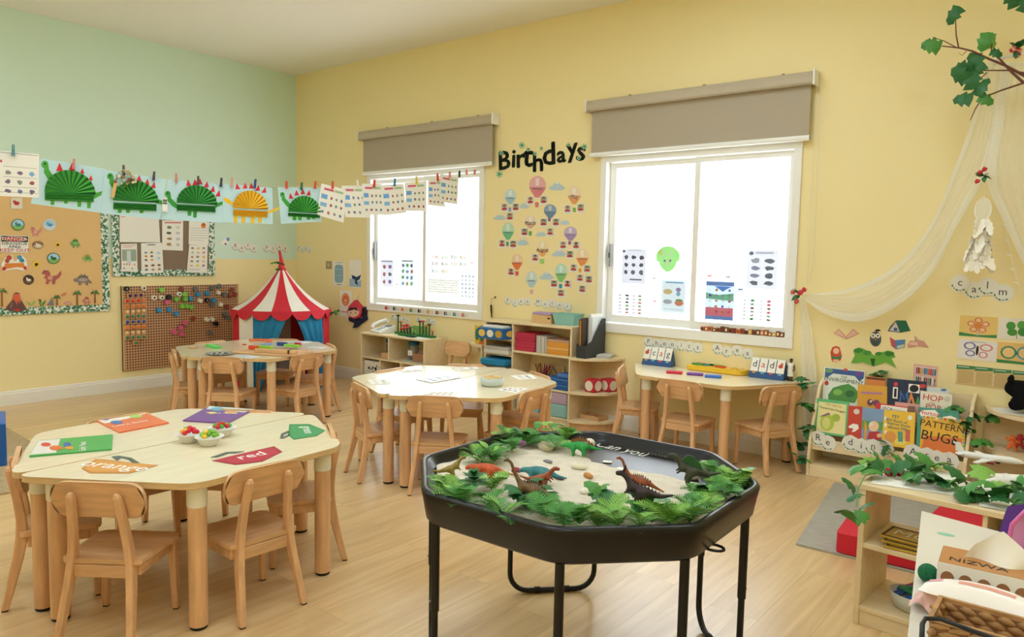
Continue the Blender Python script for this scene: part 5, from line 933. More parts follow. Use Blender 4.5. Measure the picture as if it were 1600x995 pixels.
for i in range(4): bx('blue_book', 'blue book in the flat pile under the blue case', 'book', (sx+.63, sy+.004+.004*i, z+.0006+i*.023), (sx+.868, sy+.13, z+.0006+i*.023+.021), cm('2a5a9c' if i % 2 == 0 else '3a74b8'), .002, 'flat pile of blue books')
bx('pencil_case', 'rounded blue case on the pile of blue books', 'pencil case', (sx+.75, sy+.02, z+.094), (sx+.87, sy+.11, z+.13), cm('4a78c0', .5), .012)
z = .064; bx('storage_box', 'teal lidded box at the bottom of the tall shelf', 'box', (sx+.645, sy+.006, z), (sx+.87, sy+.2, z+.105), cm('8fc0bc', .4), .01); bx('storage_box', 'lilac lidded box on the teal box in the tall shelf', 'box', (sx+.65, sy+.008, z+.1055), (sx+.868, sy+.19, z+.2), cm('b8a0b4', .4), .01)
bx('storage_box', 'pale blue box in the lower middle of the tall shelf', 'box', (sx+.345, sy+.02, z), (sx+.58, sy+.2, z+.12), cm('8ab0bc', .4), .006)
t = thing('wooden_crate', 'small wooden crate with lilac book on the tall shelf top', 'crate', (3.60, -.13, SH+.001), .05); ring(m := MB(), -.085, .085, -.04, .04, -.095, .095, -.05, .05, -.07, 0, cm('d9b480')); o = m.obj('crate_sides', t); o.rotation_euler = (-PI/2, 0, 0); MB().lohi((-.085, -.04, 0), (.085, .04, .006), cm('c9a270')).obj('crate_base', t)
MB().lohi((.06, -.0515, .038), (.085, -.0505, .05), M_BLACK).obj('hand_hole', t)
bx('lilac_book', 'lilac book lying on the wooden crate', 'book', (3.515, -.185, SH+.0725), (3.70, -.085, SH+.09), cm('b49ac4'), .002)
t = thing('teal_basket', 'teal plastic basket on the tall shelf top', 'basket', (3.815, -.10, SH+.001)); m = MB(); m.add([(-.09, -.06, 0), (.09, -.06, 0), (.09, .06, 0), (-.09, .06, 0), (-.105, -.075, .09), (.105, -.075, .09), (.105, .075, .09), (-.105, .075, .09)], [(3, 2, 1, 0), (0, 1, 5, 4), (1, 2, 6, 5), (2, 3, 7, 6), (3, 0, 4, 7)], cm('8fc4bc', .4)); o = m.obj('basket_body', t); sd = o.modifiers.new('s', 'SOLIDIFY'); sd.thickness = .004; MB().lohi((-.085, -.06, .06), (.085, .06, .08), cm('2f5a54')).obj('contents', t, .004)
# quarter-round corner shelves
def quarter(label, x, r, hgt_, tiers, flip, y=-0.003):
    t = thing('corner_shelf', label, 'shelf', (x, y, 0)); s = -1 if flip else 1
    def qp(rr): return [(0, 0)]+[(s*rr*math.cos(a), -rr*math.sin(a)) for a in [PI/2*i/14 for i in range(15)]]
    for z in tiers: MB().prism(qp(r), z-.02, z, M_SHELF).obj('tier', t, .003)
    MB().lohi((0, -.012, 0), (s*(r-.004), 0, hgt_-.02), M_SHELF).obj('back_panel', t); MB().lohi((0, -(r-.004), 0), (s*.012, -.0125, hgt_-.02), M_SHELF).obj('side_panel', t)
    pts = [(s*(r-.02)*math.cos(a), -(r-.02)*math.sin(a)) for a in [PI/2*i/14 for i in range(15)]]; m = MB(); m.add([(x_, y_2, .0) for x_, y_2 in pts]+[(x_, y_2, tiers[0]-.02) for x_, y_2 in pts], [(i, i+1, 16+i, 15+i) for i in range(14)], M_WOODX, None, True); m.obj('kick_board', t)
    return t
quarter('round-front corner shelf with two red dice', 3.978, .318, .568, (.075, .30, .568), False)
quarter('round-front corner shelf holding upright game boxes beside the lone chair', 3.052, .285, .575, (.075, .30, .575), True)
for i, (c, lb) in enumerate([('e0b83a', 'yellow game box standing beside the tall shelf'), ('d8702f', 'orange game box standing beside the tall shelf')]): gbox(lb, (2.895+.07*i, -.2-.02*i, .576), (2.955+.07*i, -.05, .735-.03*i), c, ['2f7a5a'])
def die(label, x, y, z, s, rz):
    t = thing('foam_die', label, 'die', (x, y, z), rz); MB().lohi((-s, -s, 0), (s, s, 2*s), mat('red_foam', hexc('c92f3a'), .6)).obj('cube', t, .012, 3)
    for (nx, ny) in ((0, -1), (1, 0), (-1, 0)):
        m = MB(); pts = arc(0, 0, s*.78, s*.78, 20); m.prism(pts, 0, .0012, cm('ece2cc')); o = m.obj('white_circle', t); o.matrix_local = Matrix.Translation((nx*s, ny*s, s)) @ (Matrix.Rotation(PI/2, 4, 'X') if ny else Matrix.Rotation(nx*PI/2, 4, 'Y'))
die('nearer red foam die with cream circle on the corner shelf', 4.125, -.185, .301, .051, -.15); die('red foam die tucked behind the other on the corner shelf', 4.20, -.075, .301, .05, -.25)
t = thing('wooden_tray', 'shallow divided wooden tray at the bottom of the corner shelf', 'tray', (4.11, -.14, .0755), -.1); ring(m := MB(), -.085, .085, -.05, .05, -.095, .095, -.06, .06, -.035, 0, cm('d3a878')); o = m.obj('tray_sides', t); o.rotation_euler = (-PI/2, 0, 0); MB().lohi((-.085, -.05, 0), (.085, .05, .006), cm('c9a06c')).obj('tray_base', t); MB().lohi((-.004, -.05, .006), (.004, .05, .03), cm('d3a878')).obj('divider', t)
t = thing('magazine_file', 'black mesh magazine file stuffed with papers on the corner shelf', 'magazine file', (4.075, -.155, .569), -.05); mb_ = mat('black_mesh', hexc('3a3d3f'), .5, var=.25, vscale=900)
for s in (-1, 1): m = MB(); m.prism([(-.13, 0), (.125, 0), (.125, .30), (.075, .30), (-.06, .13), (-.13, .10)], s*.045-.0015, s*.045+.0015, mb_); o = m.obj('side', t); o.rotation_euler = (PI/2, 0, 0); o.rotation_euler = (PI/2, 0, PI/2)
MB().lohi((-.044, -.13, 0), (.044, -.127, .10), mb_).obj('front', t); MB().lohi((-.044, .122, 0), (.044, .125, .30), mb_).obj('back', t); MB().lohi((-.044, -.127, 0), (.044, .122, .003), mb_).obj('base', t)
for i, (c, h2) in enumerate([('8a5a3a', .30), ('e0a03a', .29), ('4a3a34', .31), ('c9d4dc', .33), ('e8ecee', .33), ('f0f0ea', .34), ('dde6ec', .315)]): MB().lohi((-.038+.0108*i, -.115 if i < 3 else -.04, .004), (-.030+.0108*i, .115 if i < 3 else .118, h2), cm(c)).obj('file', t, .001)
t = thing('paper_stack', 'stack of grey booklets beside the magazine file', 'papers', (4.175, -.10, .569), .25)
for i in range(4): MB().lohi((-.05, -.075, i*.006), (.05+.003*i, .075, i*.006+.0055), cm(['b4b2ae', 'd6d4ce', 'a8a6a4', 'c9c7c2'][i])).obj('booklet', t)
# ================================================================ sand tray on its stand
TCX, TCY, RIM = 5.897, -3.05, 0.65
tray = thing('play_tray', 'black octagonal plastic tray of sand on tubular legs', 'tray', (TCX, TCY, 0), math.radians(1))
def octa(h, c):     # half width across flats, chamfer share
    a = h-c; return [(h, -a), (h, a), (a, h), (-a, h), (-h, a), (-h, -a), (-a, -h), (a, -h)]
def oring(inset): return round_poly(octa(0.516-inset, 0.275-inset*0.5858), 0.05 if inset < .05 else .03, 4)
prof = [(0.045, .543), (0.028, .545), (0.016, .556), (0.005, .62), (0.0, .642), (0.004, .649), (0.012, .652), (0.022, .650), (0.028, .643), (0.038, .624), (0.05, .615), (0.07, .612)]
rings = [[(x, y, z) for x, y in oring(i)] for i, z in prof]; n = len(rings[0]); vs = [q for r_ in rings for q in r_]
fs = [(i*n+k, i*n+(k+1) % n, (i+1)*n+(k+1) % n, (i+1)*n+k) for i in range(len(rings)-1) for k in range(n)]
m = MB(); m.add(vs, fs, M_BLACK, None, True); m.face(rings[-1], M_BLACK); m.face(rings[0][::-1], M_BLACK); m.obj('tray_basin', tray)
for k in range(4):
    a = PI/4+k*PI/2; nrm = Vector((math.cos(a), math.sin(a), 0)); tg = Vector((-math.sin(a), math.cos(a), 0)); c = nrm*(0.516*math.sqrt(2)-0.275/math.sqrt(2)-0.045); hw, rb = 0.172, 0.075
    pts = [c-tg*hw+Vector((0, 0, .30))]
    for s in (-1, 1):
        arc_ = [c+tg*(s*(hw-rb+rb*math.cos(q)))+Vector((0, 0, .0115+rb-rb*math.sin(q))) for q in [PI/2*i/6 for i in range(7)]]; pts += arc_ if s < 0 else arc_[::-1]
    pts.append(c+tg*hw+Vector((0, 0, .30))); lg = MB().tube(pts, 0.0105, M_BLACKM, 10).obj('leg_frame', tray)
    for s in (-1, 1):
        MB().tube([c+tg*(s*hw)+Vector((0, 0, .27)), c+tg*(s*hw)+Vector((0, 0, .545))], 0.0135, M_BLACKM, 10).obj('upper_post', lg)
        MB().tube([c+tg*(s*.06-.012)+Vector((0, 0, .0125)), c+tg*(s*.06+.012)+Vector((0, 0, .0125))], 0.0125, M_RUBBER, 10).obj('rubber_grip', lg)
        MB().ball(tuple(c+tg*(s*hw)+nrm*.0135+Vector((0, 0, .30))), .004, cm('8a8a8a', .3)).obj('spring_button', lg)
m = MB(); q = [(.505+.03*math.cos(t_)+.0, -.12+.022*math.sin(t_), .552) for t_ in [2*PI*i/12 for i in range(13)]]; m.tube(q, .004, M_BLACKM, 6); m.obj('side_loop', tray)
# sand
sm_ = mat('pale_play_sand', hexc('ddd3c0'), 0.9, 0.1, var=.08, vscale=30, bump=.5, bscale=120)
from mathutils import noise as _ns
def sand_h(x, y):
    h_ = .622+.008*_ns.noise(Vector((x*7, y*7, 1)))+.006*_ns.noise(Vector((x*18, y*18, 4)))
    bare = (y-.15+.06*_ns.noise(Vector((x*9, y*9, 9))))*4.2+min(0, (x+.10)*5)
    return h_-max(0, min(.028, bare*.034*1.2))
inner = octa(.502-.052, .267-.03); N = 64; vs, fs, idx = [], [], {}
def inside(x, y): return abs(x) < .463 and abs(y) < .463 and abs(x)+abs(y) < .463*2-.24
for j in range(N+1):
    for i in range(N+1):
        x, y = -.462+.924*i/N, -.462+.924*j/N
        if inside(x, y): idx[i, j] = len(vs); vs.append((x, y, sand_h(x, y)))
for j in range(N):
    for i in range(N):
        k = [(i, j), (i+1, j), (i+1, j+1), (i, j+1)]
        if all(q in idx for q in k): fs.append(tuple(idx[q] for q in k))
        elif sum(q in idx for q in k) == 3: fs.append(tuple(idx[q] for q in k if q in idx))
sand = MB().add(vs, fs, sm_, None, True).obj('sand'); place(sand, (TCX, TCY, 0), math.radians(1)); tag(sand, 'pale rippled sand filling the black tray', 'sand', None, 'stuff')
def on_sand(px_, py_):
    p_ = onz(px_, py_, .622)
    for _ in range(4): p_ = onz(px_, py_, max(sand_h(p_.x-TCX, p_.y-TCY), .613))
    return p_
ck = cm('d4d6d2')
q = onz(972, 702, .613); me = text_mesh('Can you', .085, ck, .0006); o = bpy.data.objects.new('chalk_writing', me); COL.objects.link(o); o.parent = tray; bpy.context.view_layer.update(); o.matrix_world = Matrix.Translation((q.x, q.y, .6132)) @ Matrix.Rotation(-.06, 4, 'Z') @ Matrix.Diagonal((.8, 1.25, 1, 1))
m = MB()
for k, (x0, x1, yy) in enumerate([(1012, 1042, 706), (1046, 1068, 712), (1058, 1080, 720)]):
    m.tube([onz(x0+(x1-x0)*i/12, yy+(x1-x0)*.18*i/12+(3 if i % 2 else -3),   .6135)-Vector((TCX, TCY, 0)) for i in range(13)], .0012, ck, 4)
m.obj('chalk_scribble', tray).rotation_euler = (0, 0, math.radians(-1))
# ---------------------------------------------------------------- greenery in the tray
def frond_mesh(k, name='frond'):
    mb = MB(); N_ = 10; L_ = 1.0
    def sp(t): return Vector((L_*t*(1-.15*t), 0, .55*t-.62*t*t))
    mb.tube([sp(i/6) for i in range(7)], .012, GL[1], 4)
    for i in range(1, N_+1):
        t = i/(N_+.6); b = sp(t); ln = .34*math.sin(PI*(.12+.86*t))+.05
        for s in (-1, 1):
            tip = b+Vector((ln*.55, s*ln, -.06*ln)); w = Vector((.055, 0, 0)); mb.add([b-w*.6, b+w*.6, tip+Vector((-.02, 0, .01)), (b+tip)/2-w*.9+Vector((0, 0, .015))], [(0, 1, 2, 3)], GL[k])
    return mb.mesh(name)
FRO = {k: frond_mesh(k) for k in (1, 2)}; rg = random.Random(21)
def fern(label, p_, s, k, n_=6, group='fern sprigs around the sand tray'):
    t = thing('fern_sprig', label, 'plant sprig', p_, rg.uniform(0, 6.28), group); a0 = rg.uniform(0, 6)
    for i in range(n_): put_leaf(t, FRO[rg.choice((1, 2)) if k == 3 else k], (0, 0, .004), s*rg.uniform(.85, 1.3), rg.uniform(-.3, .3), rg.uniform(-.95, -.15), a0+2*PI*i/n_+rg.uniform(-.3, .3), 'frond')
    return t
def broad(label, p_, s, me, ks, n_=7, rise=.05, group='leafy sprigs around the sand tray'):
    t = thing('leafy_sprig', label, 'plant sprig', p_, rg.uniform(0, 6.28), group); pts = [(0, 0, .004), (s*.5, 0, rise*.7), (s*1.2, s*.2, rise)]
    MB().tube(pts, .0016, GL[0], 5).obj('stem', t)
    for i in range(n_):
        f = i/n_; put_leaf(t, me[rg.choice(ks)], (s*1.1*f, s*.15*f, rise*f+.004), s*rg.uniform(.7, 1.05), rg.uniform(-.5, .5), rg.uniform(-.6, .1), (1 if i % 2 else -1)*rg.uniform(.5, 1.4))
    return t
def rosette(label, p_, s, k):
    t = thing('succulent', label, 'plant sprig', p_, 0)
    for ring_, (n_, el, sc) in enumerate(((9, -.25, 1.0), (8, -.65, .8), (6, -1.05, .55))):
        for i in range(n_): put_leaf(t, LEAF[k], (0, 0, .012+.012*ring_), s*sc, 0, el, 2*PI*i/n_+ring_*.35)
    return t
fl_ = [(692, 768, 2), (708, 780, 2), (768, 768, 2), (768, 795, 1), (785, 805, 1), (722, 790, 1), (852, 803, 1), (905, 815, 1), (932, 817, 2), (966, 818, 2), (880, 818, 1), (1052, 812, 2), (1077, 800, 2), (1097, 787, 1), (1120, 772, 2), (1138, 757, 2), (1116, 745, 2), (800, 706, 1), (772, 724, 1), (822, 697, 1), (862, 703, 2), (882, 690, 2), (747, 722, 2), (1030, 803, 2), (790, 690, 1), (955, 806, 2), (1000, 822, 2), (1045, 815, 2), (1078, 812, 2), (1104, 797, 2), (1130, 780, 1), (1150, 764, 2)]
fw_ = ['behind the olive dinosaur', 'at the tray corner beside the succulent', 'beside the red flower', 'in front of the succulent', 'on the front rim by the succulent', 'below the succulent on the rim side', 'in front of the long-necked dinosaur', 'on the front edge below the bone', 'on the front edge beside the dark ivy', 'on the front chamfer', 'on the front edge under the dark ivy', 'behind the black crested dinosaur', 'in front of the dark sail-backed dinosaur', 'under the sail-backed dinosaur', 'along the right chamfer of the tray', 'at the right corner of the tray', 'beside the white stones', 'beside the magenta flower', 'at the red grazing dinosaur', 'under the magenta flower', 'beside the green plated dinosaur', 'on the rim behind the green plated dinosaur', 'behind the red grazing dinosaur', 'at the tail of the black crested dinosaur', 'on the back rim by the broad leaves', 'beside the ivy at the front edge', 'on the front chamfer below the black dinosaur', 'against the front right rim', 'against the right rim below the ivy', 'halfway along the right chamfer', 'on the right chamfer beneath the bright leafy sprig', 'in the right-hand corner against the rim']
for i, (x, y, k) in enumerate(fl_): fern('%s fern sprig %s' % ('bright green' if k == 2 else 'green', fw_[i]), on_sand(x, y+(7 if y > 797 else 0))+Vector((0, 0, .002)), .075 if y > 740 else .08, 3 if i % 4 == 0 else k, 8)
bl_ = [(708, 772, LEAF, (1, 2), 'mid-green leafy sprig in the left corner of the tray'), (800, 772, LOBE, (0,), 'dark ivy sprig beside the long-necked dinosaur'), (838, 795, LOBE, (0, 0, 1), 'dark ivy sprig in front of the long-necked dinosaur'), (880, 795, LOBE, (0, 1), 'dark ivy sprig at the middle of the front edge'), (945, 800, LOBE, (0, 1), 'ivy sprig at the front edge beside the bone'), (1008, 812, LOBE, (0, 1), 'dark broad-leaf sprig at the feet of the black crested dinosaur'), (1083, 772, LOBE, (0, 0, 1), 'dark ivy sprig below the sail-backed dinosaur'), (822, 688, LEAF, (0, 1), 'glossy broad-leaf sprig on the back rim beside the magenta flower'), (845, 694, LEAF, (1, 1, 2), 'broad-leaf sprig behind the fern at the back rim'), (866, 684, LEAF, (1, 2), 'broad pale-tipped sprig hanging over the back rim'), (893, 680, LOBE, (2, 2, 1), 'light green parsley-like sprig on the back rim'), (1135, 752, LOBE, (1, 2), 'bright leafy sprig touching the right rim'), (752, 724, LEAF, (2, 1), 'light pointed sprig behind the red dinosaur')]
for x, y, me, ks, lb in bl_: broad(lb, on_sand(x, y), .062, me, ks)
rosette('dark green succulent rosette near the left corner of the tray', on_sand(740, 772)+Vector((0, 0, .02)), .055, 0)
for lb, x, y, c in [('crimson paper flower in the sand', 806, 744, 'a81f48'), ('magenta flower by the back rim ferns', 815, 700, 'b05aa8')]:
    t = thing('silk_flower', lb, 'flower', on_sand(x, y)+Vector((0, 0, .004)))
    for i in range(12): o = MB().ball((.013*math.cos(i*2.4)*math.sqrt(i/12), .013*math.sin(i*2.4)*math.sqrt(i/12), .014+.006*(1-i/12)), .0075, cm(c, .6), 7, 4).obj('petal', t)
# ---------------------------------------------------------------- toy dinosaurs (skinned skeletons)
def skin(name, pts, edges, m, sub=1):
    me = bpy.data.meshes.new(name); me.from_pydata([q[:3] for q in pts], edges, []); o = bpy.data.objects.new(name, me); COL.objects.link(o)
    md = o.modifiers.new('skin', 'SKIN'); md.use_smooth_shade = True; sv = me.skin_vertices
    if not sv:
        bm = bmesh.new(); bm.from_mesh(me); bm.verts.layers.skin.verify(); bm.to_mesh(me); bm.free(); sv = me.skin_vertices
    for i, q in enumerate(pts): sv[0].data[i].radius = (q[3], q[3]); sv[0].data[i].use_root = (i == 0)
    s_ = o.modifiers.new('sub', 'SUBSURF'); s_.levels = sub; s_.render_levels = sub
    dg = bpy.context.evaluated_depsgraph_get(); res = bpy.data.meshes.new_from_object(o.evaluated_get(dg)); bpy.data.objects.remove(o)
    res.name = name; res.materials.clear(); res.materials.append(m)
    for p_ in res.polygons: p_.use_smooth = True
    return res
def dino(label, px_, py_, head, L_, kind, col, extra=None, ecol=None):
    S = []; Ed = []
    def chain(pts, start=None):
        prev = start
        for q in pts:
            S.append(q); k = len(S)-1
            if prev is not None: Ed.append((prev, k))
            prev = k
        return prev
    if kind == 'theropod':
        S.append((0, 0, .42, .115)); chain([(-.18, 0, .40, .085), (-.38, 0, .36, .05), (-.62, 0, .42, .02)], 0); c = chain([(.16, 0, .50, .10)], 0); chain([(.26, 0, .64, .06), (.34, 0, .74, .07), (.50, 0, .72, .045)], c)
        for s in (-1, 1): chain([(.02, s*.10, .34, .07), (.09, s*.11, .20, .05), (-.02, s*.11, .09, .03), (.03, s*.11, .012, .025), (.11, s*.11, .012, .02)], 0); chain([(.22, s*.09, .44, .028), (.30, s*.10, .38, .018)], c)
        ridge = [(-.35, .41), (-.15, .50), (.05, .55), (.2, .64)]
    elif kind == 'sauropod':
        S.append((0, 0, .36, .14)); chain([(-.2, 0, .33, .10), (-.42, 0, .22, .05), (-.68, 0, .10, .018)], 0); c = chain([(.18, 0, .38, .12)], 0); chain([(.30, 0, .52, .06), (.40, 0, .72, .042), (.47, 0, .90, .036), (.56, 0, .95, .045), (.64, 0, .92, .028)], c)
        for s in (-1, 1): chain([(-.08, s*.11, .24, .06), (-.1, s*.12, .10, .045), (-.09, s*.12, .015, .042)], 0); chain([(.2, s*.11, .24, .055), (.21, s*.12, .10, .042), (.22, s*.12, .015, .04)], c)
        ridge = [(-.3, .38), (-.1, .50), (.05, .52), (.2, .51)]
    else:
        S.append((0, 0, .34, .16)); chain([(-.22, 0, .31, .10), (-.42, 0, .25, .05), (-.64, 0, .24, .018)], 0); c = chain([(.2, 0, .32, .12)], 0); chain([(.34, 0, .34, .075), (.45, 0, .33, .07), (.56, 0, .28, .04)], c)
        for s in (-1, 1): chain([(-.09, s*.12, .22, .07), (-.10, s*.13, .10, .05), (-.08, s*.13, .015, .045)], 0); chain([(.19, s*.11, .2, .06), (.2, s*.12, .1, .045), (.21, s*.12, .015, .042)], c)
        ridge = [(-.35, .34), (-.18, .46), (.0, .51), (.15, .46), (.28, .42)]
    p_ = on_sand(px_, py_); t = thing('toy_dinosaur', label, 'toy dinosaur', p_-Vector((0, 0, .002)), math.radians(head)); t.scale = (L_, L_, L_)
    me = skin('body', S, Ed, mat('toy_'+col, hexc(col), .5, .35, var=.3, vscale=9)); o = bpy.data.objects.new('body', me); COL.objects.link(o); o.parent = t
    hx = S[[i for i, q in enumerate(S) if q[0] == max(a[0] for a in S)][0]]
    e = MB()
    for s in (-1, 1): e.ball((hx[0]-.1, s*.05, hx[2]+.045), .014, cBk, 6, 4)
    e.obj('eyes', t)
    if extra:
        ec = cm(ecol)
        if extra == 'sail':
            m = MB(); q = [(-.28, .40), (-.2, .58), (-.05, .74), (.08, .76), (.18, .66), (.22, .52), (0, .42)]; m.prism(q, -.012, .012, ec); o = m.obj('sail', t); o.rotation_euler = (PI/2, 0, 0)
        elif extra == 'crest':
            for s in (-1, 1): MB().tube([(.33, s*.04, .78), (.31, s*.06, .88)], [.03, .012], ec, 6).obj('horn', t)
        if extra in ('spikes', 'crest', 'plates'):
            big = extra == 'plates'; k = 0
            for (xa, za), (xb, zb) in zip(ridge[:-1], ridge[1:]):
                for f in ((0, .5) if big else (0, .33, .66)):
                    x, z = xa+(xb-xa)*f, za+(zb-za)*f; h_ = .11 if big else .05; w = .06 if big else .025; m = MB(); m.prism([(x-w, z-.03), (x+w, z-.03), (x+w*.3, z+h_)], -.01, .01, ec); o = m.obj('back_plate' if big else 'back_spike', t); o.rotation_euler = (PI/2, 0, 0)
    return t
dino('olive upright toy dinosaur at the left corner of the sand tray', 704, 752, 60, .105, 'theropod', '8c7a34')
dino('red and orange grazing toy dinosaur behind the succulent', 762, 752, 205, .135, 'quad', 'c4562c')
dino('brown long-necked toy dinosaur with fine back spikes', 830, 787, 205, .135, 'sauropod', '74593a', 'spikes', '5a4630')
dino('teal blue spotted toy dinosaur lying beside the crimson flower', 845, 757, 200, .135, 'quad', '3a7f86')
dino('brown crested toy dinosaur in front of the teal one', 846, 770, 20, .115, 'theropod', '9a5230')
dino('green toy dinosaur with brown plates at the bare end of the sand', 906, 712, 215, .125, 'quad', '2f9a48', 'plates', '8a5a34')
dino('reddish brown spiny toy dinosaur in the middle of the sand', 998, 770, 205, .115, 'sauropod', '8f4a2a', 'spikes', '6a3a26')
dino('dark green sail-backed toy dinosaur by the white stones', 1078, 765, 210, .15, 'theropod', '3c4030', 'sail', '2f5a34')
dino('black crested toy dinosaur with spiny back', 1000, 800, 200, .15, 'theropod', '372a30', 'crest', '2a2026')
# stones, bones and bits in the sand
def stone(name, label, cat, x, y, r, c, rz=0, rough=.7):
    p_ = on_sand(x, y); m = MB(); m.ball((0, 0, r[2]*.7), r, cm(c, rough), 12, 8); o = m.obj(name)
    for v in o.data.vertices: v.co += v.co.normalized()*.12*r[2]*_ns.noise(v.co*40+Vector((x, y, 0)))
    place(o, p_, rz); tag(o, label, cat)
stone('stone', 'white stone at the back rim beside the green dinosaur', 'stone', 921, 698, (.024, .018, .02), 'e2ddcc'); stone('stone', 'flat cream stone in the middle of the sand', 'stone', 904, 732, (.03, .02, .011), 'd6d0b8'); stone('stone', 'large white stone behind the sail-backed dinosaur', 'stone', 1082, 747, (.026, .02, .024), 'e6e2d4'); stone('stone', 'white egg-shaped stone by the right rim', 'stone', 1101, 737, (.022, .018, .024), 'eae6da'); stone('stone', 'sandy stone under the broad leaves at the back', 'stone', 853, 703, (.035, .024, .02), 'cfc4a8')
stone('shell', 'dark oval shell in the sand', 'shell', 856, 722, (.02, .012, .005), '7d7a80'); stone('shell', 'small white shell in front of the biscuit-like bones', 'shell', 912, 771, (.014, .01, .008), 'e8e2d0'); stone('shell', 'purple-brown shell beside the teal dinosaur', 'shell', 873, 748, (.022, .013, .006), '7a4a4c')
stone('log_piece', 'short tan bone piece at the centre of the sand', 'bone', 919, 746, (.021, .010, .010), 'c08a50', -.2); stone('log_piece', 'longer tan bone piece in front of the short one', 'bone', 931, 763, (.030, .010, .009), 'c9924f', .05)
m = MB(); m.prism(round_poly([(-.026, -.013), (-.012, -.006), (.012, -.006), (.027, -.014), (.03, 0), (.026, .013), (.012, .006), (-.012, .006), (-.026, .013)], .003, 2), 0, .014, cm('b98a58')); o = m.obj('toy_bone', None, .003); place(o, on_sand(951, 781), .3); tag(o, 'dog-bone shaped tan bone at the front of the sand', 'bone')
for lb, x, y, rz in [('white paper tag lying on the bare tray floor', 949, 722, .4), ('small white shell-like tag behind the spiny dinosaur', 971, 733, -.2)]:
    m = MB(); m.prism(round_poly([(-.016, -.011), (.016, -.011), (.016, .011), (-.016, .011)], .005, 2), 0, .002, M_PAPER); o = m.obj('paper_tag'); place(o, on_sand(x, y)+Vector((0, 0, .001)), rz); tag(o, lb, 'tag')
m = MB(); m.prism([(-.055, -.003), (-.05, -.02), (-.03, -.024), (.06, -.004), (.06, 0), (-.03, .024), (-.05, .02)], 0, .012, mat('mint_scales', hexc('9fcfb2'), .5, var=.3, vscale=120)); o = m.obj('mint_fish', None, .004); place(o, on_sand(1018, 779), .15); tag(o, 'mint green scaly fish-shaped toy beside the black dinosaur', 'toy')
# ================================================================ things on the tables
TT = top_plane(.5503)
def book(label, quad, m, prints, pl=TT, thick=.006, title=None, tsz=.02, trot=0, tmat=None, toff=(0, 0), group=None, name='workbook'):
    o = flat(pl, name, label, 'book', quad, m, (), thick, .0004, group, None, prints)
    a = [Vector(pl.uv(*q, .0004)) for q in quad]; c = sum(a, Vector((0, 0)))/len(a)
    e1 = a[1]-a[0]
    if title: lettering(title, tsz, tmat or cW, o, TM(toff[0], toff[1], thick+.0016, trot))
    return o
z1 = fz(0, 620, 5.714); z2 = fz(270, 620, 5.714)
ang = lambda p_, q: math.atan2((TT.hit(*q)-TT.hit(*p_)).y, (TT.hit(*q)-TT.hit(*p_)).x)
gq = [z1(262, 540), z1(998, 475), z1(1008, 345), z1(340, 400)]
book('green Early Years workbook with white picture end on the table', gq, mat('green_cover', hexc('4fae5c'), .3), [([z1(270, 530), z1(500, 512), z1(540, 388), z1(345, 402)], cm('e6dfd6', .3), 0), ([z1(x, y) for x, y in arc(410, 440, 45, 18)], cm('d8483a', .3), 1), ([z1(x, y) for x, y in arc(500, 470, 60, 22)], cm('e0733f', .3), 1), ([z1(x, y) for x, y in arc(600, 440, 35, 22)], cm('3a6ab0', .3), 1), ([z1(x, y) for x, y in arc(620, 470, 40, 14)], cm('e8a03a', .3), 1)], title='Early Years', tsz=.034, trot=ang(z1(830, 460), z1(825, 360)), toff=(.06, .01))
book('orange Early Years workbook with white corner on the table', [z1(850, 215), z1(1065, 325), z1(1508, 238), z1(1310, 155)], mat('orange_cover', hexc('e8774a'), .3), [([z1(850, 210), z1(935, 250), z1(1210, 190), z1(1310, 155), z1(1180, 160)], cm('efe9dc', .3), 0), ([z1(x, y) for x, y in arc(1040, 240, 55, 16)], cm('4a78b8', .3), 1), ([z1(x, y) for x, y in arc(1210, 185, 60, 16)], cm('a8d06a', .3), 1), ([z1(x, y) for x, y in arc(940, 212, 35, 9)], cm('8a6ab8', .3), 1)], title='Early Years', tsz=.036, trot=ang(z1(1380, 230), z1(1080, 285)), toff=(.04, -.03))
book('purple Early Years workbook with colourful top on the table', [z2(90, 218), z2(485, 243), z2(720, 120), z2(325, 92)], mat('purple_cover', hexc('7a4a98'), .3), [([z2(300, 120), z2(500, 135), z2(640, 150), z2(720, 120), z2(325, 92)], cm('cfe0dc', .3), 0), ([z2(x, y) for x, y in arc(400, 120, 60, 18)], cm('6fb4d0', .3), 1), ([z2(x, y) for x, y in arc(350, 155, 40, 10)], cm('f0d060', .3), 1), ([z2(x, y) for x, y in arc(520, 150, 60, 14)], cm('d89a4a', .3), 1)], title='Early Years', tsz=.034, trot=ang(z2(470, 195), z2(240, 190)), toff=(-.01, .02))
def bowl(label, x, y, fruit, rn_):
    p_ = onz(x, y, .551); t = thing('fruit_bowl', label, 'bowl', p_); MB().lathe([(.028, 0), (.032, .002), (.05, .033), (.058, .036), (.058, .038), (.047, .036), (.03, .006), (0, .005)], cm('eceae4', .3), 22).obj('bowl', t)
    for i in range(13): a, r_ = i*2.4, .032*math.sqrt((i+.5)/13); c = fruit[i % len(fruit)]; o = MB().ball((r_*math.cos(a), r_*math.sin(a), .036+.016*(1-i/13)+rn_.uniform(0, .006)), (.011, .011, .010), cm(c, .4), 8, 5).obj('fruit_piece', t)
rb_ = random.Random(2); bowl('white bowl of red and yellow play fruit', 296, 690, ['d8283a', 'd8283a', 'f0b83a', 'd8283a', '7ab83a'], rb_); bowl('white bowl of green kiwi and yellow play fruit', 327, 695, ['7ab83a', '6aa834', 'f0c83a', '8ac84a'], rb_); bowl('white bowl of strawberries with green pieces', 347, 681, ['c82838', '5aa83a', 'd0303c', '6ab844'], rb_)
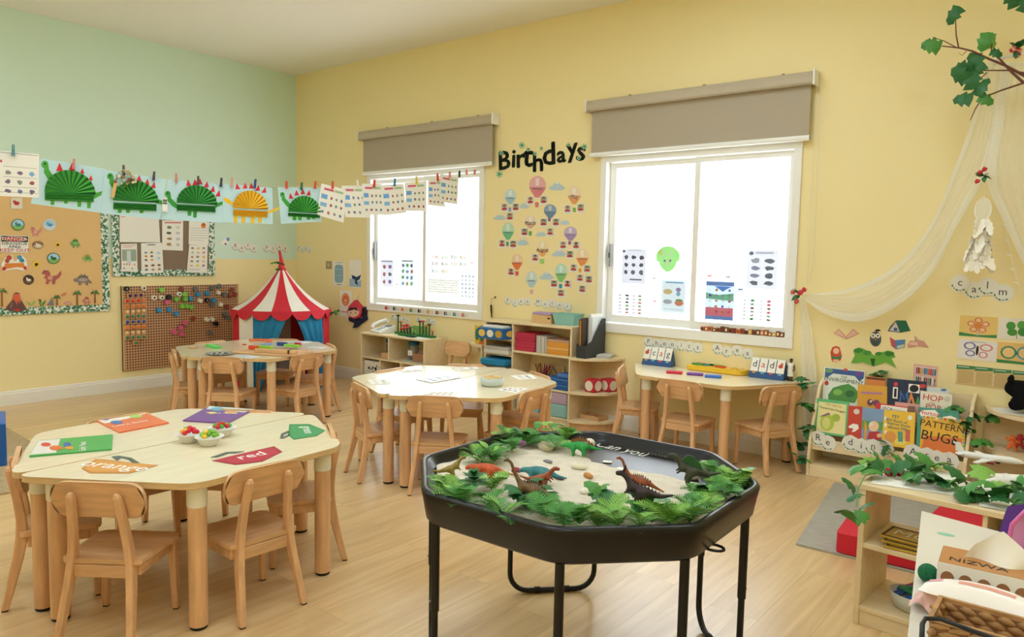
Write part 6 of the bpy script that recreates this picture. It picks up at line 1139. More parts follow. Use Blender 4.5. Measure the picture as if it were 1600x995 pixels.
def cutout(label, body, m, handle, hm, txt, tp, tq, sz, extra=()):
    o = flat(TT, 'picture_cutout', label, 'cut-out', body, m, (), .001, .0004, None, None, [([((x-sum(q[0] for q in body)/len(body))*.9+sum(q[0] for q in body)/len(body), (y-sum(q[1] for q in body)/len(body))*.82+sum(q[1] for q in body)/len(body)) for x, y in body], cm(extra[0]), 0)]); bpy.context.view_layer.update()
    for h_ in handle: flat(TT, 'handle', None, None, h_, hm, (), .001, .0004, None, o)
    c = (TT.hit(*tp)+TT.hit(*tq))/2; lettering(txt, sz, cW, o, o.matrix_world.inverted() @ (Matrix.Translation((c.x, c.y, .5525)) @ Matrix.Rotation(ang(tp, tq), 4, 'Z')))
hg = cm('5f6a60')
cutout('orange pot-shaped cutout reading orange', [z1(727, 640), z1(850, 555), z1(960, 562), z1(1180, 590), z1(1415, 610), z1(1160, 682), z1(800, 682)], cm('c98a44'), [[z1(995, 535), z1(1060, 525), z1(1085, 545), z1(1045, 572)], [z1(1060, 525), z1(1175, 545), z1(1160, 565), z1(1085, 545)], [z1(1175, 545), z1(1245, 588), z1(1185, 592), z1(1150, 565)]], hg, 'orange', z1(800, 600), z1(1270, 645), .10, ['d69a50'])
cutout('red basket-shaped cutout reading red', [z2(350, 570), z2(560, 520), z2(905, 442), z2(978, 490), z2(800, 578), z2(560, 607)], cm('a83040'), [[z2(335, 540), z2(480, 492), z2(500, 505), z2(400, 540)], [z2(480, 492), z2(640, 486), z2(560, 505), z2(500, 505)]], hg, 'red', z2(560, 555), z2(835, 500), .085, ['b83a48'])
cutout('green house-shaped cutout reading green', [z2(1040, 245), z2(1220, 243), z2(1362, 300), z2(1285, 350), z2(1080, 382), z2(1030, 340)], cm('3f8f54'), [[z2(955, 372), z2(968, 330), z2(990, 330), z2(990, 372)], [z2(968, 330), z2(1030, 302), z2(1045, 318), z2(990, 338)], [z2(990, 372), z2(1048, 345), z2(1040, 332), z2(985, 360)]], hg, 'green', z2(1180, 248), z2(1230, 350), .062, ['4a9a5e'])
# puzzle table
g2 = fz(280, 515, 6.154)
def blk(name, label, x, y, d, rz, c, z=.551, cat='toy block', bev=.003):
    p_ = onz(*g2(x, y), z); o = MB().lohi((-d[0]/2, -d[1]/2, 0), (d[0]/2, d[1]/2, d[2]), cm(c, .4)).obj(name, None, bev); place(o, p_, rz); return tag(o, label, cat)
blk('foam_bar', 'lime green bar on the puzzle table', 330, 168, (.20, .055, .016), -.15, '5fd868', cat='toy')
t = thing('puzzle_board', 'wooden board with a raised groove on the puzzle table', 'puzzle board', onz(*g2(900, 225), .551), .42); MB().lohi((-.27, -.14, 0), (.27, .14, .016), M_WOODX).obj('board', t, .004); MB().lohi((-.09, -.115, .0165), (.27, -.085, .045), M_WOODX).obj('rail', t, .004); MB().lohi((.2, -.118, .02), (.215, -.082, .047), cm('5a3a2a')).obj('end_stop', t)
pz = .568
for lb, x, y, d, rz, c in [('orange-red block on the puzzle board', 720, 188, (.07, .05, .03), .3, 'e0502f'), ('lime green block beside the orange-red one', 830, 190, (.12, .045, .03), .35, '8fc83a'), ('navy blue block on the puzzle board', 990, 155, (.08, .04, .03), .35, '2a4a8c'), ('lime green long block beside the navy one', 1085, 165, (.14, .04, .02), .3, '8fd048'), ('crimson block at the end of the puzzle board', 1140, 158, (.045, .035, .03), .2, 'c8344a')]: blk('puzzle_block', lb, x, y, d, rz, c, pz)
m = MB(); m.prism([(q[0], q[1]) for q in arc(0, 0, .14, .14, 12, .3, 2.8)]+[(q[0], q[1]) for q in arc(0, 0, .09, .09, 12, 2.8, .3)], 0, .014, cm('ef7a48', .4)); o = m.obj('foam_arch', None, .003); place(o, onz(*g2(735, 118), .551), .2); tag(o, 'orange arch piece on the puzzle table', 'toy')
t = thing('metal_plate', 'silver plate with dark dots on the puzzle table', 'plate', onz(*g2(395, 236), .551)); MB().lathe([(.06, 0), (.10, .008), (.105, .010), (.10, .011), (.06, .003), (0, .003)], cm('c9cccf', .25, metal=.7), 28).obj('plate', t)
for i in range(7): MB().lathe([(.009, .0), (.009, .004), (0, .005)], cm('3a3c40'), 8).obj('dot', t).location = (.05*math.cos(i*.9), .05*math.sin(i*.9), .004)
for lb, x, y, w_, h_, rz in [('blue-grey word mat beside the plate on the puzzle table', 650, 258, .19, .11, .1), ('white picture mat at the tent end of the puzzle table', 1150, 120, .22, .13, .3), ('pale mat at the edge of the puzzle table', 1330, 172, .15, .1, .35)]:
    p_ = onz(*g2(x, y), .551); m = MB(); m.lohi((-w_/2, -h_/2, 0), (w_/2, h_/2, .0015), cm('d6d8de')); m.lohi((-w_*.4, -h_*.3, .0016), (w_*.1, h_*.3, .0019), cm('b9bccb')); o = m.obj('picture_mat'); place(o, p_, rz); tag(o, lb, 'paper')
blk('wooden_shape', 'small wooden shape on the pegboard side of the puzzle table', 135, 178, (.05, .05, .012), .3, 'd9a878', cat='toy'); blk('red_token', 'small red token near the orange arch', 628, 146, (.03, .025, .01), .2, 'd8584a', cat='toy')
for i, (x, y, c) in enumerate([(815, 162, '7a9ad0'), (860, 148, '8fb0d8')]): blk('blue_token', ['light blue block at the orange-red block', 'pale blue block behind the lime block'][i], x, y, (.05, .03, .02), .3, c, pz)
# pasta table
g3 = fz(540, 550, 6.633); g4 = fz(700, 550, 6.633)
def tablesheet(label, quad, prints, m=M_PAPER, thick=.0012, off=.0006): return flat(TT, 'paper_sheet', label, 'paper', quad, m, prints, thick, off)
fc_ = [cm('b9a08a'), cm('8a8f9a'), cm('c9b8b0'), cm('6a6a72')]
tablesheet('white worksheet at the cubby-side corner of the pasta table', [g3(220, 290), g3(440, 283), g3(470, 330), g3(275, 338)], blobs(fc_, .1, .1, .9, .9, 3, 2, .6, 3))
tablesheet('white worksheet at the far edge of the pasta table', [g3(560, 195), g3(770, 178), g3(790, 195), g3(620, 212)], blobs(fc_, .1, .1, .9, .9, 3, 2, .6, 4))
tablesheet('glossy folded picture sheet in the middle of the pasta table', [g3(725, 285), g3(1060, 235), g3(1190, 268), g3(890, 320)], blobs([cm('b4b8c4'), cm('8a90a0'), cm('d0d4da')], .1, .1, .9, .9, 3, 3, .8, 5), cm('d4d9e0', .2), .004)
tablesheet('white worksheet lying at the front edge of the pasta table', [g3(800, 440), g3(880, 412), g3(1170, 415), g3(1130, 462)], blobs(fc_, .1, .1, .9, .9, 4, 2, .6, 6))
tablesheet('white worksheet behind the folded picture sheet', [g4(40, 168), g4(290, 152), g4(325, 172), g4(100, 195)], blobs(fc_, .1, .1, .9, .9, 3, 2, .6, 8))
tablesheet('photo worksheet beside the pasta bowl near the pencil shelf', [g4(640, 245), g4(860, 232), g4(930, 275), g4(740, 290)], blobs(fc_+[cm('4a5a8a')], .15, .15, .9, .85, 3, 2, .8, 9))
tablesheet('photo worksheet in front of the pasta bowl', [g4(500, 395), g4(640, 362), g4(840, 378), g4(700, 425)], blobs(fc_+[cm('b06a70')], .1, .1, .9, .9, 3, 2, .8, 10))
t = thing('pasta_bowl', 'pale grey bowl of yellow pasta on the table', 'bowl', onz(*g4(455, 345), .551)); MB().lathe([(.055, 0), (.066, .004), (.074, .05), (.069, .05), (.06, .01), (0, .008)], cm('c9d6d2', .3), 26).obj('bowl', t)
m = MB(); rb_ = random.Random(6)
for i in range(60): a, r_ = rb_.uniform(0, 6.28), .062*math.sqrt(rb_.random()); m.tube([(r_*math.cos(a), r_*math.sin(a), .048+.012*(1-r_/.062)), (r_*math.cos(a)+rb_.uniform(-.014, .014), r_*math.sin(a)+rb_.uniform(-.014, .014), .052+.012*(1-r_/.062))], .0035, cm('ead09a'), 5)
m.lathe([(.066, .042), (.05, .052), (0, .056)], cm('e0c488'), 16); o = m.obj('pasta', t); o['kind'] = 'stuff'
# phonics table
g5 = fz(995, 520, 6.27)
def flipbook(label, x, y, rz, letters, pic_first):
    p_ = ony(*g5(x, y), -.055); p_.z = .551; t = thing('flip_book', label, 'flip book', p_, rz); W_ = .235
    m = MB(); m.add([(-W_/2, -.05, 0), (W_/2, -.05, 0), (W_/2, .045, 0), (-W_/2, .045, 0), (-W_/2, .0, .125), (W_/2, .0, .125)], [(3, 2, 1, 0), (0, 1, 5, 4), (2, 3, 4, 5), (1, 2, 5), (3, 0, 4)], mat('navy_card', hexc('2a5288'), .45)); m.obj('easel_base', t)
    pl_ = Matrix.Translation((0, -.05, 0)) @ Matrix.Rotation(math.atan2(.125, .05), 4, 'X')
    for i, ch in enumerate(letters):
        cx = -W_/2+W_*(i+.5)/4; m = MB(); m.lohi((cx-.026, .045, .001), (cx+.026, .142, .006), M_PAPER, pl_); m.lohi((cx-.012, .032, .001), (cx+.012, .042, .003), cm(['d9a84a', '6fb4d8', 'd8606a', '8fc0e0'][i]), pl_); o = m.obj('letter_card', t)
        if ch == '*':
            q = MB(); q.prism(arc(cx, .095, .016, .014, 10), .0062, .0072, cm('c8483a'), pl_); q.prism(arc(cx+.006, .112, .009, .009, 8), .0063, .0074, cm('b8603a'), pl_); q.obj('picture', t)
        else: lettering(ch, .066, cm('d0483f') if ch == 'a' else cm('3a3a44'), t, pl_ @ Matrix.Translation((cx, .096, .0066)))
    m = MB(); m.tube([(-W_/2-.002, 0, .128), (W_/2+.002, 0, .128)], .005, cm('c9ccd0', .3), 6); m.obj('spiral', t)
flipbook('blue letter flip book showing a picture then c a g, near the corner shelf', 215, 270, 0, ['*', 'c', 'a', 'g'], True); flipbook('blue letter flip book spelling dad beside the small figurine', 1290, 380, 0, ['d', 'a', 'd', '*'], False)
t = thing('sorting_tray', 'yellow moulded sorting tray with coloured blocks on the phonics table', 'tray', onz(*g5(785, 378), .551), -.02); yl = mat('yellow_plastic', hexc('f2c53a'), .3)
MB().prism(round_poly([(-.21, -.075), (.20, -.085), (.235, 0), (.20, .085), (-.21, .075)], .035, 5), 0, .034, yl).obj('tray_body', t, .008, 3)
for lb, x, y, w_, h_, c in [('red bar', -.12, .04, .11, .03, 'd83a34'), ('green bar', -.14, -.01, .09, .03, '3aa058'), ('teal bar', -.08, .005, .04, .03, '3a9aa0'), ('green bar', 0, .03, .07, .035, '6ac84a'), ('red bar', .03, -.01, .08, .03, 'd8502f'), ('black bar', -.05, .03, .03, .02, '2a2a2a')]: MB().lohi((x-w_/2, y-h_/2, .0345), (x+w_/2, y+h_/2, .046), cm(c, .4)).obj('inset_piece', t, .003)
for x, y in ((.12, .03), (.16, -.02), (.13, -.045), (.18, .035)): MB().lathe([(.014, .0343), (.014, .0355), (0, .0355)], cm('d09a24', .4), 12).obj('hollow', t).location = (x, y, 0)
for lb, x, y, c in [('red slate bar on the phonics table', 368, 395, 'd2273f'), ('purple slate bar on the phonics table', 570, 412, '7a3f9c'), ('blue slate bar on the phonics table', 748, 435, '3a74d0')]:
    p_ = onz(*g5(x, y), .551); o = MB().lohi((-.055, -.028, 0), (.055, .028, .016), cm(c, .35)).obj('slate_bar', None, .004); place(o, p_, .35); tag(o, lb, 'toy')
t = thing('figurine', 'small doctor figurine in a white coat on the phonics table', 'figurine', Vector((ony(*g5(1505, 420), -.05).x, -.05, .551)), PI); bd = skin('body', [(0, 0, .075, .014), (0, 0, .10, .016), (0, 0, .118, .007), (0, 0, .134, .012), (0, 0, .143, .008), (-.009, 0, .04, .009), (-.009, 0, .006, .007), (.009, 0, .04, .009), (.009, 0, .006, .007), (.02, 0, .105, .007), (.026, .006, .08, .006), (.022, .018, .066, .005), (-.02, 0, .105, .007), (-.026, .006, .08, .006), (-.022, .018, .066, .005)], [(0, 1), (1, 2), (2, 3), (3, 4), (0, 5), (5, 6), (0, 7), (7, 8), (1, 9), (9, 10), (10, 11), (1, 12), (12, 13), (13, 14)], cm('6a4a3a'))
o = bpy.data.objects.new('body', bd); COL.objects.link(o); o.parent = t; MB().lathe([(.022, .03), (.019, .06), (.019, .09), (.022, .108), (.012, .12)], M_PAPER, 12).obj('white_coat', t); MB().ball((0, -.003, .140), (.0125, .0125, .009), cBk, 8, 5).obj('hair', t); MB().lohi((-.02, -.015, 0), (.02, .015, .004), cBk).obj('stand', t)
# ================================================================ reading corner
rx0, rx1 = 5.80, 6.665
t = thing('book_display', 'low maple book display rack with slanted tiers full of picture books', 'book rack', (rx0, 0, 0)); w = rx1-rx0
for x in (0, w-.018): m = MB(); m.prism([(-.302, 0), (-.302, .10), (-.285, .24), (-.14, .555), (-.06, .60), (-.008, .60), (-.008, 0)], x, x+.018, M_SHELF); o = m.obj('side_panel', t, .003); o.matrix_local = Matrix(((0, 0, 1, 0), (1, 0, 0, 0), (0, 1, 0, 0), (0, 0, 0, 1)))
panels(t, [((.018, -.296, .055), (w-.018, -.02, .073), 'bottom_board'), ((.018, -.298, 0), (w-.018, -.28, .055), 'plinth'), ((.018, -.016, .0), (w-.018, -.008, .59), 'back_board'), ((.018, -.268, .165), (w-.018, -.256, .238), 'front_lip'), ((.018, -.256, .165), (w-.018, -.15, .177), 'tier_shelf'), ((.018, -.165, .38), (w-.018, -.155, .43), 'upper_lip'), ((.018, -.155, .38), (w-.018, -.04, .392), 'tier_shelf')])
gb = fz(1230, 560, 4.146)
LO = Plane((0, -.243, .215), (1, 0, 0), (0, .27, .963)); UP = Plane((0, -.13, .395), (1, 0, 0), (0, .24, .971))
def pbook(label, pl, quad, m, prints, thick=.010, off=.001, texts=()):
    q = [gb(*p_) for p_ in quad]; o = flat(pl, 'picture_book', label, 'book', q, m, (), thick, off, None, None, [([gb(*p_) for p_ in pr[0]],)+tuple(pr[1:]) for pr in prints]); bpy.context.view_layer.update()
    for s, x, y, sz, mm, tl in texts:
        a = pl.uv(*gb(x, y), off+thick); lettering(s, sz, mm, o, o.matrix_world.inverted() @ (pl.mat(a[0], a[1], off+thick+.0016) @ Matrix.Rotation(tl, 4, 'Z')), 'title')
    return o
pbook('white picture book titled THE ENVIRONMENT with green tangle', UP, [(243, 55), (507, 82), (492, 322), (228, 292)], cm('dfe6dc', .3), [([(250, 62), (502, 88), (498, 130), (470, 150), (440, 115), (300, 98), (262, 125), (246, 120)], cm('3a5a94', .3), 0), (arc(275, 80, 25, 14), cm('6a9a6a', .3), 1), (arc(380, 75, 14, 9), cm('c8403a', .3), 1), (arc(470, 100, 26, 16), cm('6a4a9a', .3), 1), ([(268, 235), (300, 190), (350, 175), (400, 165), (440, 190), (470, 230), (440, 290), (270, 270)], cm('4f8f44', .3), 0), (arc(330, 220, 30, 20), cm('7fb85a', .3), 1), (arc(410, 230, 32, 22), cm('2f6a34', .3), 1), (arc(258, 160, 14, 16), cm('b83a3a', .3), 1)], texts=[('THE', 368, 122, .022, cm('4a5a48'), -.03), ('ENVIRONMENT', 365, 145, .034, cm('4a5a48'), -.03)])
pbook('yellow picture book with purple friends behind the front row', UP, [(460, 168), (650, 182), (648, 330), (455, 318)], cm('dca43a', .3), [(arc(540, 285, 20, 22), cm('6a3a58', .3), 1), (arc(580, 290, 22, 22), cm('7a4a68', .3), 1), (arc(545, 278, 8, 8), cm('e8d8c8', .3), 1), ([(480, 215), (620, 222), (620, 235), (480, 228)], cm('b07aa0', .3), 0)], .01, .014)
pbook('small orange book top peeking behind the yellow book', UP, [(512, 115), (640, 128), (640, 230), (512, 215)], cm('d0803a', .3), [([(515, 120), (636, 132), (636, 145), (515, 133)], cm('5a2a1a', .3), 0)], .008, .0005)
pbook('dark blue picture book with bold coloured iMA letters', UP, [(650, 128), (905, 152), (898, 330), (640, 315)], cm('1f2a44', .3), [([(688, 185), (720, 188), (716, 262), (684, 258)], cW, 0), ([(697, 195), (712, 196), (709, 252), (693, 250)], cBk, 1), (arc(706, 168, 14, 14), cm('d83a4a', .3), 1), ([(725, 280), (735, 205), (760, 250), (785, 205), (792, 285), (778, 285), (772, 245), (758, 275), (745, 245), (738, 280)], cm('3f6fae', .3), 0), ([(785, 290), (805, 210), (830, 295), (815, 293), (806, 260), (797, 292)], cm('e08a3a', .3), 1), ([(790, 165), (862, 172), (858, 228), (786, 220)], cW, 0), (arc(824, 196, 30, 24), cBk, 1), (arc(880, 180, 22, 14), cm('c83a3a', .3), 1), ([(832, 292), (850, 240), (862, 296)], cm('4a9a58', .3), 0)], .01, .008, texts=[('iMA', 745, 250, .03, cm('1f2a44'), 0)])
pbook('white book top with blue picture behind HOP ON POP', UP, [(905, 183), (1048, 198), (1044, 300), (900, 285)], cm('cfd6d6', .3), [(arc(1015, 205, 20, 8), cm('4a78a8', .3), 1)], .008, .002)
pbook('cream picture book titled HOP ON POP', UP, [(865, 208), (1070, 235), (1064, 372), (860, 350)], cm('e9e3d3', .35), [(arc(1037, 265, 20, 18), cm('cfcabc', .3), 0)], .01, .016, texts=[('HOP', 942, 258, .052, cm('c8453a'), -.06), ('ON', 938, 292, .02, cm('c8653a'), -.06), ('POP', 945, 318, .045, cm('b8583a'), -.06)])
pbook('green-framed picture book THE TALE OF Custard the Dragon', LO, [(195, 258), (403, 282), (388, 512), (175, 482)], cm('5fb878', .3), [([(208, 280), (388, 300), (375, 497), (190, 470)], cm('e9e0a0', .3), 0), (arc(262, 415, 46, 55), cm('b4c64a', .3), 1), (arc(318, 385, 28, 26), cm('a8bc44', .3), 1), (arc(255, 420, 26, 38), cm('d6d884', .3), 1), ([(205, 380), (270, 352), (285, 362), (240, 375)], cm('8a5a7a', .3), 1)], texts=[('THE TALE OF', 300, 305, .016, cm('a88a3a'), -.08), ('Custard the Dragon', 292, 330, .019, cm('6a7a2a'), -.08)])
pbook('red picture book with white shape between dragon and farmer books', LO, [(400, 305), (492, 314), (484, 530), (385, 515)], cm('c8402f', .3), [(arc(452, 345, 20, 18), cm('e0d6c8', .3), 0), ([(400, 440), (430, 422), (462, 430), (466, 455), (440, 475), (420, 478), (432, 455), (402, 450)], cW, 1)], .01, .006)
pbook('blue picture book of a smiling old farmer in a red shirt', LO, [(490, 314), (645, 335), (628, 552), (482, 535)], cm('7f9cc0', .3), [([(487, 400), (640, 415), (635, 470), (485, 455)], cm('5f9a5a', .3), 0), ([(505, 400), (520, 440), (515, 530), (500, 525)], cm('e09a3a', .3), 0), (arc(563, 440, 34, 34), cm('f0c8a0', .3), 1), ([(520, 520), (535, 475), (600, 475), (612, 530)], cm('b8303a', .3), 1), (arc(600, 500, 18, 14), cm('e8b88a', .3), 1), (arc(548, 425, 12, 14), cm('e8e2d8', .3), 1)], .01, .011)
pbook('red JACK and the beanstalk book with white title band', LO, [(575, 288), (800, 318), (795, 430), (570, 400)], cm('cf2f36', .3), [([(610, 300), (780, 322), (778, 352), (606, 330)], cW, 0), ([(785, 308), (830, 312), (826, 352), (782, 350)], cm('7a5a4a', .3), 1)], .008, .0005, texts=[('JACK', 650, 325, .026, cBk, -.08), ('and the beanstalk', 725, 338, .012, cm('3a5a4a'), -.08)])
pbook('pink book top beside the JACK book', LO, [(700, 280), (860, 298), (855, 420), (695, 405)], cm('d6a09a', .3), [], .006, -.012)
pbook('yellow picture book MY BIG Book of Beginner Books about ME', LO, [(632, 335), (833, 352), (822, 588), (612, 562)], cm('eec23a', .3), [([(635, 375+k*45), (650, 378+k*45), (646, 400+k*45), (631, 397+k*45)], cW, 0) for k in range(4)]+[(arc(670, 510, 38, 40), cm('e09a4a', .3), 1), ([(718, 472), (750, 476), (752, 540), (722, 540)], cm('5a9a8a', .3), 1), ([(770, 460), (800, 464), (796, 540), (766, 536)], cm('d0685a', .3), 1), (arc(735, 540, 40, 22), cm('f0d870', .3), 0), (arc(798, 385, 14, 16), cW, 0)], .011, .017, texts=[('MY', 704, 378, .030, cm('2f7a8a'), -.05), ('BIG Book of', 708, 405, .023, cm('2f7a8a'), -.05), ('Beginner Books', 722, 428, .020, cm('2f7a8a'), -.05), ('about ME', 715, 452, .027, cm('2f7a8a'), -.05)])
pbook('green picture book titled Horton behind PATTERN BUGS', LO, [(850, 315), (1115, 338), (1105, 590), (838, 565)], cm('4a9a88', .3), [([(858, 352), (880, 335), (960, 335), (985, 360), (970, 380), (870, 376)], cW, 0), ([(1010, 380), (1060, 372), (1100, 388), (1095, 400), (1010, 395)], cW, 0)], .012, .008, texts=[('Horton', 920, 356, .036, cm('c8323a'), -.05)])
pb_ = pbook('orange picture book titled PATTERN BUGS with striped border', LO, [(876, 372), (1158, 400), (1148, 628), (858, 600)], cm('e8b43a', .3), [([(892, 500), (1135, 520), (1128, 618), (870, 596)], cm('e07a3a', .3), 0)]+[([(880+k*28, 374+k*2.8), (893+k*28, 375.3+k*2.8), (892+k*28, 390+k*2.8), (879+k*28, 388.5+k*2.8)], cm(['5ab0d0', 'd0543a', '7ab85a', 'f0e0b0'][k % 4], .3), 1) for k in range(10)]+[([(1138, 415+k*21), (1154, 416+k*21), (1153, 427+k*21), (1137, 426+k*21)], cm(['5ab0d0', '7ab85a', 'd0a03a'][k % 3], .3), 1) for k in range(10)]+[(arc(1085, 540, 17, 17), cBk, 1), (arc(1085, 540, 7, 12), cW, 1)], .012, .0215, texts=[('PATTERN', 1003, 440, .054, cm('3a3428'), -.06), ('BUGS', 985, 515, .078, cm('2f2a24'), -.06)])
LIP = Plane((0, -.2685, 0), (1, 0, 0), (0, 0, 1))
word(LIP, 'Reading Area', [(c, *gb(x, y)) for c, x, y in [('R', 200, 517), ('e', 263, 548), ('d', 410, 548), ('i', 480, 570), ('n', 557, 575), ('g', 630, 580), ('A', 815, 610), ('r', 905, 632), ('e', 970, 650), ('a', 1050, 662)]], 0.05, 'on the book rack lip', scallop=True)
for i, (x, y, yy, n_) in enumerate([(1268, 606, -.12, 7), (1263, 640, -.2, 6), (1258, 672, -.26, 5), (1248, 702, -.12, 6), (1254, 722, -.30, 5), (1370, 588, -.03, 5), (1486, 648, -.16, 8), (1505, 668, -.2, 7), (1530, 655, -.12, 4), (1524, 690, -.22, 5), (1396, 706, -.285, 3)]):
    sprig(['ivy at the top of the rack end beside the Environment book', 'ivy halfway down the rack end', 'ivy lower on the rack end beside the letter R', 'ivy at the curtain side of the rack end', 'ivy near the floor at the rack end', 'ivy leaves above the yellow friends book', 'thick ivy beside the Horton book', 'ivy beside the PATTERN BUGS book', 'single round ivy sprig beyond the rack', 'thin ivy tip beside the rack', 'palm-like leaf between the letters g and A'][i], ony(x, y, yy), n_, 'ivy on the book rack', LOBE, .065, .05)
# wall stickers above the rack
g8 = fz(1280, 480, 8.0)
def ws8(label, base, m, prints): return flat(BACK, 'wall_sticker', label, 'sticker', [g8(*q) for q in base], m, (), .001, .0006, None, None, [([g8(*q) for q in p_[0]],)+tuple(p_[1:]) for p_ in prints])
ws8('open pink book wall sticker', [(180, 325), (245, 268), (335, 362), (425, 268), (502, 330), (340, 402)], cm('d99a8a'), [([(195, 325), (245, 280), (330, 370), (335, 385)], cm('eec4b4'), 0), ([(345, 370), (425, 280), (485, 328), (342, 385)], cm('eec4b4'), 0)])
ws8('grey owl with graduation cap wall sticker', arc(705, 395, 72, 95, 20), cm('5a5a5e'), [(arc(675, 355, 30, 30), cW, 0), (arc(735, 355, 30, 30), cW, 0), (arc(675, 355, 12, 12), cBk, 1), (arc(735, 355, 12, 12), cBk, 1), ([(695, 390), (715, 390), (705, 412)], cm('e08a4a'), 1), ([(660, 420), (750, 420), (735, 470), (675, 470)], cm('3f5a54'), 0), ([(690, 285), (745, 272), (775, 292), (720, 305)], cBk, 1)])
ws8('green tent-like open book with a reader wall sticker', [(855, 300), (890, 235), (960, 162), (1085, 165), (1142, 295), (1015, 318), (960, 310)], cm('4a6a74'), [([(965, 165), (1085, 170), (1135, 295), (1020, 310)], cm('1f6a4a'), 0), ([(880, 290), (955, 180), (1005, 305), (940, 300)], cm('d8c8c8'), 0), (arc(955, 275, 25, 22), cm('3a5a9a'), 1)])
ws8('open red and blue book wall sticker', [(880, 370), (945, 410), (1078, 402), (1066, 505), (962, 526), (900, 482)], cm('5a8ac0'), [([(882, 374), (944, 412), (955, 515), (902, 480)], cm('d0585a'), 0), ([(975, 480), (1062, 462), (1060, 500), (970, 516)], cm('c9d0b0'), 0)])
ws8('pink open book with feather quill wall sticker', [(1100, 470), (1140, 415), (1195, 420), (1190, 350), (1255, 410), (1310, 422), (1372, 508), (1240, 490), (1115, 510)], cm('d09a88'), [([(1120, 465), (1150, 425), (1230, 440), (1235, 478)], cm('e8c0b0'), 0), ([(1195, 355), (1252, 410), (1235, 430)], cm('c9b8a4'), 1)])
ws8('small red-haired reader with green book wall sticker', [(150, 640), (140, 560), (165, 500), (210, 482), (255, 500), (272, 560), (285, 610), (270, 660), (210, 690), (165, 680)], cm('d8503f'), [(arc(212, 545, 38, 38), cm('f2cba8'), 0), ([(155, 600), (215, 625), (280, 600), (270, 640), (215, 650), (160, 635)], cm('2f8a58'), 1), (arc(210, 668, 40, 18), cm('f0c09a'), 0)])
ws8('large open book growing green trees wall sticker', [(395, 700), (445, 600), (425, 545), (490, 500), (560, 520), (640, 570), (690, 600), (740, 555), (790, 560), (860, 538), (930, 570), (955, 625), (905, 640), (975, 772), (830, 700), (680, 742), (540, 700)], cm('6fae44'), [([(400, 705), (545, 690), (672, 732), (672, 745), (540, 710)], cm('d9c49a'), 1), ([(685, 735), (835, 690), (970, 755), (972, 772), (830, 705)], cm('d9c49a'), 1), (arc(490, 540, 60, 30), cm('3f8a3c'), 0), (arc(600, 570, 55, 30), cm('4a9442'), 0), (arc(740, 580, 40, 22), cm('3f8a3c'), 0), (arc(880, 580, 60, 32), cm('3a8038'), 0), ([(640, 640), (700, 640), (690, 730), (660, 730)], cm('2f5a2c'), 0)])
flat(BACK, 'wall_sticker', 'pink bookcase wall sticker filled with coloured books', 'sticker', [(1428, 568), (1466, 573), (1463, 606), (1427, 601)], cm('e6b4ac'), [R(.06, .1, .94, .45, cm('f0e2d8')), R(.06, .55, .94, .92, cm('f0e2d8'))]+[R(.1+.085*i, .14, .17+.085*i, .44, cm(['b8383a', '8a3040', 'd8a03a', 'e8e0d8', '4a6a9a', '3f8ab0', 'd0503a', 'c83a4a', '6a4a8a', '3f6a9a'][i])) for i in range(10)]+[R(.1+.085*i, .58, .17+.085*i, .91, cm(['3a7a5a', '4a5a9a', 'd8703a', '3f8a6a', '2a4a6a', 'b83a4a', '5a9a7a', '8a3a4a', '3a5a7a', 'c9a03a'][i])) for i in range(10)], .001)
g9 = fz(1470, 420, 4.977)
pet = lambda cx, cy, r_, n_=5, rr_=.55: [arc(cx+r_*math.cos(2*PI*k/n_-PI/2), cy+r_*1.25*math.sin(2*PI*k/n_-PI/2), r_*rr_, r_*1.25*rr_, 12) for k in range(n_)]
sheet(BACK, 'poster', 'poster of a pink pipe-cleaner flower on yellow', 'poster', g9(152, 360), g9(433, 538), cm('e9c877'), [(q, cm('d8786a'), 0) for q in pet(.5, .45, .2)]+[(q, cm('eecb8a'), 1) for q in pet(.5, .45, .2, 5, .36)]+[E(.5, .45, .1, .13, cm('e08a3f'), 1), P_([(0, .82), (.5, .92), (1, .85), (1, 1), (0, 1)], cm('3f8a52')), R(.48, .8, .52, .95, cm('a9b4c8'), 1)])
sheet(BACK, 'poster', 'poster of a purple and pink pipe-cleaner butterfly', 'poster', g9(138, 548), g9(433, 722), cm('ece8e2'), [E(.3, .3, .16, .2, cm('7a7ab4')), E(.3, .3, .11, .14, cm('ece8e2'), 1), E(.33, .68, .13, .16, cm('6a70ac')), E(.33, .68, .09, .11, cm('ece8e2'), 1), E(.72, .32, .17, .19, cm('d88a94')), E(.72, .32, .12, .13, cm('ece8e2'), 1), E(.66, .7, .12, .17, cm('d88a94')), E(.66, .7, .08, .12, cm('ece8e2'), 1), E(.5, .5, .035, .26, cm('3a2a28'), 1), R(.3, .05, .7, .08, M_GREY)], rot=-.03)
sheet(BACK, 'poster', 'poster of a green four-leaf clover', 'poster', g9(455, 378), g9(735, 562), cm('e9e4d6'), [E(.33, .36, .13, .2, cm('4f9a44')), E(.62, .3, .13, .2, cm('5aa64c')), E(.38, .66, .14, .17, cm('4a923f')), E(.66, .62, .14, .2, cm('459040')), R(.49, .6, .52, .95, cm('8ab07a'))])
sheet(BACK, 'poster', 'poster of a green figure-eight loop on orange', 'poster', g9(445, 566), g9(730, 752), cm('e8c078'), [E(.3, .48, .22, .32, cm('4a8f6a')), E(.3, .48, .16, .24, cm('edc98a'), 1), E(.72, .46, .22, .32, cm('5a9fb0')), E(.72, .46, .16, .24, cm('edc98a'), 1), E(.51, .48, .05, .08, cm('3f7a6a'), 1), P_([(0, .84), (1, .9), (1, 1), (0, 1)], cm('3f8a52'))])
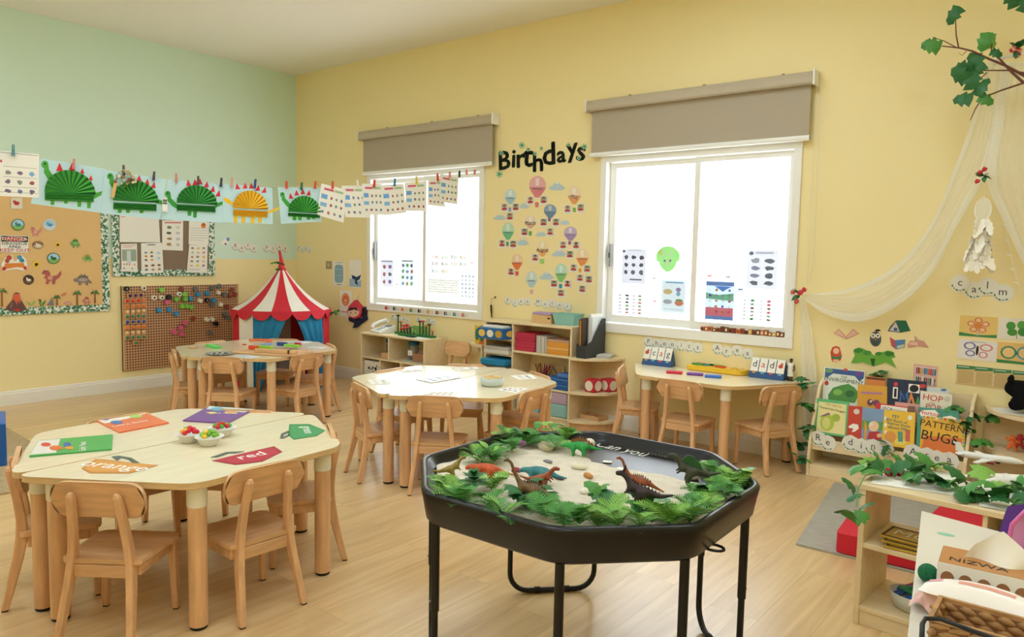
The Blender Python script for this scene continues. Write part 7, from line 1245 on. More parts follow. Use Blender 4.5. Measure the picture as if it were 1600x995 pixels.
for i, (a, b) in enumerate([((124, 744), (254, 908)), ((266, 758), (396, 924)), ((411, 774), (541, 940)), ((560, 788), (690, 956))]):
    sheet(BACK, 'info_poster', ['green-headed instruction poster under the butterfly', 'green-headed instruction poster second from the book rack', 'green-headed instruction poster partly behind the black plush', 'green-headed instruction poster above the black plush'][i], 'poster', g9(*a), g9(*b), cm('dcbf84'), [P_([(0, 0), (1, 0), (1, .16), (.5, .2), (0, .22)], cm('4a8a5e')), R(.08, .06, .7, .1, cm('cfe0c8'), 1)]+lines(.1, .3, .95, .95, 9, cm('a8946a'), .25)+[E(.04, .35+.12*k, .03, .03, cW) for k in range(5)], group='green-headed instruction posters')
# quarter shelf on the right with plush toy
quarter('round-front corner shelf with paper doily under the black plush', 7.06, .355, .538, (.075, .318, .538), True)
t = thing('paper_doily', 'white lacy paper on the shelf under the black plush', 'paper', (6.90, -.13, .539), .1); MB().prism([(.15*math.cos(a)*(1+.04*math.cos(16*a)), .12*math.sin(a)*(1+.04*math.cos(16*a))) for a in [2*PI*k/64 for k in range(64)]], 0, .0015, M_PAPER).obj('sheet', t)
t = thing('plush_toy', 'black plush animal lying on the corner shelf', 'plush toy', (6.93, -.14, .5415)); pl_m = mat('black_plush', hexc('17171a'), .95, .1, bump=.6, bscale=300)
me = skin('body', [(.08, 0, .10, .075), (.0, 0, .10, .07), (-.07, -.01, .13, .055), (-.13, -.02, .145, .042), (-.05, -.06, .05, .035), (-.10, -.075, .035, .033), (-.05, .05, .05, .035), (-.10, .06, .035, .033), (.13, -.05, .05, .035), (.10, -.085, .036, .033)], [(0, 1), (1, 2), (2, 3), (1, 4), (4, 5), (1, 6), (6, 7), (0, 8), (8, 9)], pl_m, 2); o = bpy.data.objects.new('body', me); COL.objects.link(o); o.parent = t
for s in (-1, 1): MB().ball((-.10, -.015+s*.035, .18), (.014, .01, .022), pl_m).obj('ear', t)
for i, (c, x, y) in enumerate([('e8743a', 6.86, -.17), ('d2484a', 6.89, -.10), ('3f8f7a', 6.96, -.08)]):
    me = skin('body', [(0, 0, .045, .016), (0, 0, .07, .012), (0, 0, .092, .014), (-.02, 0, .06, .007), (-.034, 0, .075, .006), (.02, 0, .06, .007), (.034, 0, .05, .006), (-.014, 0, .02, .008), (-.022, 0, .004, .007), (.014, 0, .02, .008), (.022, 0, .004, .007)], [(0, 1), (1, 2), (1, 3), (3, 4), (1, 5), (5, 6), (0, 7), (7, 8), (0, 9), (9, 10)], cm(c, .5)); o = bpy.data.objects.new('toy_figure', me); COL.objects.link(o); o.location = (x, y, .322); o.rotation_euler = (0, 0, .4*i); tag(o, ['orange', 'red', 'teal'][i]+' plastic toy figure on the corner shelf tier', 'toy')
# ---------------------------------------------------------------- canopy
def tulle_mat(a, nm):
    m = bpy.data.materials.new(nm); m.use_nodes = True; nt = m.node_tree; nt.nodes.remove(nt.nodes['Principled BSDF'])
    d = nt.nodes.new('ShaderNodeBsdfDiffuse'); d.inputs[0].default_value = (.97, .97, .91, 1); tl = nt.nodes.new('ShaderNodeBsdfTranslucent'); tl.inputs[0].default_value = (.97, .97, .91, 1); tr_ = nt.nodes.new('ShaderNodeBsdfTransparent'); m1 = nt.nodes.new('ShaderNodeMixShader'); m1.inputs[0].default_value = .5; m2 = nt.nodes.new('ShaderNodeMixShader'); m2.inputs[0].default_value = a
    nt.links.new(d.outputs[0], m1.inputs[1]); nt.links.new(tl.outputs[0], m1.inputs[2]); nt.links.new(tr_.outputs[0], m2.inputs[1]); nt.links.new(m1.outputs[0], m2.inputs[2]); nt.links.new(m2.outputs[0], nt.nodes['Material Output'].inputs[0]); return m
TU, TU2 = tulle_mat(.58, 'cream_tulle'), tulle_mat(.78, 'gathered_cream_tulle')
def crv(pts, y0, y1):
    P = [ony(x, y, y0+(y1-y0)*i/(len(pts)-1)) for i, (x, y) in enumerate(pts)]
    def f(t):
        t = max(0, min(.99999, t))*(len(P)-1); i = int(t); u = t-i; p0, p1, p2, p3 = P[max(i-1, 0)], P[i], P[i+1], P[min(i+2, len(P)-1)]
        return .5*((2*p1)+(p2-p0)*u+(2*p0-5*p1+4*p2-p3)*u*u+(3*p1-p0-3*p2+p3)*u*u*u)
    return f
cn = thing('canopy', 'cream tulle canopy gathered in swags over the reading corner', 'canopy', (6.62, -.3, 2.5)); CO = Vector(cn.location)
def drape(A, B, name, m, folds, amp, nu=60, nv=24, edge=0):
    mb = MB()
    def fn(u, v):
        q = A(u).lerp(B(u), v); s_ = min(amp, (B(u)-A(u)).length/folds*.10)
        return q+Vector((0, s_*math.sin(v*folds*2*PI+u*3), 0))-CO
    mb.grid(fn, nu, nv, m); return mb.obj(name, cn)
A = crv([(1545, 98), (1522, 180), (1492, 262), (1455, 350), (1400, 415), (1330, 450), (1256, 460)], -.28, -.06); B = crv([(1572, 98), (1558, 190), (1540, 272), (1500, 345), (1455, 428), (1405, 476), (1345, 502), (1290, 490), (1254, 464)], -.26, -.06)
drape(A, B, 'swag', TU, 7, .022); drape(lambda u: A(u)+Vector((0, -.012, 0)), lambda u: A(u).lerp(B(u), .16)+Vector((0, -.012, 0)), 'gathered_edge', TU2, 3, .012, 60, 8); drape(lambda u: B(u).lerp(A(u), .20)+Vector((0, -.014, 0)), lambda u: B(u)+Vector((0, -.014, 0)), 'gathered_edge', TU2, 3, .012, 60, 8)
A2 = crv([(1570, 98), (1556, 190), (1542, 278), (1568, 345), (1600, 415), (1640, 500)], -.26, -.2); B2 = crv([(1660, 98), (1668, 190), (1672, 278), (1680, 345), (1690, 415), (1700, 500)], -.34, -.4)
drape(A2, B2, 'side_panel', TU, 9, .02, 40, 40); drape(lambda u: A2(u)+Vector((0, -.012, 0)), lambda u: A2(u).lerp(B2(u), .13)+Vector((0, -.012, 0)), 'gathered_edge', TU2, 3, .01, 40, 8)
A3 = crv([(1248, 464), (1250, 520), (1252, 600), (1254, 690)], -.04, -.03); B3 = crv([(1257, 464), (1269, 520), (1277, 600), (1282, 690)], -.05, -.04); drape(A3, B3, 'hanging_tail', TU2, 5, .018, 30, 30)
tp_ = ony(1600, 92, -.3); MB().tube([tp_+Vector((.19*math.cos(a)+.05, .12*math.sin(a), 0))-CO for a in [2*PI*k/24 for k in range(25)]], .008, cW, 8).obj('hoop', cn)
MB().tube([tp_+Vector((.05, 0, 0))-CO, Vector((tp_.x+.05, tp_.y, H-.003))-CO], .003, cW, 6).obj('hanging_cord', cn)
m = MB(); sp = crv([(1556, 170), (1562, 260), (1568, 330), (1580, 400), (1596, 460)], -.25, -.2); m.tube([sp(k/20)-CO for k in range(21)], .0015, cW, 5); m.obj('light_string', cn)
for k in range(1, 12): q = sp(k/12)-CO; MB().tube([q, q+Vector((-.02, -.005, .012))], [.0025, .004], cW, 5).obj('string_bulb', cn)
def posy(label, p_, s, cols, n_=5):
    t = thing('flower_posy', label, 'flowers', p_); rp_ = random.Random(len(label))
    for i in range(n_):
        c = Vector((rp_.uniform(-1, 1), rp_.uniform(-.7, 0), rp_.uniform(-1, 1)))*s
        m = MB()
        for k in range(9): a = k*2.4; m.ball((c.x+s*.25*math.sqrt(k/9)*math.cos(a), c.y-.006*(1-k/9), c.z+s*.25*math.sqrt(k/9)*math.sin(a)), s*.17, cm(rp_.choice(cols), .6), 6, 4)
        m.obj('rose', t)
    for i in range(6): put_leaf(t, LEAF[0], (0, 0, 0), s*1.3, rp_.uniform(-1, 1), rp_.uniform(-1.2, 1.2), rp_.uniform(2.5, 6.5))
posy('red and peach flower posy tying the swag beside the window', ony(1250, 461, -.09), .05, ['c8304a', 'd84a5a', 'e0a080']); posy('red flower posy pinning the swag above the dreamcatcher', ony(1538, 275, -.3), .038, ['c82f40', 'd8404a'], 3); posy('red and peach flower garland on the canopy hoop', ony(1590, 76, -.42), .045, ['c83048', 'e0a890'], 4)
# dreamcatcher
t = thing('dreamcatcher', 'white lace dreamcatcher with fluffy feathers hanging from the canopy', 'dreamcatcher', ony(1536, 328, -.27)); O_ = Vector(t.location)
MB().tube([(.038*math.cos(a), 0, .062*math.sin(a)) for a in [2*PI*k/24 for k in range(25)]], .004, cW, 6).obj('ring', t); lace = tulle_mat(.7, 'white_lace'); MB().prism(arc(0, 0, .036, .06, 20), -.0008, .0008, lace).obj('lace', t).rotation_euler = (PI/2, 0, 0)
MB().tube([(0, 0, .062), (0, 0, .2)], .0012, cW, 4).obj('cord', t)
fm = MB(); N_ = 10; vs = []
for i in range(N_+1): x = i/N_; h_ = .2*math.sin(PI*min(1, x*.9+.08))**.7*(1+.25*math.sin(i*2.3)); vs += [(x, -h_, -.1*x*x+.03*math.sin(i*3)), (x, 0, -.1*x*x), (x, h_, -.1*x*x+.03*math.cos(i*3))]
fm.add(vs, [(3*i+j, 3*i+3+j, 3*i+4+j, 3*i+1+j) for i in range(N_) for j in range(2)], mat('white_down', hexc('faf6ea'), .95, .05), None, True); fm = fm.mesh('feather'); rf = random.Random(3)
for z0 in (-.05, -.11, -.17, -.22):
    for k in range(9): o = put_leaf(t, fm, (rf.uniform(-.03, .03), rf.uniform(-.015, .015), z0), rf.uniform(.09, .14), rf.uniform(0, 6.28), rf.uniform(.85, 1.95), rf.uniform(0, 6.28), 'feather')
MB().tube([(0, 0, -.06), (.004, 0, -.15), (-.004, 0, -.24)], .0012, cW, 4).obj('cord', t)
# twig branch with leaves
br = thing('twig_branch', 'brown twig branch with green leaves reaching over the canopy', 'branch', ony(1600, 115, -.45)); O_ = Vector(br.location); tw_ = cm('6a4030', .7)
def BR(l, r0, r1): return MB().tube([ony(x, y, -.45)-O_ for x, y in l], [r0+(r1-r0)*i/(len(l)-1) for i in range(len(l))], tw_, 6).obj('twig', br)
MB().tube([Vector((7.42, -.5, 0))-O_, Vector((7.40, -.52, .8))-O_, Vector((7.36, -.48, 1.6))-O_, ony(1700, 160, -.45)-O_, ony(1650, 146, -.45)-O_], [.05, .042, .034, .016, .01], tw_, 10).obj('trunk', br)
BR([(1655, 150), (1600, 118), (1570, 102), (1545, 92), (1520, 80), (1500, 75), (1472, 72)], .009, .003); BR([(1600, 130), (1580, 112), (1562, 92), (1552, 84)], .008, .004); BR([(1640, 120), (1600, 114), (1575, 110), (1535, 110)], .006, .003); BR([(1650, 118), (1598, 130), (1562, 142), (1535, 153), (1524, 170), (1516, 188)], .006, .002); BR([(1498, 75), (1494, 55), (1493, 30), (1500, 10)], .004, .002); BR([(1494, 74), (1475, 64), (1457, 58)], .003, .0015); BR([(1548, 85), (1550, 70), (1545, 55)], .003, .0015); BR([(1542, 113), (1530, 125), (1520, 133)], .003, .0015); BR([(1510, 80), (1503, 87), (1498, 82)], .002, .001)
for x, y, s, k, rz in [(1500, 10, .10, 0, 2.2), (1470, 75, .10, 1, 3.5), (1465, 66, .08, 0, 2.9), (1545, 50, .10, 1, 1.9), (1540, 55, .08, 2, 1.0), (1548, 80, .06, 0, .5), (1530, 100, .10, 0, 4), (1520, 108, .11, 0, 3.4), (1512, 125, .11, 0, 3.8), (1520, 140, .11, 0, 4.6), (1525, 150, .10, 0, 5.2), (1520, 155, .10, 0, 3.3), (1530, 150, .08, 1, .6), (1590, 10, .11, 0, 4.2), (1600, 20, .1, 0, 5), (1538, 98, .09, 0, 2.4)]:
    q = ony(x, y, -.46)-O_; o = put_leaf(br, LOBE[k], q, s, 1.2+rf.uniform(-.5, .5), rf.uniform(-.4, .4), 0); o.rotation_euler = (PI/2+rf.uniform(-.6, .6), rz, rf.uniform(-.5, .5))
# ---------------------------------------------------------------- rugs, cushion, open shelf
def rug_mat(nm, a, b):
    m = mat(nm, hexc(a), .95, .05, var=.18, vscale=28, bump=.5, bscale=260, grain=(.6, 5, 1)); return m
m = MB(); m.prism([(6.135, -1.535), (7.75, -1.49), (7.75, -.34), (5.99, -.36)], .0006, .010, rug_mat('grey_woven_rug', 'b9b4a6', 'a')); tag(m.obj('floor_rug', None, .002), 'grey woven rug in the reading corner', 'rug')
m = MB(); m.prism([(1.05, -3.19), (2.62, -3.28), (2.60, -3.73), (2.4, -5.1), (.5, -5.1), (.5, -3.16)], .0006, .010, rug_mat('beige_rug', 'c4ac86', 'a')); tag(m.obj('floor_rug', None, .002), 'beige rug on the floor behind the workbook table', 'rug')
m = MB(); m.prism(round_poly([(6.31, -1.53), (7.30, -1.47), (7.28, -1.2), (6.29, -1.235)], .03, 3), .0112, .105, mat('red_cushion_fabric', hexc('cf2636'), .75, var=.06, vscale=3)); o = m.obj('floor_cushion', None, .022, 4); tag(o, 'flat red floor cushion at the edge of the grey rug', 'cushion')
m = MB(); m.prism(round_poly([(6.60, -.99), (7.30, -.96), (7.28, -.62), (6.62, -.66)], .03, 3), .0112, .105, mat('red_cushion_fabric', hexc('cf2636'), .75)); o = m.obj('floor_cushion', None, .022, 4); tag(o, 'second red floor cushion nearer the book rack', 'cushion')
OR_ = -.07; os_ = thing('open_shelf', 'open-backed maple shelf with ivy garland and paper on top', 'shelf', (6.548, -2.172, 0), OR_); W_, D_ = 1.15, .33
panels(os_, [((0, 0, 0), (.02, D_, .516), 'side_panel'), ((W_-.02, 0, 0), (W_, D_, .516), 'side_panel'), ((-.004, -.005, .516), (W_, D_+.004, .536), 'top'), ((.02, .002, .296), (W_-.02, D_, .314), 'shelf_board'), ((.02, .002, .055), (W_-.02, D_, .073), 'bottom_board'), ((.02, .006, 0), (W_-.02, .022, .055), 'plinth'), ((.39, .004, .314), (.405, D_, .516), 'divider'), ((.405, D_-.01, .314), (W_-.02, D_-.002, .516), 'back_panel')])
OM = Matrix.Translation((6.548, -2.172, 0)) @ Matrix.Rotation(OR_, 4, 'Z')
def osl(x, y, z): return OM @ Vector((x, y, z))
SHF = Plane((0, 0, .537), (1, 0, 0), (0, 1, 0))
flat(SHF, 'paper_sheet', 'long white drawing paper along the front of the open shelf top', 'paper', [(1360, 755), (1500, 775), (1512, 742), (1385, 727)], M_PAPER, [], .001, .0004)
flat(SHF, 'paper_sheet', 'white colouring sheet under the model aeroplanes', 'paper', [(1530, 790), (1660, 815), (1650, 745), (1528, 738)], M_PAPER, [R(.1, .2, .9, .22, cm('8a90b0')), E(.5, .55, .25, .2, cm('cfd4e0')), E(.5, .55, .2, .15, M_PAPER, 1)], .001, .0018)
def plane_toy(label, p_, rz):
    t = thing('model_aeroplane', label, 'toy aeroplane', p_, rz); t.scale = (.75, .75, .75); wq = mat('white_plastic', hexc('e6e8e6'), .3)
    MB().tube([(-.16, 0, .026), (-.12, 0, .026), (.10, 0, .026), (.14, 0, .024), (.16, 0, .02)], [.006, .018, .02, .014, .003], wq, 12).obj('fuselage', t); MB().prism([(.03, -.02), (-.05, -.15), (-.075, -.15), (-.03, -.02)], .018, .022, wq).obj('wing', t); MB().prism([(.03, .02), (-.03, .02), (-.075, .15), (-.05, .15)], .018, .022, wq).obj('wing', t)
    o = MB().prism([(-.16, .04), (-.115, .04), (-.14, .09), (-.165, .09)], -.002, .002, wq).obj('tail_fin', t); o.rotation_euler = (PI/2, 0, 0); MB().prism([(-.15, -.05), (-.13, -.05), (-.11, 0), (-.13, .05), (-.15, .05), (-.15, 0)], .03, .033, wq).obj('tailplane', t)
    for s in (-1, 1): MB().tube([(-.01, s*.06, .012), (.025, s*.06, .012)], .0085, cm('8a3a34', .4), 8).obj('engine', t)
    for s in (-.04, .04): MB().lathe([(.012, 0), (.012, .006), (0, .008)], M_BLACK, 8).obj('wheel', t).location = (s, 0, 0)
plane_toy('white model aeroplane with tail towards the book rack', onz(1545, 722, .538), .1); plane_toy('white model aeroplane nose-in beside the colouring sheet', onz(1585, 760, .541), -2.4)
# ivy garland along the front
gar = thing('ivy_garland', 'grape-leaf garland trailing over the open shelf top', 'garland', osl(0, .03, .538)); GO = Vector(gar.location)
gp = [(1338, 790), (1340, 765), (1352, 742), (1380, 738), (1410, 735), (1440, 738), (1465, 750), (1480, 765), (1505, 760), (1530, 772), (1555, 780), (1580, 782), (1600, 775)]
MB().tube([onz(x, y, .56)-GO for x, y in gp], .0022, GL[1], 5).obj('vine', gar); rgx = random.Random(9)
for x, y, s, k in [(1340, 738, .10, 1), (1352, 728, .10, 2), (1365, 735, .09, 0), (1378, 722, .09, 1), (1395, 735, .10, 0), (1408, 722, .08, 1), (1425, 738, .10, 0), (1440, 722, .11, 2), (1452, 728, .10, 1), (1445, 745, .09, 0), (1420, 748, .08, 0), (1462, 738, .09, 0), (1475, 752, .11, 0), (1482, 758, .08, 0), (1508, 752, .11, 0), (1520, 735, .11, 1), (1515, 765, .11, 0), (1505, 770, .09, 0), (1545, 770, .10, 0), (1553, 778, .10, 0), (1552, 760, .08, 1), (1572, 762, .08, 0), (1585, 770, .07, 0), (1590, 785, .10, 0), (1598, 760, .06, 1), (1340, 768, .08, 0), (1338, 800, .09, 0), (1330, 812, .09, 1)]:
    [put_leaf(gar, LOBE[min(2, k+rgx.choice((0, 0, 1)))], onz(x+rgx.uniform(-5, 5), y+rgx.uniform(-3, 3), .565 if y < 790 else .45)-GO, s*.8, rgx.uniform(-.9, .9), rgx.uniform(-.9, .3), rgx.uniform(0, 6.28)) for _q in (0, 1)]
for i, (x, y) in enumerate([(1389, 743), (1405, 743)]):
    p_ = onz(x, y, .538); m = MB()
    for k in range(26): a, h_ = k*2.4, k/26; m.ball((.017*math.sin(PI*(.15+.8*h_))*math.cos(a), .026*(h_-.5), .014+.013*math.sin(PI*(.15+.8*h_))*math.sin(a)), .0055, cm('d82038', .35), 6, 4)
    o = m.obj('toy_raspberry'); place(o, p_, .8+.3*i); tag(o, ['red toy raspberry at the letter-side end of the shelf', 'red toy raspberry next to the grape leaves'][i], 'toy fruit')
# things in the open shelf
for i in range(3):
    t = thing('tracing_board', ['gold tracing board with white letters on top of the pile', 'gold tracing board in the middle of the pile', 'bottom gold tracing board sticking out of the pile'][i], 'board', osl(.19+.012*i, .12-.018*i, .3345-.0095*i), OR_-.05+.06*i); MB().lohi((-.13, -.07, 0), (.13, .07, .008), cm('c9a440', .45)).obj('board', t, .002)
    ring(q_ := MB(), -.115, .115, -.055, .055, -.122, .122, -.062, .062, -.0095, -.0083, cm('3f3a2c')); o = q_.obj('printed_frame', t); o.rotation_euler = (-PI/2, 0, 0)
    if i == 0: lettering('MOM', .085, cm('ece6d2'), t, TM(0, 0, .0098))
me = MB(); me.ball((0, 0, .035), .036, mat('green_yarn', hexc('5c7f6a'), .95, bump=.8, bscale=150), 16, 10); o = me.obj('yarn_ball'); o.location = osl(.30, .25, .3155); tag(o, 'green yarn ball beside the gold tracing boards', 'yarn ball')
t = thing('block_bowl', 'pale oval bowl of coloured wooden blocks on the bottom shelf', 'bowl', osl(.19, .12, .0745)); MB().lathe([(.06, 0), (.068, .003), (.085, .06), (.08, .06), (.064, .008), (0, .006)], cm('cfcfc4', .4), 24, None, True, 1.2, .9).obj('bowl', t); rb2 = random.Random(12)
for i in range(16): a, r_ = i*2.4, .062*math.sqrt((i+.5)/16); o = MB().lohi((-.03, -.012, -.006), (.03, .012, .006), cm(['1f4a8c', '1f7a4c', 'b8283a', '2a5aa0', '2f8a5a', 'a8c0d8'][i % 6], .45)).obj('block', t, .005, 3); o.location = (r_*1.1*math.cos(a), r_*.8*math.sin(a), .055+.022*(1-i/16)+.004*(i % 3)); o.rotation_euler = (rb2.uniform(-.4, .4), rb2.uniform(-.4, .4), rb2.uniform(0, 3))
t = thing('pine_cone_basket', 'brown pile of pine cones in the upper cell of the open shelf', 'pine cones', osl(.64, .15, .3145))
cone = MB(); 
for k in range(34): h_ = k/34; a = k*2.4; r_ = .022*math.sin(PI*(.12+.85*h_)); cone.add([(r_*.4*math.cos(a), r_*.4*math.sin(a), .06*h_), (r_*1.3*math.cos(a-.35), r_*1.3*math.sin(a-.35), .06*h_+.006), (r_*1.5*math.cos(a), r_*1.5*math.sin(a), .06*h_+.012), (r_*1.3*math.cos(a+.35), r_*1.3*math.sin(a+.35), .06*h_+.006)], [(0, 1, 2, 3)], cm('6a4638', .7))
cone.ball((0, 0, .03), (.014, .014, .03), cm('4a3028', .8), 8, 6); cone = cone.mesh('pine_cone')
for k in range(22): o = bpy.data.objects.new('pine_cone', cone); COL.objects.link(o); o.parent = t; o.location = (-.14+.065*(k % 5)+.01*(k//10), -.1+.06*((k//5) % 3), .03+.05*(k//12)); o.rotation_euler = (rb2.uniform(1, 2), rb2.uniform(0, 1), rb2.uniform(0, 6))
# ================================================================ near table at the right
Z2 = .60; NT = Plane((0, 0, Z2+.0003), (1, 0, 0), (0, 1, 0)); a, b, c = onz(1440, 798, Z2), onz(1418, 995, Z2), onz(1530, 822, Z2); d1, d2 = (b-a).normalized(), (c-a).normalized(); P4 = [a, a+d1*1.5, a+d1*1.5+Vector((.52, 0, 0)), a+d2*.86]
ce = sum((Vector(q) for q in P4), Vector())/4; t = thing('craft_table', 'whitish laminate craft table carrying tissues and basket', 'table', (ce.x, ce.y, 0)); MB().prism([(q.x-ce.x, q.y-ce.y) for q in P4], Z2-.022, Z2, M_EDGE, None, mat('whitish_laminate', hexc('dcd6c8'), .4, var=.04, vscale=4)).obj('tabletop', t, .002)
for q in P4: v = (Vector((q.x-ce.x, q.y-ce.y, 0)))*.88; lg = MB().lathe([(.022, 0), (.025, .01), (.025, Z2-.022)], M_WOOD, 14).obj('leg', t); lg.location = v
m = MB(); m.prism(arc(0, 0, .022, .012, 12), 0, .0004, cm('8fc8ac')); o = m.obj('paint_smudge', t); o.location = onz(1478, 835, Z2)+Vector((0, 0, .0006))-Vector((ce.x, ce.y, 0))
# tissue box
A_, B_ = onz(1466, 876, .68), onz(1640, 914, .68); ax = (B_-A_); ln = ax.length; rz = math.atan2(ax.y, ax.x); t = thing('tissue_box', 'brown and white NIZWA tissue box with tissue standing up', 'tissue box', Vector((A_.x, A_.y, Z2+.0006)), rz); BW, BD, BHt = .25, .115, .080
MB().lohi((0, 0, 0), (BW, BD, BHt), cm('b9834e', .5)).obj('carton', t, .002); m = MB(); m.lohi((-.0008, -.0012, 0), (BW, -.0003, BHt*.98), cm('ece8dc', .5)); m.lohi((-.0012, -.001, 0), (-.0003, BD, BHt*.98), cm('ece8dc', .5)); m.obj('white_band', t)
for k in range(7): o = MB().prism(arc(0, 0, .0135, .0155, 16), 0, .0006, cm('9a6a44', .5)).obj('printed_arch', t); o.matrix_local = Matrix.Translation((.02+.035*k, -.0013, .045)) @ Matrix.Rotation(PI/2, 4, 'X')
lettering('NIZWA', .034, cm('3a2a20'), t, TM(.075, .03, BHt+.0006)); 
m = MB(); m.grid(lambda u, v: (.045+.14*u+.02*v, BD*.5+.012*math.sin(u*8)*(1-v)+.02*(v-.3)*math.sin(u*3), BHt+.001+v*.075*max(.12, 1-1.5*abs(u-.36))), 16, 6, mat('soft_tissue', hexc('f0eee6'), .95, .05)); m.obj('tissue', t)
# wipes, basket, wire handle, bag
t = thing('wipes_pack', 'white and pink soft pack of wipes in front of the tissue box', 'wipes pack', (7.06, -3.318, Z2+.042), -.06); t.rotation_euler = (-.4, 0, -.06); m = MB()
m.grid(lambda u, v: ((u-.5)*.24, (v-.5)*.10, .05*(math.sin(PI*u)**.35)*(math.sin(PI*v)**.4)+.0005*math.sin(u*40)), 24, 12, mat('white_film', hexc('f0eae4'), .3)); m.add([(-.12, -.05, 0), (.12, -.05, 0), (.12, .05, 0), (-.12, .05, 0)], [(3, 2, 1, 0)], mat('white_film', hexc('f0eae4'), .3)); m.obj('pack', t)
m = MB()
for cx, cy, rx_, ry_, cc in [(-.095, 0, .016, .03, 'e8a8b4'), (.10, .01, .012, .02, 'd84a78'), (0, .012, .055, .006, 'e8b0a8'), (.0, -.028, .05, .005, 'e0a090')]: m.grid(lambda u, v, cx=cx, cy=cy, rx_=rx_, ry_=ry_: (cx+rx_*(2*u-1), cy+ry_*(2*v-1), .0512*(math.sin(PI*((cx+rx_*(2*u-1))/.24+.5))**.35)*(math.sin(PI*((cy+ry_*(2*v-1))/.10+.5))**.4)), 6, 4, cm(cc, .35))
m.obj('pack_print', t)
p_ = onz(1462, 985, Z2); t = thing('wicker_basket', 'brown woven basket at the table edge', 'basket', Vector((7.118, -3.45, Z2+.0008)), .0); wk = mat('woven_rush', hexc('b48a5c'), .85, var=.3, vscale=30)
rings_ = 5; strand = MB(); strand.tube([(x/12*.036-.018, 0.004*math.sin(PI*x/12), .0) for x in range(13)], [.0035+.0045*math.sin(PI*x/12) for x in range(13)], wk, 6); strand = strand.mesh('strand')
bw_, bd_, bh_ = .13, .056, .068
for lvl in range(rings_):
    z = .006+lvl*.0135
    for side, (ln_, ox, oy, r_) in enumerate(((2*bw_, 0, -bd_, 0), (2*bd_, bw_, 0, PI/2), (2*bw_, 0, bd_, PI), (2*bd_, -bw_, 0, -PI/2))):
        n_ = int(ln_/.032)
        for k in range(n_):
            s_ = -ln_/2+(k+.5+(.5 if lvl % 2 else 0))*ln_/n_
            if s_ > ln_/2: continue
            o = bpy.data.objects.new('woven_strand', strand); COL.objects.link(o); o.parent = t; o.location = (ox+s_*math.cos(r_), oy+s_*math.sin(r_), z); o.rotation_euler = (.25, -.2, r_)
ring(q_ := MB(), -bw_+.004, bw_-.004, -bd_+.004, bd_-.004, -bw_-.004, bw_+.004, -bd_-.004, bd_+.004, -bh_-.008, -bh_, wk); o = q_.obj('rim', t); o.rotation_euler = (-PI/2, 0, 0); MB().lohi((-bw_, -bd_, 0), (bw_, bd_, .006), wk).obj('base', t)
ring(q_ := MB(), -bw_+.006, bw_-.006, -bd_+.006, bd_-.006, -bw_+.001, bw_-.001, -bd_+.001, bd_-.001, -bh_, 0, cm('8a6444', .9)); o = q_.obj('inner_wall', t); o.rotation_euler = (-PI/2, 0, 0)
p_ = onz(1442, 1000, Z2+.02); t = thing('wire_holder', 'black wire handle of a holder in front of the basket', 'wire holder', Vector((p_.x, p_.y-.06, Z2+.0008))); pw_ = [onz(1440, 1010, Z2+.07), onz(1441, 975, Z2+.085), onz(1446, 966, Z2+.09), onz(1470, 967, Z2+.09), onz(1510, 982, Z2+.09), onz(1560, 1000, Z2+.09), onz(1620, 1020, Z2+.09)]; O_ = Vector(t.location); e0, e1 = pw_[0].copy(), pw_[-1].copy(); e0.z = Z2+.005; e1.z = Z2+.005
MB().tube([e0-O_]+[q-O_ for q in pw_]+[e1-O_], .0045, M_BLACKM, 8).obj('wire_loop', t); MB().tube([e0-O_, e1-O_], .0045, M_BLACKM, 8).obj('wire_foot', t)
p_ = onz(1590, 862, Z2); t = thing('pink_bag', 'pink and purple translucent bag standing on the craft table', 'bag', p_+Vector((.06, .0, .0008)), .3); pk = mat('pink_vinyl', hexc('cf8fc0'), .35); m = MB(); m.grid(lambda u, v: (-.10+.02*v+.20*u*(1-.1*v), -.045+.014*math.sin(PI*u*2)*v, .17*v*(1-.35*(1-u)*v)), 10, 8, pk); m.obj('front', t); MB().grid(lambda u, v: (-.10+.02*v+.20*u*(1-.1*v), .045, .17*v*(1-.35*(1-u)*v)), 10, 8, mat('purple_vinyl', hexc('6a4a9c'), .4)).obj('back', t); MB().tube([(-.10, -.046, 0), (-.09, -.046, .09), (-.06, -.046, .135), (.02, -.046, .155), (.10, -.046, .168)], .005, cm('d86aa8', .4), 6).obj('piping', t); MB().tube([(-.06, -.046, .0), (-.05, -.046, .1), (-.045, -.046, .13)], .005, cm('d86aa8', .4), 6).obj('piping', t); MB().lohi((-.10, -.045, 0), (.10, .045, .003), pk).obj('base', t)
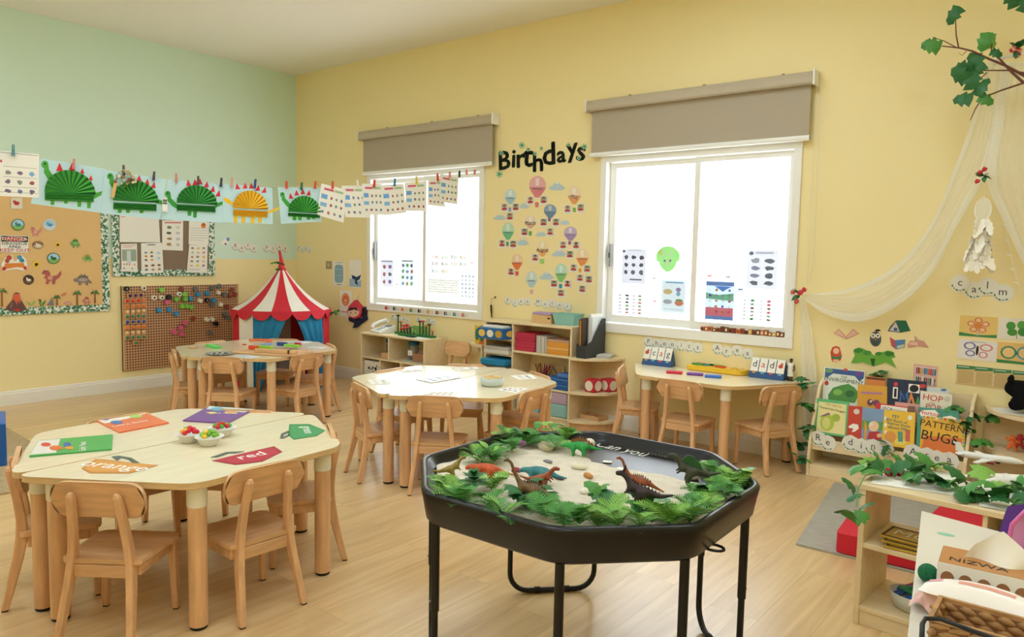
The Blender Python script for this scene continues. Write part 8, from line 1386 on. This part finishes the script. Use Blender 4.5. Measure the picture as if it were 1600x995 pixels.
o = MB().lathe([(.07, 0), (.075, .004), (.07, .008), (0, .008)], cm('2a4a94', .4), 28).obj('blue_disc'); o.location = onz(1462, 940, Z2)+Vector((.04, .02, .0008)); tag(o, 'blue round plate under the wipes pack', 'plate')
o = MB().ball((0, 0, .022), .022, mat('dark_green_yarn', hexc('1f6a44'), .95, bump=.8, bscale=150), 14, 9).obj('pompom'); o.location = Vector((6.925, -3.14, Z2+.001)); tag(o, 'dark green pompom beside the tissue box', 'pompom')
o = MB().grid(lambda u, v: (.09*(u-.5), .07*(v-.5)+.02*math.sin(u*6), .004+.05*math.sin(PI*u)*math.sin(PI*v)+.008*math.sin(u*11+v*7)), 12, 10, cm('e3b8ae', .5)).obj('crumpled_bag'); o.location = onz(1452, 955, Z2)+Vector((.01, 0, .009)); tag(o, 'crumpled pale pink paper beside the basket', 'paper')
# blue brick box on a low cabinet at the left edge of the view
c = depth_at(13, 728, 2.15); fw2 = ray(13, 728); fw2.z = 0; fw2.normalize(); rt = Vector((fw2.y, -fw2.x, 0)); rz = math.atan2(rt.y, rt.x); zb = c.z
t = thing('storage_cabinet', 'pale low cabinet under the blue brick box', 'cabinet', Vector(((c-rt*.30+fw2*.1).x, (c-rt*.30+fw2*.1).y, 0)), rz)
panels(t, [((-.24, -.16, 0), (-.22, .16, zb-.02), 'side_panel'), ((.20, -.16, 0), (.22, .16, zb-.02), 'side_panel'), ((-.24, -.165, zb-.02), (.22, .165, zb-.0005), 'top'), ((-.22, .14, 0), (.20, .155, zb-.02), 'back_panel'), ((-.22, -.15, .3), (.20, .14, .318), 'shelf_board')])
t = thing('brick_box', 'blue studded brick-shaped storage box', 'storage box', Vector(((c-rt*.157+fw2*.1).x, (c-rt*.157+fw2*.1).y, zb+.0005)), rz); bm_ = mat('blue_brick_plastic', hexc('1756a8'), .3); MB().lohi((-.16, -.10, 0), (.155, .10, .125), bm_).obj('box_body', t, .004)
for i in range(4):
    for j in range(2): MB().lathe([(.026, .1252), (.026, .142), (0, .142)], bm_, 16).obj('stud', t).location = (-.12+.078*i, -.05+.1*j, 0)
